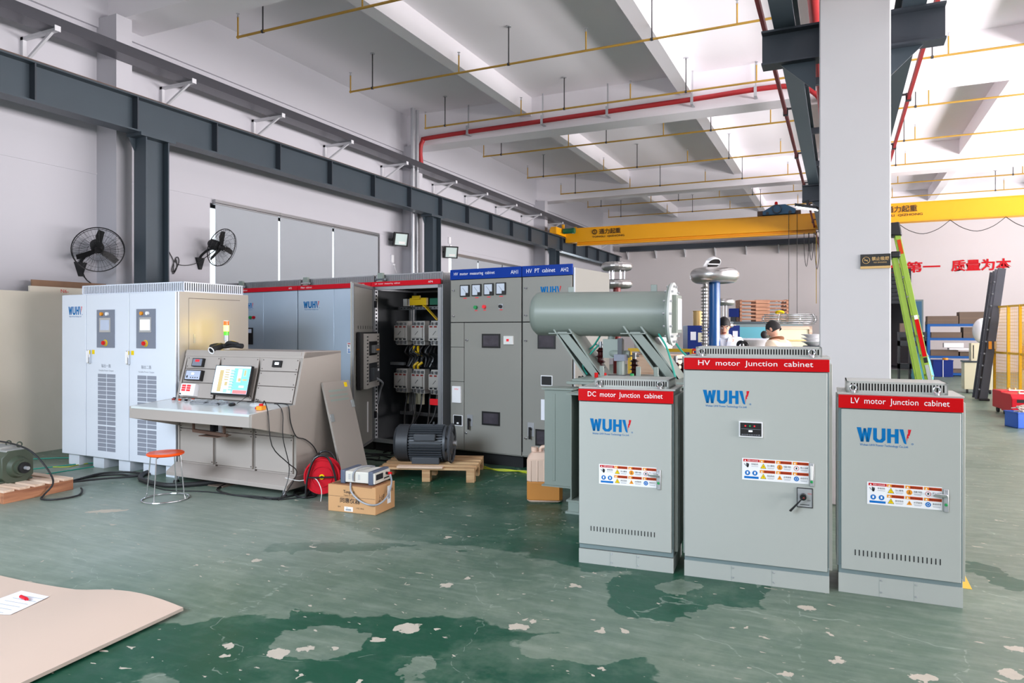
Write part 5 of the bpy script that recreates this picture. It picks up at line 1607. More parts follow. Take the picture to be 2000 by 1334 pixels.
pallet('wooden_pallet', 'low wooden pallet under the small green motor', (-7.78, 4.36, 0), 0.02, 1.2, 0.68, 0.125, 5, 'wood_pale', 3, True)
t = thing('electric_motor', 'small dark green motor with dusty top on the low pallet', 'motor', (-7.72, 4.34, 0.125), 0.0, 'electric motors on pallets')
b = MB('motor_green')
oc = [(-0.14, 0.06), (-0.08, 0.0), (0.08, 0.0), (0.14, 0.06), (0.14, 0.24), (0.08, 0.3), (-0.08, 0.3), (-0.14, 0.24)]
b.prism(oc, lambda u, v, k: (-0.5 + 0.42 * k, u, v))
b.prism([(u * 1.08, (v - 0.15) * 1.08 + 0.155) for u, v in oc], lambda u, v, k: (-0.08 + 0.32 * k, u, v))
b.box(-0.3, 0.2, -0.17, 0.17, -0.0, 0.02)
b.build('motor_body', t, bevel=0.008)
MB('motor_green').cyl((0.24, 0, 0.15), (0.29, 0, 0.15), 0.11, 0.09, n=28).cyl((0.29, 0, 0.15), (0.33, 0, 0.15), 0.07, n=24).build('end_flange', t)
MB('black').cyl((0.33, 0, 0.15), (0.36, 0, 0.15), 0.055, n=20).cyl((0.36, 0, 0.15), (0.41, 0, 0.15), 0.018, n=12, m='galv').build('shaft', t)
MB('dust_and_light').box(-0.2, 0.1, -0.09, 0.09, 0.312, 0.345).box(-0.08, 0.22, -0.1, 0.1, 0.30, 0.322).build('terminal_box', t, bevel=0.01)
for x in (-0.02, 0.16):
    MB('motor_green').torus((x, 0.06, 0.36), 0.025, 0.007, (1, 0, 0), n=18, k=6).build('lifting_eye', t)
tag(MB('rubber').tube([(-8.6, 4.4, 0.47), (-8.0, 4.38, 0.5), (-7.55, 4.36, 0.49), (-7.3, 4.38, 0.42), (-7.12, 4.42, 0.25), (-7.1, 4.45, 0.12), (-7.13, 4.38, 0.02), (-7.0, 4.28, 0.012), (-6.86, 4.34, 0.012), (-6.83, 4.52, 0.012), (-7.0, 4.68, 0.012), (-7.12, 4.75, 0.012)], 0.009, n=8).build('power_cable'),
    'black cable running over the green motor and looping on the floor', 'cable')

# ---------------------------------------------------------------- floor cables
def cable(label, pts, r=0.01, m='rubber', z=None, name='floor_cable', grp=None, cat='cable'):
    z = r if z is None else z
    tag(MB(m).tube([(p[0], p[1], (p[2] if len(p) > 2 else z)) for p in pts], r, n=8).build(name), label, cat, grp)


cable('black cable looping forward from under the white power cabinet', [(-7.54, 4.87), (-7.58, 5.18), (-7.42, 5.38), (-7.25, 5.4), (-7.14, 5.5), (-7.1, 5.7), (-7.05, 5.9)], 0.011)
cable('second black cable lying in a long loop before the white power cabinet', [(-7.44, 4.8), (-7.27, 5.09), (-7.09, 5.29), (-7.05, 5.4), (-7.2, 5.47), (-7.42, 5.42), (-7.56, 5.26), (-7.5, 5.0)], 0.011, z=0.03)
cable('thick black hose curving around the stool towards the desk', [(-7.05, 5.9), (-7.18, 5.72), (-7.14, 5.5), (-6.95, 5.3), (-6.75, 5.22), (-6.49, 5.17), (-6.3, 5.2), (-6.09, 5.41), (-5.93, 5.6), (-5.67, 5.63)], 0.026, name='floor_hose')
cable('thin green wire farthest left on the floor by the plywood', [(-9.6, 5.3), (-9.12, 5.76), (-8.7, 5.9), (-8.4, 6.0)], 0.006, 'cable_green', grp='green wires')
cable('green wire on the floor running to the first foot of the power cabinet', [(-8.75, 4.9), (-8.59, 5.3), (-8.44, 5.65), (-8.18, 5.9)], 0.006, 'cable_green', grp='green wires')
cable('green wire between the pallet and the second foot of the power cabinet', [(-8.3, 4.8), (-8.22, 5.0), (-8.16, 5.39), (-8.12, 5.61), (-8.05, 5.9)], 0.006, 'cable_green', grp='green wires')
cable('short yellow wire by the left foot of the power cabinet', [(-8.6, 5.35), (-8.4, 5.45), (-8.42, 5.6), (-8.35, 5.9)], 0.005, 'cable_yellow')
cable('bright yellow green wire on the floor before the blue headed cabinets', [(-4.5, 8.0), (-4.3, 7.7), (-4.12, 7.55), (-3.8, 7.45), (-3.51, 7.5), (-3.2, 7.4)], 0.007, 'cable_yellow')
cable('second yellow wire crossing beside the jerrycan', [(-4.25, 7.65), (-4.05, 7.62), (-3.85, 7.5), (-3.58, 7.35), (-3.3, 7.45), (-3.0, 7.35)], 0.007, 'cable_yellow', z=0.02)
cable('thin black cable from under the desk across to its right foot', [(-6.9, 5.25), (-6.3, 5.08), (-5.82, 5.2), (-5.36, 5.2), (-5.01, 5.22), (-4.8, 5.4), (-4.72, 5.7)], 0.006)
cable('black cable loop under the front of the control desk', [(-5.92, 5.52), (-5.8, 5.3), (-5.5, 5.2), (-5.25, 5.24), (-4.96, 5.3), (-4.9, 5.6), (-4.95, 5.95)], 0.009)
tag(MB('brown_card').box(-6.3, -5.85, 5.42, 5.62, 0.0, 0.012).build('cardboard_scrap', flat=True), 'brown scrap of cardboard on the floor under the desk', 'cardboard')
random.seed(11)
for i in range(4):
    q = []
    for k_ in range(7):
        q.append((-5.7 + 0.16 * k_ + random.uniform(-.06, .06), 7.35 + 0.13 * i + random.uniform(-.12, .12)))
    cable('black cable lying in the dark under the open cabinet door, %s' % ('nearest the camera', 'second nearest', 'third from the camera', 'farthest back')[i], q, 0.01, grp='cables by the open cabinet')

# ---------------------------------------------------------------- cable reel, box, tester
t = thing('cable_reel', 'red cable reel on a black stand beside the control desk', 'cable reel', (-4.66, 5.58, 0.02), radians(32))
MB('welder').cyl((0, -0.1, 0.19), (0, -0.085, 0.19), 0.165, n=36).torus((0, -0.1, 0.19), 0.165, 0.01, (0, 1, 0), n=36, k=6).torus((0, -0.102, 0.19), 0.1, 0.006, (0, 1, 0), n=30, k=6).cyl((0, 0.085, 0.19), (0, 0.1, 0.19), 0.165, n=36).build('reel_flange', t)
MB('rubber').cyl((0, -0.085, 0.19), (0, 0.085, 0.19), 0.13, n=24).build('wound_cable', t)
MB('warn_yellow').cyl((0, -0.1, 0.19), (0, -0.115, 0.19), 0.025, n=16).cyl((0, -0.115, 0.19), (0, -0.118, 0.19), 0.012, n=12, m='ink').build('hub_label', t)
s_ = MB('black')
for y in (-0.13, 0.13):
    s_.tube([(-0.15, y, 0.0), (-0.13, y, 0.2), (-0.06, y, 0.38), (0.06, y, 0.38), (0.13, y, 0.2), (0.15, y, 0.0)], 0.011, n=8)
s_.bar((-0.06, -0.13, 0.38), (-0.06, 0.13, 0.38), 0.02).bar((-0.15, -0.13, 0.0), (-0.15, 0.13, 0.0), 0.02).bar((0.15, -0.13, 0.0), (0.15, 0.13, 0.0), 0.02).bar((0, -0.13, 0.19), (0, 0.13, 0.19), 0.02).bar((-0.14, -0.13, 0.19), (0.14, -0.13, 0.19), 0.012)
s_.build('reel_stand', t, flat=True)
cable('loose black cable coiled on the floor left of the red reel', [(-4.9, 5.72), (-5.02, 5.6), (-4.9, 5.45), (-4.75, 5.4), (-4.7, 5.5), (-4.85, 5.62), (-4.8, 5.75)], 0.011)
cable('white cord running from the desk foot past the red reel', [(-4.93, 5.34, 0.2), (-4.8, 5.4, 0.17), (-4.66, 5.45, 0.2), (-4.55, 5.42, 0.1), (-4.5, 5.35, 0.01)], 0.004, 'cable_white')
BXA = radians(4)
t = thing('cardboard_box', 'brown cardboard box with black Chinese lettering under the tester', 'box', (-4.24, 5.143, 0), BXA)
MB('kraft').box(0, 0.5, 0, 0.335, 0, 0.24).build('box_body', t, bevel=0.004)
MB('kraft').box(0.001, 0.249, 0.001, 0.334, 0.24, 0.243).box(0.251, 0.499, 0.001, 0.334, 0.24, 0.243).build('box_flaps', t, flat=True)
x = MB('ink').text('Tonghui', (0.165, -0.001, 0.165), 0.036, 0.115, 'ink', bold=0.02)
x.text('Digital Bridge', (0.17, -0.001, 0.148), 0.012, 0.1, 'ink')
x.text('同惠仪器', (0.13, -0.001, 0.085), 0.046, 0.21, 'ink', bold=0.015)
x.text('型号', (0.105, -0.001, 0.04), 0.014, None, 'ink').text('1 PCS  8 KG', (0.3, -0.001, 0.04), 0.014, 0.08, 'ink')
x.box(0, 0.5, -0.0006, 0, 0.14, 0.142)
x.text('上 UP', (0.5008, 0.05, 0.11), 0.06, 0.1, 'ink', X=(0, 1, 0)).text('小心轻放', (0.5008, 0.18, 0.16), 0.03, 0.12, 'ink', X=(0, 1, 0))
x.build('box_lettering', t, flat=True)
x = MB('white').box(0.175, 0.265, -0.0012, 0, 0.012, 0.052).text('S/N', (0.195, -0.0018, 0.038), 0.009, None, 'ink')
for k_ in range(14):
    x.box(0.19 + 0.0042 * k_, 0.192 + 0.0042 * k_, -0.0018, -0.0012, 0.018, 0.034)
    x.m[-6:] = [x.mi('ink')] * 6
x.build('bar_code_label', t, flat=True)
MB('white').box(0.5, 0.5015, 0.2, 0.26, 0.06, 0.22).box(0.5015, 0.502, 0.215, 0.245, 0.1, 0.15, 'pale_ink').build('side_label', t, flat=True)
t = thing('bench_meter', 'beige and grey bench tester lying on the cardboard box', 'tester', (-4.13, 5.2, 0.262), BXA + 0.02)
MB('meter').box(0.02, 0.30, 0.0, 0.27, 0, 0.1).build('meter_case', t, bevel=0.006)
for x0 in (-0.01, 0.28):
    MB('meter_grey').box(x0, x0 + 0.05, -0.01, 0.28, -0.012, 0.11).build('bumper', t, bevel=0.008)
x = MB('meter').box(0.33, 0.345, 0.0, 0.27, 0.0, 0.095).box(0.345, 0.348, 0.02, 0.14, 0.03, 0.08, 'ink').box(0.345, 0.348, 0.16, 0.25, 0.02, 0.03, 'ink')
x.cyl((0.345, 0.2, 0.065), (0.36, 0.2, 0.065), 0.012, n=10, m='ink')
x.build('front_panel', t, flat=True)
x = MB('pale_ink')
for xx in (0.07, 0.17):
    for k_ in range(5):
        x.box(xx, xx + 0.022, -0.0008, 0, 0.03 + 0.01 * k_, 0.034 + 0.01 * k_)
x.build('vent_slots', t, flat=True)
MB('cable_grey').tube([(0.13, -0.012, 0.02), (0.13, -0.014, 0.08), (0.15, 0.03, 0.125), (0.17, 0.16, 0.125), (0.18, 0.27, 0.1)], 0.009, n=8).build('carry_handle', t)
MB('red').cyl((0.35, 0.22, 0.06), (0.39, 0.22, 0.06), 0.014, n=10).build('red_plug', t)
cable('grey test lead hanging from the tester over the cardboard box', [(-4.0, 5.16, 0.27), (-3.97, 5.13, 0.2), (-3.88, 5.13, 0.13), (-3.78, 5.14, 0.1), (-3.72, 5.2, 0.1), (-3.7, 5.3, 0.15), (-3.71, 5.38, 0.25), (-3.75, 5.42, 0.32)], 0.008, 'cable_grey', name='test_lead')
tag(MB('wood_dark').box(-4.22, -3.78, 5.16, 5.4, 0.243, 0.25).build('box_tape', flat=True), 'dark flat pad between the tester and the cardboard box', 'pad')

# ---------------------------------------------------------------- big motor on its pallet
PR = radians(20)
t = pallet('wooden_pallet', 'wooden pallet under the large grey finned motor', (-4.21, 6.93, 0), PR, 1.06, 0.8, 0.15, 5)
t = thing('electric_motor', 'large grey finned electric motor lying on a pallet before the open cabinet', 'motor', (-4.27, 6.9, 0.15), PR, 'electric motors on pallets')
t.scale = (0.94, 0.94, 0.94)
mb = MB('motor')
c = 0.225
mb.cyl((-0.2, 0, c), (0.22, 0, c), 0.185, n=40)
for k_ in range(40):
    a = 2 * pi * (k_ + 0.5) / 40
    e = Vector((0, cos(a), sin(a)))
    mb.bar(Vector((0.01, 0, c)) + e * 0.2 - Vector((0.2, 0, 0)), Vector((0.01, 0, c)) + e * 0.2 + Vector((0.2, 0, 0)), 0.007, 0.045, None, up=tuple(e))
mb.build('motor_body', t, flat=True)
MB('motor_dark').lathe([(0.19, 0.0), (0.222, 0.01), (0.222, 0.15), (0.19, 0.185), (0.1, 0.19), (0.0, 0.19)], (-0.19, 0, c), (-1, 0, 0), n=40).build('fan_cover', t)
x = MB('motor').lathe([(0.0, 0.0), (0.21, 0.0), (0.215, 0.03), (0.17, 0.05), (0.12, 0.09), (0.05, 0.1), (0, 0.1)], (0.22, 0, c), (1, 0, 0), n=36)
for k_ in range(8):
    a = 2 * pi * k_ / 8 + 0.3
    x.bar((0.29, cos(a) * 0.1, c + sin(a) * 0.1), (0.29, cos(a) * 0.225, c + sin(a) * 0.225), 0.03, 0.03)
x.torus((0.3, 0, c), 0.225, 0.018, (1, 0, 0), n=36, k=8)
x.build('end_bell', t)
MB('galv').cyl((0.3, 0, c), (0.36, 0, c), 0.03, n=16).build('shaft', t)
MB('motor').box(-0.12, 0.14, -0.235, -0.15, 0.28, 0.36).build('terminal_box', t, bevel=0.01)
MB('motor').box(-0.15, 0.18, -0.19, -0.12, -0.0, 0.08).box(-0.15, 0.18, 0.12, 0.19, -0.0, 0.08).build('foot', t, bevel=0.006)
MB('motor').torus((0.08, 0, c + 0.225), 0.025, 0.008, (1, 0, 0), n=18, k=6).build('lifting_eye', t)
tag(MB('wood_pale').box(-0.25, 0.25, -0.42, -0.33, 0, 0.02).build('loose_plank', loc=(-4.27, 6.9, 0.15), rot=(0, 0, PR), flat=True), 'pale loose plank lying on the pallet in front of the big motor', 'plank')

# jerrycan
t = thing('jerrycan', 'large translucent plastic jerrycan half full of amber liquid', 'jerrycan', (-2.60, 6.36, 0), radians(20))
def can(z0, z1, m_, k0=1.0, k1=1.0):
    w_, d_ = 0.17, 0.135
    c_ = [(-w_ + .03, -d_), (w_ - .03, -d_), (w_, -d_ + .03), (w_, d_ - .03), (w_ - .03, d_), (-w_ + .03, d_), (-w_, d_ - .03), (-w_, -d_ + .03)]
    b_ = MB(m_)
    b_.add([(u * k0, v * k0, z0) for u, v in c_] + [(u * k1, v * k1, z1) for u, v in c_], [tuple(range(8))[::-1], tuple(range(8, 16))] + [(i, (i + 1) % 8, 8 + (i + 1) % 8, 8 + i) for i in range(8)])
    return b_
can(0.02, 0.2, 'oil').build('liquid_level', t, bevel=0.01)
x = can(0.2, 0.41, 'pvc')
for q in (can(0.41, 0.47, 'pvc', 1.0, 0.72), can(0.0, 0.02, 'pvc', 0.9, 1.0)):
    x.add(q.v, q.f)
for k_ in range(5):
    x.box(-0.14 + 0.065 * k_, -0.125 + 0.065 * k_, -0.139, -0.13, 0.2, 0.4)
x.build('can_body', t, bevel=0.008)
MB('pvc').cyl((-0.1, 0, 0.47), (-0.1, 0, 0.51), 0.035, n=18).build('screw_cap', t)
MB('pvc').tube([(-0.04, 0, 0.46), (-0.03, 0, 0.51), (0.1, 0, 0.51), (0.12, 0, 0.45)], 0.018, n=10, smooth=3).build('handle', t)

# ---------------------------------------------------------------- transformer
t = thing('oil_transformer', 'pale green oil transformer with a big horizontal cylinder on slanted supports', 'transformer', (0, 0, 0))
tk = MB('trafo').box(-2.14, -0.62, 6.12, 6.9, 0.12, 1.16)
for xx in (-2.0, -1.6, -1.2, -0.8):
    tk.box(xx, xx + 0.05, 6.08, 6.12, 0.12, 1.14)
tk.build('tank', t, bevel=0.006)
MB('trafo').box(-2.24, -0.55, 5.98, 7.0, 1.16, 1.185).box(-2.2, -0.6, 6.02, 6.96, 1.185, 1.205).build('tank_cover', t, bevel=0.003)
for xx in (-1.95, -1.0):
    MB('trafo_side').box(xx, xx + 0.12, 6.1, 6.92, 0.0, 0.12).build('skid', t, flat=True)
MB('trafo_side').box(-2.22, -2.12, 5.98, 6.06, 0.02, 0.1).box(-2.24, -2.1, 5.96, 6.2, 0.0, 0.02).box(-2.19, -2.15, 5.99, 6.05, 0.1, 0.2).build('foot', t, flat=True)
# radiators: fins at the left end and along the front
for k_ in range(4):
    y = 5.88 + 0.06 * k_
    f_ = MB('trafo').box(-2.41, -2.15, y, y + 0.012, 0.26, 1.12)
    f_.box(-2.33, -2.305, y - 0.004, y + 0.016, 0.3, 1.08)
    f_.build('radiator_fin', t, bevel=0.003)
MB('trafo').box(-2.43, -2.13, 5.86, 6.1, 1.115, 1.13).box(-2.43, -2.13, 5.86, 6.1, 0.25, 0.262).cyl((-2.28, 6.08, 1.0), (-2.1, 6.2, 1.0), 0.035, n=12).cyl((-2.28, 6.08, 0.36), (-2.1, 6.2, 0.36), 0.035, n=12).build('radiator_header', t, flat=True)
for k_ in range(5):
    xx = -2.09 + 0.085 * k_
    MB('trafo').box(xx, xx + 0.012, 5.68, 6.03, 0.2, 1.1).build('radiator_fin', t, bevel=0.003)
MB('trafo').box(-2.12, -1.7, 5.66, 6.05, 1.095, 1.11).box(-2.12, -1.7, 5.66, 6.05, 0.185, 0.2).cyl((-1.95, 6.0, 0.95), (-1.95, 6.15, 0.95), 0.04, n=12).cyl((-1.95, 6.0, 0.35), (-1.95, 6.15, 0.35), 0.04, n=12).build('radiator_header', t, flat=True)
# conservator
ca, cb = Vector((-2.76, 6.56, 1.81)), Vector((-1.425, 6.62, 1.795))
ax = (cb - ca).normalized()
L_ = (cb - ca).length
MB('trafo').lathe([(0.0, -0.05), (0.12, -0.045), (0.18, -0.025), (0.212, 0.01), (0.216, 0.05), (0.216, L_), (0, L_)], ca, ax, n=48).build('conservator', t)
fl = MB('flange').cyl(cb, cb + ax * 0.018, 0.295, n=40).cyl(cb - ax * 0.02, cb - ax * 0.002, 0.285, n=40, m='trafo')
pp = ax.cross(Vector((0, 0, 1))).normalized()
for k_ in range(14):
    a = 2 * pi * k_ / 14
    q = cb + pp * (0.262 * cos(a)) + Vector((0, 0, 0.262 * sin(a)))
    fl.cyl(q - ax * 0.04, q + ax * 0.04, 0.012, n=6, m='galv')
fl.build('end_flange', t)
MB('trafo').box(-1.41, -1.36, 6.5, 6.74, 1.62, 1.97).box(-1.362, -1.352, 6.53, 6.71, 1.65, 1.94, 'flange').box(-1.353, -1.35, 6.545, 6.695, 1.67, 1.92, 'meter_glass').build('oil_gauge', t, bevel=0.01)
for sx in (-2.45, -1.62):
    MB('trafo').box(sx, sx + 0.06, 6.59, 6.6, 2.0, 2.075).build('lifting_lug', t, bevel=0.004)
for sx in (-2.5, -1.78):
    s1 = MB('trafo')
    # flat slanted plate with two flanges
    for yy in (6.42, 6.72):
        s1.hexa([(sx + 0.36, yy, 1.205), (sx + 0.46, yy, 1.205), (sx + 0.46, yy + 0.012, 1.205), (sx + 0.36, yy + 0.012, 1.205)], [(sx, yy, 1.63), (sx + 0.1, yy, 1.63), (sx + 0.1, yy + 0.012, 1.63), (sx, yy + 0.012, 1.63)])
    s1.hexa([(sx + 0.44, 6.42, 1.205), (sx + 0.46, 6.42, 1.205), (sx + 0.46, 6.73, 1.205), (sx + 0.44, 6.73, 1.205)], [(sx + 0.1, 6.42, 1.68), (sx + 0.12, 6.42, 1.68), (sx + 0.12, 6.73, 1.68), (sx + 0.1, 6.73, 1.68)])
    s1.hexa([(sx + 0.3, 6.56, 1.205), (sx + 0.46, 6.56, 1.205), (sx + 0.46, 6.57, 1.205), (sx + 0.3, 6.57, 1.205)], [(sx - 0.05, 6.56, 1.64), (sx + 0.12, 6.56, 1.64), (sx + 0.12, 6.57, 1.64), (sx - 0.05, 6.57, 1.64)])
    s1.hexa([(sx + 0.28, 6.42, 1.205), (sx + 0.3, 6.42, 1.205), (sx + 0.3, 6.6, 1.205), (sx + 0.28, 6.6, 1.205)], [(sx - 0.07, 6.42, 1.69), (sx - 0.05, 6.42, 1.69), (sx - 0.05, 6.6, 1.64), (sx - 0.07, 6.6, 1.64)])
    s1.box(sx - 0.08, sx + 0.16, 6.4, 6.75, 1.61, 1.62)
    s1.build('support_bracket', t, flat=True)


def bushing(x, y, z, n_, h, label=None, R=0.05):
    b_ = MB('porcelain')
    prof = [(0.0, 0.0), (0.03, 0.0)]
    for i in range(n_):
        z0 = h * i / n_
        prof += [(0.028, z0 + 0.01), (R, z0 + h / n_ * 0.45), (0.028, z0 + h / n_ * 0.7)]
    prof += [(0.02, h), (0, h)]
    b_.lathe(prof, (x, y, z), n=20)
    b_.cyl((x, y, z + h), (x, y, z + h + 0.06), 0.02, n=12, m='galv').cyl((x - 0.05, y, z + h + 0.03), (x + 0.05, y, z + h + 0.03), 0.008, n=8, m='galv')
    b_.build('bushing', t)


bushing(-2.12, 6.62, 1.205, 5, 0.27)
bushing(-1.82, 6.75, 1.205, 4, 0.16)
for xx in (-1.44, -1.36, -1.28):
    bushing(xx, 6.86, 1.205, 3, 0.13, R=0.045)
MB('motor').cyl((-1.86, 6.42, 1.205), (-1.86, 6.42, 1.23), 0.12, n=24).cyl((-1.86, 6.42, 1.23), (-1.86, 6.42, 1.4), 0.04, n=16, m='trafo').box(-1.91, -1.81, 6.36, 6.48, 1.36, 1.42, 'panel_grey').box(-1.88, -1.84, 6.38, 6.42, 1.42, 1.57).build('relief_valve', t)
MB('trafo_side').tube([(-2.0, 6.6, 1.6), (-2.0, 6.55, 1.45), (-1.93, 6.5, 1.42), (-1.8, 6.5, 1.42)], 0.035, n=12).box(-2.06, -1.87, 6.5, 6.56, 1.38, 1.56).build('gas_relay', t)
for xx in (-2.06, -1.98, -1.72):
    MB('red' if xx != -1.72 else 'green').cyl((xx, 6.3, 1.205), (xx, 6.3, 1.25), 0.018, n=10).build('valve_cap', t)
for xx in (-2.0, -1.66, -1.5):
    MB('trafo').box(xx, xx + 0.045, 6.2, 6.215, 1.205, 1.32).build('lifting_plate', t, bevel=0.012)
for pts in ([(-1.5, 6.4, 1.61), (-1.42, 6.35, 1.5), (-1.36, 6.3, 1.35), (-1.32, 6.28, 1.21)], [(-1.36, 6.5, 1.52), (-1.28, 6.42, 1.44), (-1.15, 6.4, 1.34), (-1.0, 6.4, 1.28)], [(-2.12, 6.55, 1.5), (-2.2, 6.5, 1.4), (-2.26, 6.5, 1.3), (-2.2, 6.45, 1.22)], [(-2.1, 6.6, 1.62), (-2.18, 6.6, 1.5), (-2.25, 6.62, 1.42), (-2.22, 6.7, 1.22)]):
    MB('cable_green').tube(pts, 0.009, n=8).build('green_hose', t)
cable('black lead drooping from the cabinet socket to the transformer cover', [(-2.62, 7.55, 1.03), (-2.55, 7.2, 1.14), (-2.4, 6.9, 1.15), (-2.3, 6.6, 1.19)], 0.01, name='test_lead')

# ---------------------------------------------------------------- test equipment behind the cabinets
def toroid(mb, c, R, r, m_='silver', rib=False):
    if rib:
        mb.torus(c, R, r, n=72, k=14, m=m_, rf=lambda i: r * (1.0 if i % 3 else 0.93))
    else:
        mb.torus(c, R, r, n=56, k=20, m=m_)


t = thing('corona_stand', 'blue column topped with a wide smooth silver ring', 'test column', (-1.55, 9.87, 0))
MB('blue_col').cyl((0, 0, 0.2), (0, 0, 2.33), 0.075, n=28).build('insulating_column', t)
b = MB('silver'); toroid(b, (0, 0, 2.385), 0.222, 0.103); b.cyl((0, 0, 2.30), (0, 0, 2.32), 0.23, n=36).cyl((0, 0, 2.45), (0, 0, 2.47), 0.23, n=36)
b.build('corona_ring', t)
MB('steel').box(-0.3, 0.2, -0.3, 0.18, 0.05, 0.2).build('base_plate', t, bevel=0.01)
for sx in (-0.24, 0.15):
    MB('rubber').cyl((sx, -0.26, 0.05), (sx, 0.12, 0.05), 0.05, n=14).build('wheel', t)
h = thing('safety_helmet', 'white safety helmet with dark lining resting on the wide silver ring', 'helmet', (-1.56, 9.86, 2.472))
HQ = Vector((-0.42, 0.50, 0.76)).to_track_quat('Z', 'Y').to_euler()
b = MB('white')
n_, k_ = 24, 7
vs, fs = [], []
for j in range(k_ + 1):
    g_ = (pi / 2) * j / k_
    for i in range(n_):
        a = 2 * pi * i / n_
        R = cos(g_) if j < k_ else 0.001
        vs.append((0.125 * R * cos(a), 0.105 * R * sin(a), 0.12 * sin(g_)))
for j in range(k_):
    for i in range(n_):
        l_ = (i + 1) % n_
        fs.append((j * n_ + i, j * n_ + l_, (j + 1) * n_ + l_, (j + 1) * n_ + i))
b.add(vs, fs).torus((0, 0, 0.004), 0.115, 0.008, n=30, k=6).box(0.09, 0.16, -0.06, 0.06, 0.0, 0.008)
b.bar((-0.1, 0, -0.006), (0.1, 0, -0.006), 0.02, 0.006).build('helmet_shell', h, rot=HQ, loc=(0, 0, 0.085))
MB('hair').cyl((0, 0, -0.002), (0, 0, 0.03), 0.1, n=20).build('helmet_lining', h, rot=HQ, loc=(0, 0, 0.085))
h.scale = (0.85, 0.85, 0.85)
t = thing('ribbed_insulator', 'tall silver ribbed column just behind the blue column', 'insulator', (-1.71, 10.08, 0))
prof = [(0, 0), (0.035, 0)]
for i in range(46):
    z = 0.15 + 0.046 * i
    prof += [(0.036, z), (0.062, z + 0.016), (0.036, z + 0.03)]
prof += [(0.03, 2.3), (0, 2.3)]
MB('silver').lathe(prof, n=24).build('insulator_body', t)
MB('steel').box(-0.12, 0.12, -0.12, 0.12, 0, 0.04).build('base_plate', t, bevel=0.005)
t = thing('corona_stand', 'two stacked ribbed silver rings on rods behind the green cylinder', 'test column', (-3.24, 10.96, 0))
for z in (2.66, 2.38):
    b = MB('silver'); toroid(b, (0, 0, z), 0.18, 0.07, rib=True); b.cyl((0, 0, z - 0.04), (0, 0, z - 0.03), 0.19, n=24).build('corona_ring', t)
for k in range(6):
    a = 2 * pi * k / 6 + 0.2
    MB('chrome').cyl((0.12 * cos(a), 0.12 * sin(a), 2.38), (0.12 * cos(a), 0.12 * sin(a), 2.62), 0.012, n=10).build('spacer_rod', t)
MB('bus_red').cyl((0, 0, 0.1), (0, 0, 2.33), 0.06, n=20).build('insulating_column', t)
MB('steel').box(-0.3, 0.3, -0.3, 0.3, 0, 0.1).build('base_plate', t, bevel=0.01)
t = thing('corona_stand', 'smaller silver ring on a thin stand right of the blue column', 'test column', (-1.93, 13.45, 0))
b = MB('silver'); toroid(b, (0, 0, 2.16), 0.12, 0.065); b.cyl((0, 0, 2.12), (0, 0, 2.14), 0.12, n=24).cyl((0, 0, 2.18), (0, 0, 2.2), 0.12, n=24).build('corona_ring', t)
for sx in (-0.03, 0.03):
    MB('galv').cyl((sx, 0, 1.7), (sx, 0, 2.14), 0.01, n=8).build('spacer_rod', t)
b = MB('silver'); toroid(b, (0.06, 0, 1.73), 0.06, 0.04); b.build('corona_ring', t)
MB('offwhite').cyl((0, 0, 0.1), (0, 0, 1.7), 0.07, n=16).box(-0.25, 0.25, -0.25, 0.25, 0, 0.1, 'steel').build('insulating_column', t)

# ---------------------------------------------------------------- people
def skin_mesh(name, parent, V, E, R, m_, sub=2, loc=(0, 0, 0)):
    me = bpy.data.meshes.new(name)
    me.from_pydata(V, E, [])
    ob = bpy.data.objects.new(name, me)
    COL.objects.link(ob)
    ob.parent = parent
    sk = ob.modifiers.new('skin', 'SKIN')
    sk.use_smooth_shade = True
    me.skin_vertices.new() if hasattr(me.skin_vertices, 'new') else None
    if not me.skin_vertices:
        bpy.context.view_layer.objects.active = ob
    lay = me.skin_vertices[0]
    for i, r in enumerate(R):
        rr = r if isinstance(r, tuple) else (r, r)
        lay.data[i].radius = rr
        lay.data[i].use_root = (i == 0)
    sb = ob.modifiers.new('sub', 'SUBSURF')
    sb.levels = sb.render_levels = sub
    me.materials.append(M[m_])
    return ob


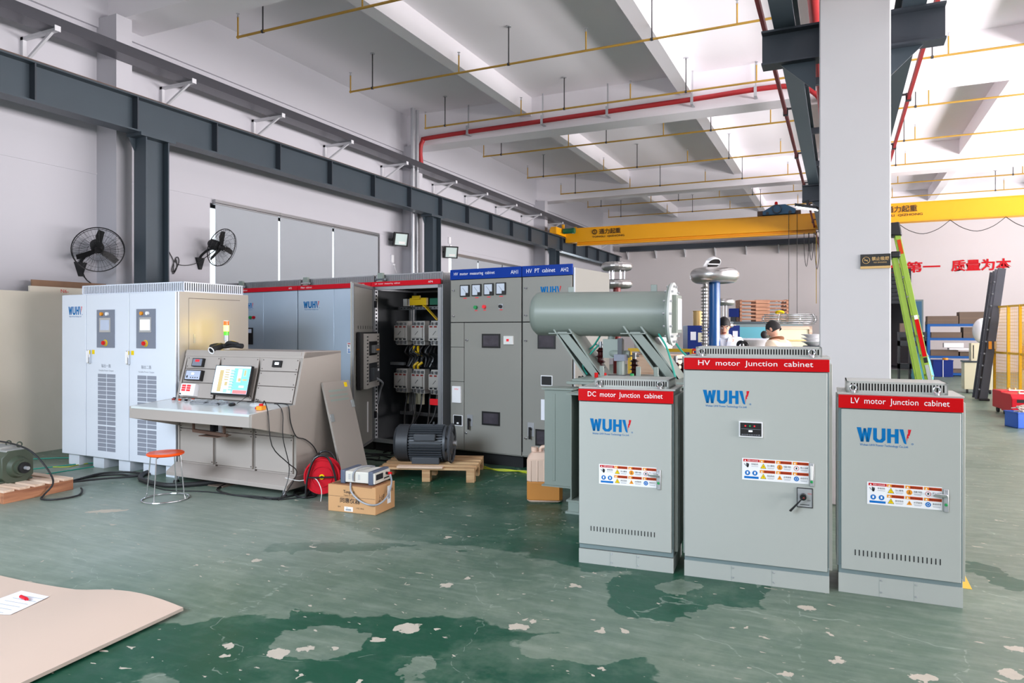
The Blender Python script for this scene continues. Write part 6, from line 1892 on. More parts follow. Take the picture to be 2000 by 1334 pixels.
def person(label, loc, rz, scale, lean, head_tilt, armL, armR, coat, inner_collar=None, coat_open=False):
    """local frame: facing -y, x to the person's left"""
    t = thing('person', label, 'person', loc, rz)
    def P(x, y, z):
        # lean forward above the hips
        if z > 0.95:
            k = (z - 0.95)
            return (x, y - k * sin(lean), 0.95 + k * cos(lean))
        return (x, y, z)
    neck = P(0, 0.0, 1.47)
    V = [P(0, 0, 0.95), P(0, 0, 1.15), P(0, -0.01, 1.34), P(0, 0, 1.42), neck]
    R = [(0.15, 0.11), (0.14, 0.10), (0.16, 0.11), (0.10, 0.08), 0.055]
    E = [(0, 1), (1, 2), (2, 3), (3, 4)]
    hd = Vector(neck) + Vector((0, -0.05 * sin(head_tilt) - 0.01, 0.075))
    def leg(sx):
        a = len(V)
        V.extend([(sx * 0.09, 0, 0.88), (sx * 0.1, -0.01, 0.5), (sx * 0.1, 0.01, 0.1), (sx * 0.1, -0.13, 0.04)])
        R.extend([0.085, 0.058, 0.042, 0.032])
        E.extend([(0, a), (a, a + 1), (a + 1, a + 2), (a + 2, a + 3)])
    leg(1); leg(-1)
    arms = []
    for sx, pts in ((1, armL), (-1, armR)):
        a = len(V)
        sh = P(sx * 0.19, 0, 1.39)
        V.extend([sh] + [P(*q) for q in pts])
        R.extend([0.06, 0.045, 0.03, 0.03])
        E.extend([(3, a), (a, a + 1), (a + 1, a + 2), (a + 2, a + 3)])
        # fingers: own short chains rooted in the palm
        w_, p_ = Vector(V[a + 2]), Vector(V[a + 3])
        dr = (p_ - w_).normalized()
        sd = dr.cross(Vector((0, 0, 1))).normalized()
        for f in range(4):
            b_ = len(V)
            base = p_ + sd * (0.018 * (f - 1.5))
            ln = (0.065, 0.075, 0.07, 0.055)[f]
            V.extend([base + dr * ln * 0.6, base + dr * ln - Vector((0, 0, 0.02))])
            R.extend([0.009, 0.008])
            E.extend([(a + 3, b_), (b_, b_ + 1)])
        b_ = len(V)
        V.extend([w_ + dr * 0.03 + sd * 0.04 * sx, w_ + dr * 0.07 + sd * 0.05 * sx])
        R.extend([0.011, 0.009])
        E.extend([(a + 3, b_), (b_, b_ + 1)])
        arms.append([sh] + [P(*q) for q in pts])
    # head chain
    a = len(V)
    V.extend([tuple(hd)])
    R.extend([0.06])
    E.extend([(4, a)])
    skin_mesh('body', t, [tuple(v) for v in V], E, R, 'skin')
    # head with features, one mesh
    H = MB('skin')
    hc = Vector(neck) + Vector((0, -0.02 - 0.05 * sin(head_tilt), 0.132))
    H.T = Matrix.Translation(hc) @ Matrix.Rotation(head_tilt, 4, 'X')
    n_, k_ = 24, 16
    vs, fs = [], []
    for j in range(k_ + 1):
        g_ = -pi / 2 + pi * j / k_
        for i in range(n_):
            a_ = 2 * pi * i / n_
            R_ = max(cos(g_), 0.001)
            z = 0.118 * sin(g_)
            wx = 0.076 * (1 - 0.22 * max(0, -sin(g_)))
            y = 0.095 * R_ * sin(a_)
            if sin(g_) < -0.2 and sin(a_) > 0:
                y *= 0.75
            vs.append((wx * R_ * cos(a_), y - 0.008 * max(0, -sin(g_)), z))
    for j in range(k_):
        for i in range(n_):
            l_ = (i + 1) % n_
            fs.append((j * n_ + i, j * n_ + l_, (j + 1) * n_ + l_, (j + 1) * n_ + i))
    H.add(vs, fs)
    H.hexa([(-0.016, -0.085, -0.03), (0.016, -0.085, -0.03), (0.012, -0.115, -0.028), (-0.012, -0.115, -0.028)], [(-0.008, -0.09, 0.02), (0.008, -0.09, 0.02), (0.006, -0.098, 0.02), (-0.006, -0.098, 0.02)])
    for sx in (-1, 1):
        H.ball((sx * 0.078, 0.005, -0.005), 0.01, 0.02, 0.03, n=8, k=6)
        H.ball((sx * 0.03, -0.086, 0.012), 0.014, 0.007, 0.008, n=8, k=6, m='white')
        H.ball((sx * 0.03, -0.092, 0.01), 0.006, 0.003, 0.006, n=8, k=6, m='ink')
        H.bar((sx * 0.015, -0.094, 0.033), (sx * 0.045, -0.086, 0.034), 0.006, 0.008, 'hair')
    H.hexa([(-0.024, -0.083, -0.062), (0.024, -0.083, -0.062), (0.02, -0.094, -0.06), (-0.02, -0.094, -0.06)], [(-0.024, -0.083, -0.05), (0.024, -0.083, -0.05), (0.018, -0.095, -0.052), (-0.018, -0.095, -0.052)], 'bus_red')
    H.build('head', t)
    # hair cap
    Hh = MB('hair')
    Hh.T = H.T
    vs, fs = [], []
    for j in range(8):
        g_ = pi / 2 - (pi * 0.62) * j / 7
        for i in range(n_):
            a_ = 2 * pi * i / n_
            gg = g_
            if sin(a_) < 0:
                gg = max(g_, radians(24) * (-sin(a_)) ** 0.3 - radians(20) * (1 - (-sin(a_))) + 0.04 * sin(a_ * 9))
            vs.append((0.084 * cos(gg) * cos(a_), 0.104 * cos(gg) * sin(a_) + 0.002, 0.128 * sin(gg)))
    for j in range(7):
        for i in range(n_):
            l_ = (i + 1) % n_
            fs.append((j * n_ + i, (j + 1) * n_ + i, (j + 1) * n_ + l_, j * n_ + l_))
    Hh.add(vs, fs).build('hair', t)
    # coat
    CV = [P(0, 0, 0.8), P(0, 0, 1.0), P(0, 0, 1.2), P(0, -0.01, 1.35), P(0, 0.0, 1.44)]
    CR = [(0.19, 0.15), (0.18, 0.14), (0.175, 0.135), (0.18, 0.13), (0.085, 0.075)]
    CE = [(0, 1), (1, 2), (2, 3), (3, 4)]
    for ar in arms:
        a = len(CV)
        sh, el, wr = Vector(ar[0]), Vector(ar[1]), Vector(ar[2])
        CV.extend([sh, sh.lerp(el, 0.5), el, el.lerp(wr, 0.55), wr - (wr - el) * 0.06])
        CR.extend([0.085, 0.07, 0.062, 0.055, 0.052])
        CE.extend([(3, a), (a, a + 1), (a + 1, a + 2), (a + 2, a + 3), (a + 3, a + 4)])
    skin_mesh('jacket', t, [tuple(v) for v in CV], CE, CR, coat)
    cz = Vector(P(0, -0.005, 1.465))
    cl = MB(inner_collar or coat)
    cl.torus(cz, 0.075, 0.03, (0, -sin(lean) * 0.8, cos(lean)), n=24, k=8)
    if coat_open:
        for sx in (-1, 1):
            q = Vector(P(sx * 0.03, -0.15, 1.25))
            cl.hexa([tuple(Vector(P(sx * 0.0, -0.148, 1.2))), tuple(Vector(P(sx * 0.03, -0.148, 1.22))), tuple(Vector(P(sx * 0.03, -0.14, 1.22))), tuple(Vector(P(0, -0.14, 1.2)))], [tuple(Vector(P(sx * 0.055, -0.1, 1.46))), tuple(Vector(P(sx * 0.11, -0.09, 1.42))), tuple(Vector(P(sx * 0.1, -0.07, 1.43))), tuple(Vector(P(sx * 0.05, -0.07, 1.47)))])
    cl.build('collar', t)
    # trousers
    TV = [(0, 0, 0.93)]
    TR = [(0.16, 0.125)]
    TE = []
    for sx in (1, -1):
        a = len(TV)
        TV.extend([(sx * 0.095, 0, 0.84), (sx * 0.1, -0.01, 0.5), (sx * 0.1, 0.01, 0.12)])
        TR.extend([0.1, 0.075, 0.065])
        TE.extend([(0, a), (a, a + 1), (a + 1, a + 2)])
    skin_mesh('trousers', t, TV, TE, TR, 'trousers')
    for sx in (1, -1):
        MB('black').ball((sx * 0.1, -0.06, 0.045), 0.052, 0.14, 0.046).build('shoe', t)
    t.scale = (scale, scale, scale)
    return t


person('man in a white coat with short black hair, looking down beside the blue column', (-1.49, 10.27, 0), radians(12), 1.065, radians(6), radians(28),
       ((0.3, -0.06, 1.12), (0.42, -0.28, 1.12), (0.47, -0.36, 1.11)), ((-0.28, 0.0, 1.12), (-0.2, -0.25, 1.08), (-0.13, -0.32, 1.08)), 'coat', coat_open=True)
person('man in a cream jacket with brown collar seen from behind, head bowed', (-0.70, 10.64, 0), radians(-78 - 35), 1.045, radians(14), radians(30),
       ((0.25, -0.1, 1.14), (0.18, -0.36, 1.14), (0.15, -0.44, 1.14)), ((-0.26, -0.1, 1.12), (-0.2, -0.34, 1.1), (-0.17, -0.42, 1.1)), 'beige', 'brown')
tag(MB('black').torus((-1.22, 10.02, 1.44), 0.055, 0.014, (0.3, 1, 0.2), n=20, k=8).torus((-1.2, 10.0, 1.42), 0.06, 0.013, (0.1, 1, -0.1), n=20, k=8).torus((-1.17, 10.0, 1.45), 0.04, 0.016, (-0.4, 1, 0.2), n=20, k=8).build('cable_coil'),
    'coil of black cable held against the white coat', 'cable')
t = thing('work_table', 'white workbench between the two men', 'table', (-1.22, 11.2, 0), radians(15))
MB('offwhite').box(-0.36, 0.36, -0.25, 0.25, 0.86, 0.95).build('table_top', t, bevel=0.004)
for sx in (-0.35, 0.3):
    for sy in (-0.24, 0.2):
        MB('steel').box(sx, sx + 0.04, sy, sy + 0.04, 0, 0.86).build('leg', t, flat=True)
t = thing('corona_shell', 'large shallow white dish standing on the bench between the men', 'dish', (-1.18, 11.2, 0.95))
MB('white').lathe([(0, 0), (0.2, 0), (0.22, 0.3), (0.1, 0.42), (0.17, 0.46), (0.25, 0.52), (0.27, 0.55), (0.2, 0.53), (0, 0.5)], n=32).build('dish_body', t)
tag(MB('paper').box(-1.46, -0.98, 11.05, 11.4, 1.501, 1.52).build('white_board', rot=(0, 0, 0), flat=True), 'flat white sheet lying on top of the large dish', 'board')
tag(MB('hair').ball((-1.03, 11.15, 1.575), 0.05, 0.05, 0.06, n=14, k=10).build('black_hemisphere'), 'round black knob on the white sheet beside the bowed man', 'knob')

# ---------------------------------------------------------------- storage at the far end of the left bay
t = thing('tool_cabinet', 'dark blue steel cabinet with paper notes behind the blue column', 'cabinet', (-3.33, 17.2, 0), radians(24))
MB('blue_box').box(0, 1.25, 0, 0.5, 0, 1.75).box(0.62, 0.625, -0.002, 0, 0.05, 1.7, 'gap').build('cabinet_body', t, bevel=0.005)
MB('paper').box(0.07, 0.2, -0.004, -0.001, 1.4, 1.6).box(0.25, 0.38, -0.004, -0.001, 1.35, 1.58, 'cream').box(1.08, 1.2, -0.004, -0.001, 1.45, 1.62).build('paper_note', t, flat=True)
tag(MB('gold').cyl((-3.14, 17.5, 1.75), (-3.14, 17.5, 2.11), 0.12, n=20).torus((-3.14, 17.5, 2.1), 0.12, 0.008, n=24, k=6).build('tin_drum'), 'brown metal tin on top of the dark blue cabinet', 'tin')
t = thing('storage_cabinet', 'wide cabinet with teal doors below the stack of wooden frames', 'cabinet', (-2.5, 18.9, 0), radians(20))
MB('frame_teal').box(0, 1.75, 0, 0.7, 0, 1.8).box(0, 1.75, -0.02, 0.7, 1.8, 1.86, 'steel').build('cabinet_body', t, bevel=0.005)
for x0, x1 in ((0.1, 0.86), (0.9, 1.4)):
    MB('teal').box(x0, x1, -0.02, 0, 0.1, 1.72).build('door', t, bevel=0.004)
MB('wood_pale').box(0.0, 0.07, -0.02, 0, 0.0, 1.78).build('side_strip', t, flat=True)
tag(MB('blue_box').box(-2.62, -2.38, 18.98, 19.2, 1.98, 2.2).box(-2.58, -2.45, 19.0, 19.15, 1.865, 1.98, 'black').build('blue_case', flat=True), 'small dark blue case on the teal cabinet left of the wooden frames', 'case')
for i in range(6):
    t = thing('slatted_crate', 'wooden slatted frame, %s of the stack on the teal cabinet' % ('lowest', 'second from the bottom', 'third from the bottom', 'third from the top', 'second from the top', 'topmost')[i], 'frame', (-2.35, 19.05, 1.865 + 0.094 * i), radians(20), 'slatted wooden frames stacked on the teal cabinet')
    b = MB('crate_wood')
    b.box(0, 1.22, 0, 0.03, 0.045, 0.075).box(0, 1.22, 0.47, 0.5, 0.045, 0.075).box(0, 0.05, 0, 0.5, 0, 0.09).box(0.4, 0.75, -0.004, 0.5, 0, 0.085).box(1.17, 1.22, 0, 0.5, 0, 0.09)
    b.build('frame_slats', t, flat=True)
    b = MB('chrome')
    for k in range(4):
        b.cyl((0.44 if k == 0 else 0.8 + 0.1 * k, -0.01, 0.03), (0.44 if k == 0 else 0.84 + 0.1 * k, -0.01, 0.03), 0.014, n=8)
    b.build('frame_bolts', t)
t = thing('cream_cabinet', 'cream wooden cabinet to the right of the bowed man', 'cabinet', (-1.2, 14.95, 0), radians(22))
MB('cream').box(0, 0.74, 0, 0.5, 0, 1.72).box(0.68, 0.74, -0.03, 0.0, 0, 1.72, 'wood_pale').box(0.0, 0.74, -0.03, 0, 1.66, 1.72, 'wood_pale').box(0.0, 0.7, -0.02, 0, 1.42, 1.45, 'gold').build('cabinet_body', t, bevel=0.004)
t = thing('shield_ring_cage', 'oval silver cage of stacked rods on top of the cream cabinet', 'ring cage', (-0.95, 15.55, 1.76), radians(24))
for i in range(6):
    R0 = 0.56
    pts = [(R0 * cos(2 * pi * k / 28) * 1.0, 0.3 * sin(2 * pi * k / 28), 0.0 + 0.038 * i) for k in range(28)]
    sc_ = (0.9, 0.97, 1.0, 1.0, 0.97, 0.9)[i]
    MB('chrome').tube([(x * sc_, y * sc_, z + 0.012) for x, y, z in pts], 0.009, n=8, smooth=1, closed=True).build('ring', t)
for k in range(8):
    a = 2 * pi * k / 8 + 0.2
    MB('chrome').tube([(0.5 * cos(a), 0.27 * sin(a), 0.0), (0.565 * cos(a), 0.305 * sin(a), 0.1), (0.5 * cos(a), 0.27 * sin(a), 0.21)], 0.006, n=6).build('upright', t)
tag(MB('yellow_pipe').torus((-1.12, 15.4, 2.0), 0.07, 0.022, (0, 0.4, 1), n=20, k=8, m='warn_yellow').build('yellow_ring'), 'yellow rubber ring lying on the silver cage', 'ring')
t = thing('porcelain_bowls', 'stack of white bowls on a stand, half hidden by the white column', 'bowls', (-0.42, 13.0, 0))
MB('steel').box(-0.15, 0.15, -0.15, 0.15, 0, 1.38).build('stand', t, flat=True)
for i in range(3):
    MB('white').lathe([(0, 0), (0.07, 0), (0.14, 0.05), (0.19, 0.07), (0.185, 0.075), (0, 0.03)], (0, 0, 1.38 + 0.06 * i), n=24).build('bowl', t)
t = thing('plastic_crate', 'red orange plastic crates stacked behind the tallest junction cabinet', 'crate', (-1.52, 8.1, 0), radians(10))
MB('offwhite').box(-0.02, 0.44, 0.0, 0.32, 0, 1.3).build('crate_pedestal', t, flat=True)
c_ = MB('tower_red')
c_.mats = ['red']
c_.box(0, 0.42, 0, 0.3, 1.3, 1.31)
for z0, z1 in ((1.31, 1.33), (1.365, 1.38), (1.41, 1.43)):
    c_.box(0, 0.42, 0, 0.012, z0, z1, 'stool_orange').box(0, 0.42, 0.288, 0.3, z0, z1).box(0, 0.012, 0, 0.3, z0, z1, 'stool_orange').box(0.408, 0.42, 0, 0.3, z0, z1)
for k in range(8):
    c_.box(0.056 * k, 0.056 * k + 0.012, 0.001, 0.011, 1.31, 1.43)
c_.build('crate_shell', t, flat=True)

# wrapped goods and yellow rail seen under the cylinder
t = thing('wrapped_bundle', 'white plastic wrapped bundle behind the transformer', 'bundle', (-2.25, 9.3, 0))
MB('wood_pale').box(-0.3, 0.35, -0.2, 0.3, 0, 1.32).build('carton_stack', t, flat=True)
MB('plastic_wrap').ball((0.0, 0.0, 1.45), 0.26, 0.2, 0.16, n=18, k=10).build('plastic_wrap', t)
tag(MB('bus_yellow').box(-2.4, -1.6, 8.6, 8.64, 1.38, 1.42).box(-2.4, -2.36, 8.6, 8.64, 0, 1.38).box(-1.64, -1.6, 8.6, 8.64, 0, 1.38).build('yellow_barrier', flat=True), 'yellow rail standing behind the transformer', 'barrier')

# ---------------------------------------------------------------- right bay: ladders, shelves, cage
t = thing('step_ladder', 'tall lime green step ladder with red warning labels', 'ladder', (0, 0, 0))
Y0 = 12.6
def rail(a, b, w_, d_, m_):
    MB(m_).bar(a, b, w_, d_, None, up=(0, 1, 0)).build('rail', t, bevel=0.004)
top = Vector((0.74, Y0, 3.22))
for dy in (0.0, 0.42):
    a = top + Vector((0.06, dy * 0.6, 0))
    MB('lime').bar(a, (1.42, Y0 + dy, 0.02), 0.075, 0.03, None, up=(0, 1, 0)).build('rail', t, bevel=0.004)
    a2 = top + Vector((0.03, dy * 0.6 + 0.03, -0.36))
    MB('lime').bar(a2, (1.27, Y0 + dy + 0.03, 0.02), 0.075, 0.03, None, up=(0, 1, 0)).build('rail', t, bevel=0.004)
for k in range(9):
    z = 0.3 + 0.31 * k
    f_ = 1 - z / 3.2
    x = 0.8 + (1.47 - 0.8) * f_
    MB('galv').box(x - 0.05, x + 0.03, Y0 + 0.015, Y0 + 0.25 + 0.16 * f_, z, z + 0.025).build('step', t, flat=True)
MB('black').hexa([(0.55, Y0 - 0.05, 3.14), (0.88, Y0 - 0.05, 3.12), (0.88, Y0 + 0.33, 3.12), (0.55, Y0 + 0.33, 3.14)], [(0.6, Y0 - 0.05, 3.32), (0.84, Y0 - 0.05, 3.34), (0.84, Y0 + 0.33, 3.34), (0.6, Y0 + 0.33, 3.32)]).build('top_cap', t, bevel=0.02)
MB('black').box(0.72, 0.86, Y0 - 0.03, Y0 + 0.3, 2.78, 2.88).build('rail_clamp', t, bevel=0.02)
pA, pB = top + Vector((0.06, 0, 0)), Vector((1.42, Y0, 0.02))
def lab(k0, k1, m_, w_=0.05):
    a, b = pA.lerp(pB, k0), pA.lerp(pB, k1)
    off = Vector((0, -0.018, 0))
    MB(m_).bar(a + off, b + off, w_, 0.004, None, up=(0, 1, 0)).build('warning_label', t, flat=True)
lab(0.05, 0.12, 'orange_strip'); lab(0.44, 0.62, 'red_head', 0.055); lab(0.42, 0.44, 'white'); lab(0.625, 0.65, 'ink')
lab(0.66, 0.96, 'galv', 0.05)
t = thing('extension_ladder', 'dark grey extension ladder leaning upright beside the yellow cage', 'ladder', (0, 0, 0))
for k, (dy, dz) in enumerate(((0.0, 0), (0.36, 0))):
    MB('dark_ladder').bar((3.02, 19.55 + dy, 0.0), (3.42, 19.75 + dy, 3.08), 0.16, 0.05, None, up=(0, 1, 0)).build('rail', t, bevel=0.004)
    MB('dark_ladder').bar((2.9, 19.7 + dy, 0.02), (3.29, 19.9 + dy, 3.03), 0.05, 0.05, None, up=(0, 1, 0)).build('rail', t, bevel=0.004)
for k in range(10):
    f_ = (0.25 + 0.28 * k) / 3.08
    MB('galv').cyl((2.93 + 0.39 * f_, 19.6 + 0.2 * f_, 3.08 * f_), (2.93 + 0.39 * f_, 20.0 + 0.2 * f_, 3.08 * f_), 0.018, n=8).build('rung', t)
MB('warn_orange').box(3.13, 3.19, 19.55, 19.6, 1.2, 1.38).box(3.24, 3.28, 19.55, 19.6, 1.2, 1.38, 'gold').build('warning_label', t, flat=True)
MB('rubber').box(2.94, 3.14, 19.48, 19.62, 0.0, 0.05).build('foot', t, bevel=0.01)

t = thing('storage_shelf', 'blue steel storage rack loaded with flat brown cartons at the far wall', 'shelf', (2.85, 29.4, 0), radians(0))
for x in (0.0, 1.85):
    for y in (0.0, 0.7):
        MB('blue_rack').box(x, x + 0.09, y, y + 0.07, 0, 1.95).build('post', t, flat=True)
for z in (0.12, 0.72, 1.36, 1.86):
    MB('blue_rack').box(0.09, 1.85, 0, 0.05, z - 0.09, z).box(0.09, 1.85, 0.72, 0.77, z - 0.09, z).box(0.0, 1.94, 0.05, 0.72, z - 0.02, z, 'steel').build('shelf_board', t, flat=True)
random.seed(21)
NM = {0: 'bottom', 1: 'second', 2: 'third', 3: 'top'}
for li, z in enumerate((0.12, 0.72, 1.36, 1.86)):
    for q, (x0, x1, h_) in enumerate((((0.12, 0.55, 0.22), (0.6, 1.2, 0.12), (1.25, 1.8, 0.16)), ((0.1, 0.95, 0.2), (1.0, 1.8, 0.14)), ((0.12, 1.05, 0.2), (1.1, 1.8, 0.38)), ((0.0, 0.95, 0.28), (0.98, 1.8, 0.42)))[li]):
        tag(MB('brown_card').box(2.85 + x0, 2.85 + x1, 29.38, 30.05, z, z + h_).box(2.85 + x0 + 0.01, 2.85 + x1 - 0.01, 29.375, 29.38, z + h_ * 0.45, z + h_ * 0.5, 'brown_edge').build('flat_carton', rot=(0, 0, 0), flat=True),
            'flat brown carton pile on the %s level of the blue rack, %s' % (NM[li], ('at its left end', 'next along', 'at its right end')[q] if li == 0 else ('left half', 'right half')[q]), 'carton', 'flat cartons on the blue rack')
tag(MB('white').box(3.35, 3.95, 29.3, 29.6, 1.02, 1.18).box(3.5, 4.6, 29.2, 29.7, 0.94, 1.0).build('foam_sheet', flat=True), 'white foam pieces on the third level of the blue rack', 'foam')
t = thing('blue_bin', 'dark blue storage box standing on the floor before the rack', 'box', (2.95, 28.7, 0), 0.1)
MB('blue_box').box(0, 0.62, 0, 0.45, 0.0, 0.58).box(-0.01, 0.63, -0.01, 0.46, 0.55, 0.59).build('bin_body', t, bevel=0.01)
MB('warn_orange').cyl((0.42, 0.2, 0.59), (0.42, 0.2, 0.66), 0.09, n=16).build('tape_roll', t)
MB('white').box(0.3, 0.32, -0.012, -0.0, 0, 0.59).build('strap', t, flat=True)
t = thing('cream_trolley', 'cream metal cabinet on castors at the end of the rack', 'cabinet', (2.93, 21.65, 0), radians(0))
MB('cream').box(0, 0.62, 0, 0.5, 0.1, 0.8).box(-0.02, 0.64, -0.02, 0.52, 0.8, 0.84, 'steel').build('trolley_body', t, bevel=0.008)
MB('cream').box(0.16, 0.5, 0.05, 0.4, 0.84, 1.3).box(0.2, 0.22, 0.045, 0.05, 0.9, 1.25, 'ink').build('upper_box', t, bevel=0.008)
for x in (0.05, 0.55):
    MB('rubber').cyl((x, 0.05, 0.05), (x + 0.04, 0.05, 0.05), 0.05, n=14).build('castor', t)
tag(MB('plastic_wrap').ball((3.42, 22.2, 1.62), 0.24, 0.22, 0.34, n=16, k=12).build('plastic_bag'), 'bulging white plastic bag beside the dark ladder', 'bag')
t = thing('dark_rack', 'dark steel rack with boxes inside the doorway behind the green ladder', 'rack', (1.62, 24.7, 0))
for z in (0.45, 1.15, 1.42):
    MB('inner_dark').box(0, 0.75, 0, 0.4, z, z + 0.16).build('rack_beam', t, flat=True)
for x in (0.0, 0.3, 0.7):
    MB('inner_dark').box(x, x + 0.05, 0, 0.4, 0, 1.42).build('rack_post', t, flat=True)
MB('brown_card').box(0.05, 0.35, 0.02, 0.35, 1.58, 1.85).build('carton', t, flat=True)
tag(MB('sign_blue').lathe([(0, 0), (0.26, 0.0), (0.3, 0.3), (0.2, 0.75), (0.1, 1.0), (0.06, 1.2), (0, 1.2)], (2.22, 24.2, 0.0), n=20, m='teal').build('blue_sack'), 'light blue plastic sack on the floor behind the green ladder', 'sack')

# yellow mesh cage with wrapped stock
t = thing('mesh_cage', 'yellow wire mesh cage holding plastic wrapped stock at the right', 'cage', (0, 0, 0))
A, B, Cc = Vector((3.3, 19.9, 0)), Vector((3.62, 18.3, 0)), Vector((4.9, 18.1, 0))
def zz(p, z): return (p[0], p[1], z)
for p in (A, A.lerp(B, 0.45), A.lerp(B, 0.8), B, B.lerp(Cc, 0.5), Cc):
    MB('cage').bar(zz(p, 0), zz(p, 2.2), 0.055, 0.055).build('post', t, flat=True)
for p, q in ((A, B), (B, Cc)):
    for z in (0.08, 1.12, 2.18):
        MB('cage').bar(zz(p, z), zz(q, z), 0.035, 0.045).build('rail', t, flat=True)
    me_ = MB('cage')
    n1 = 34 if p is A else 26
    for i in range(n1):
        r_ = p.lerp(q, (i + 0.5) / n1)
        me_.bar(zz(r_, 0.1), zz(r_, 2.16), 0.005, 0.005)
    for i in range(28):
        me_.bar(zz(p, 0.14 + 0.073 * i), zz(q, 0.14 + 0.073 * i), 0.005, 0.005)
    me_.build('wire_mesh', t, flat=True)
for i, (x, y, z, s, m_, l_) in enumerate(((4.25, 19.35, 0.0, 0.5, 'plastic_wrap', 'white wrapped stock on the floor of the yellow cage'), (4.25, 19.4, 0.75, 0.5, 'wood_pale', 'pale carton on the middle of the stock in the yellow cage'), (4.25, 19.4, 1.3, 0.48, 'plastic_wrap', 'plastic wrapped carton at the top of the yellow cage'))):
    b = MB(m_).box(x - s, x + s * 1.2, y - 0.3, y + 0.4, z, z + (0.74 if z == 0 else 0.54))
    tag(b.build('wrapped_carton', bevel=0.05), l_, 'carton', 'stock in the yellow cage')
    
# red welding machines
for i, (x, y, l_) in enumerate(((2.88, 15.75, 'red welding machine on wheels nearest the blue crate'), (2.86, 16.5, 'red welding machine on wheels standing behind another one'))):
    t = thing('welding_machine', l_, 'welder', (x, y, 0), radians(6), 'red welding machines')
    pr = [(0.0, 0.1), (0.52, 0.1), (0.52, 0.38), (0.46, 0.46), (0.06, 0.46), (0.0, 0.38)]
    MB('welder').prism([(0.0, 0.1), (0.0, 0.37), (0.1, 0.45), (0.6, 0.45), (0.6, 0.1)], lambda u, v, k: (0.5 * k, u, v)).build('machine_case', t, bevel=0.012)
    p = MB('black').box(0.08, 0.2, -0.004, 0, 0.3, 0.36).box(0.28, 0.42, -0.004, 0, 0.3, 0.36)
    for k in range(4):
        p.box(0.12, 0.38, -0.003, 0, 0.14 + 0.03 * k, 0.146 + 0.03 * k, 'bus_red')
    p.build('front_plate', t, flat=True)
    for xx in (0.05, 0.41):
        for yy in (0.06, 0.5):
            MB('rubber').cyl((xx, yy, 0.055), (xx + 0.04, yy, 0.055), 0.055, n=14).build('wheel', t)
    MB('offwhite').box(0.15, 0.4, 0.12, 0.2, 0.455, 0.475).cyl((0.2, 0.3, 0.45), (0.2, 0.3, 0.5), 0.02, n=10, m='gold').cyl((0.3, 0.3, 0.45), (0.3, 0.3, 0.5), 0.02, n=10, m='gold').build('terminals', t, flat=True)
t = thing('plastic_tub', 'blue plastic tub full of tangled rope at the right frame edge', 'tub', (2.86, 14.5, 0), radians(20))
b = MB('blue_crate')
for a in ((-0.25, 0.25, -0.18, -0.165), (-0.25, 0.25, 0.165, 0.18)):
    b.box(a[0], a[1], a[2], a[3], 0, 0.27)
b.box(-0.25, -0.235, -0.18, 0.18, 0, 0.27).box(0.235, 0.25, -0.18, 0.18, 0, 0.27).box(-0.25, 0.25, -0.18, 0.18, 0, 0.015)
b.box(-0.262, 0.262, -0.192, -0.18, 0.25, 0.27).box(-0.262, -0.25, -0.192, 0.192, 0.25, 0.27)
b.build('tub_shell', t, bevel=0.004)
random.seed(4)
rp = MB('rope')
for q in range(6):
    pts = [(random.uniform(-.2, .22), random.uniform(-.14, .14), 0.22 + random.uniform(0, .16)) for _ in range(9)]
    rp.tube([(2.86 + x * 0.94 - y * 0.34, 14.5 + x * 0.34 + y * 0.94, z) for x, y, z in pts], 0.011, n=6)
tag(rp.build('rope'), 'beige rope lying tangled in the blue tub', 'rope')

tag(MB('bus_yellow').box(-0.715, -0.695, 24.97, 24.99, 2.5, 4.79).build('pendant_strap', flat=True), 'narrow yellow strap hanging from the orange crane beside the white column', 'strap')
tag(MB('red').cyl((GX, 8.34, 2.98), (GX + 0.05, 8.34, 2.98), 0.06, n=20).cyl((GX + 0.05, 8.34, 2.98), (GX + 0.065, 8.34, 2.98), 0.02, n=12, m='chrome').build('alarm_bell'), 'small red round alarm bell on the wall by the dark steel post', 'bell')
tag(MB('wood_dark').box(-0.22, -0.19, 7.0, 7.25, 0.0, 0.28).build('wood_block', flat=True), 'brown wooden block at the foot of the white column', 'block')
tag(MB('bus_yellow').box(0.7, 0.76, 5.3, 5.6, 0.0, 0.002).build('floor_marking', flat=True), 'short yellow painted marking on the floor right of the LV cabinet', 'marking')

# ---------------------------------------------------------------- foreground sheet
sh = MB('card_sheet')
P0 = [(-3.42, 2.86), (-3.40, 1.6), (-5.6, 1.2), (-5.6, 2.95)]
n1, n2 = 26, 14
vs, fs = [], []
def shp(u, v):
    # u along the far edge (0 = right tip), v towards the camera
    ex = Vector((-3.475, 2.93)).lerp(Vector((-5.6, 2.75)), u)
    ne = Vector((-3.36, 1.3)).lerp(Vector((-5.6, 1.1)), u)
    p = ex.lerp(ne, v)
    z = 0.03 + 0.035 * sin(min(1, u * 2.6) * pi) * (1 - v * 0.8) 
    return (p.x, p.y + 0.015 * sin(u * 9) * (1 - v), z)
for j in range(n2):
    for i in range(n1):
        vs.append(shp(i / (n1 - 1), j / (n2 - 1)))
N = len(vs)
vs += [(x, y, z - 0.018) for x, y, z in vs]
for j in range(n2 - 1):
    for i in range(n1 - 1):
        a = j * n1 + i
        fs.append((a, a + 1, a + n1 + 1, a + n1))
        fs.append((N + a, N + a + n1, N + a + n1 + 1, N + a + 1))
sh.add(vs, fs)
edge = []
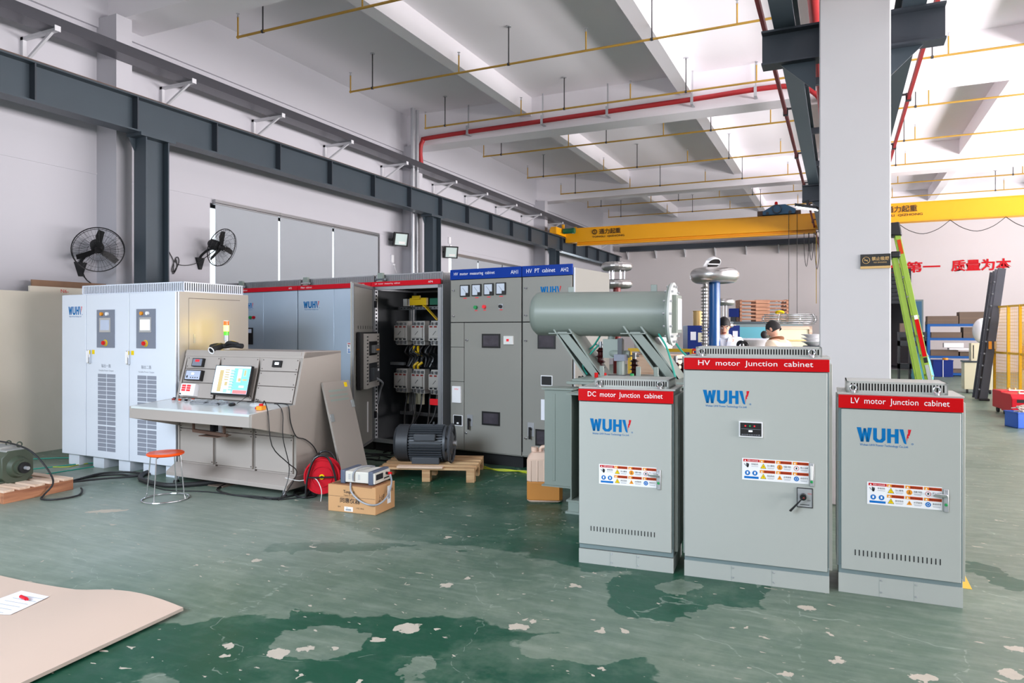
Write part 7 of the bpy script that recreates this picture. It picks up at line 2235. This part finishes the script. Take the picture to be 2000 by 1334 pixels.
for i in range(n1 - 1):
    edge += [(i, N + i, N + i + 1, i + 1)]
    a = (n2 - 1) * n1 + i
    edge += [(a, a + 1, N + a + 1, N + a)]
for j in range(n2 - 1):
    a = j * n1
    edge += [(a, a + n1, N + a + n1, N + a)]
    a = j * n1 + n1 - 1
    edge += [(a, N + a, N + a + n1, a + n1)]
mi = sh.mi('card_edge')
sh.f += edge
sh.m += [mi] * len(edge)
tag(sh.build('board_sheet'), 'large beige board sheet lying on the floor with a paper on it', 'board')
pz_ = shp(0.52, 0.12)[2]
pp = MB('paper')
pv = [(-4.33, 2.72), (-4.30, 2.40), (-4.9, 2.25), (-4.93, 2.62)]
def zat(x, y):
    u = min(1, max(0, (-3.475 - x) / 2.125))
    v = min(1, max(0, (2.9 - y) / 1.62))
    return 0.03 + 0.035 * sin(min(1, u * 2.6) * pi) * (1 - v * 0.8) + 0.004
pvs, pfs = [], []
for j in range(6):
    for i in range(8):
        a = Vector((-4.345, 2.70)).lerp(Vector((-4.60, 2.69)), i / 7)
        b_ = Vector((-4.26, 2.43)).lerp(Vector((-4.56, 2.36)), i / 7)
        p = a.lerp(b_, j / 5)
        pvs.append((p.x, p.y, zat(p.x, p.y)))
pfs = [(j * 8 + i, j * 8 + i + 1, (j + 1) * 8 + i + 1, (j + 1) * 8 + i) for j in range(5) for i in range(7)]
pp.add(pvs, pfs)
for k in range(6):
    a = Vector((-4.33, 2.66 - 0.045 * k))
    b_ = Vector((-4.52, 2.64 - 0.045 * k))
    za = zat(a.x, a.y) + 0.0015
    pp.quad([(a.x, a.y, za), (b_.x, b_.y, za), (b_.x, b_.y - 0.004, za), (a.x, a.y - 0.004, za)], 'pale_ink')
tag(pp.build('paper_sheet'), 'white paper sheet with handwriting lying on the beige board', 'paper')
tag(MB('welder').cyl((-4.40, 2.60, zat(-4.4, 2.6) + 0.012), (-4.47, 2.61, zat(-4.47, 2.61) + 0.012), 0.01, n=12).cyl((-4.38, 2.597, zat(-4.4, 2.6) + 0.012), (-4.40, 2.60, zat(-4.4, 2.6) + 0.012), 0.006, n=10).build('marker_pen'), 'short red marker pen lying on the white paper', 'pen')
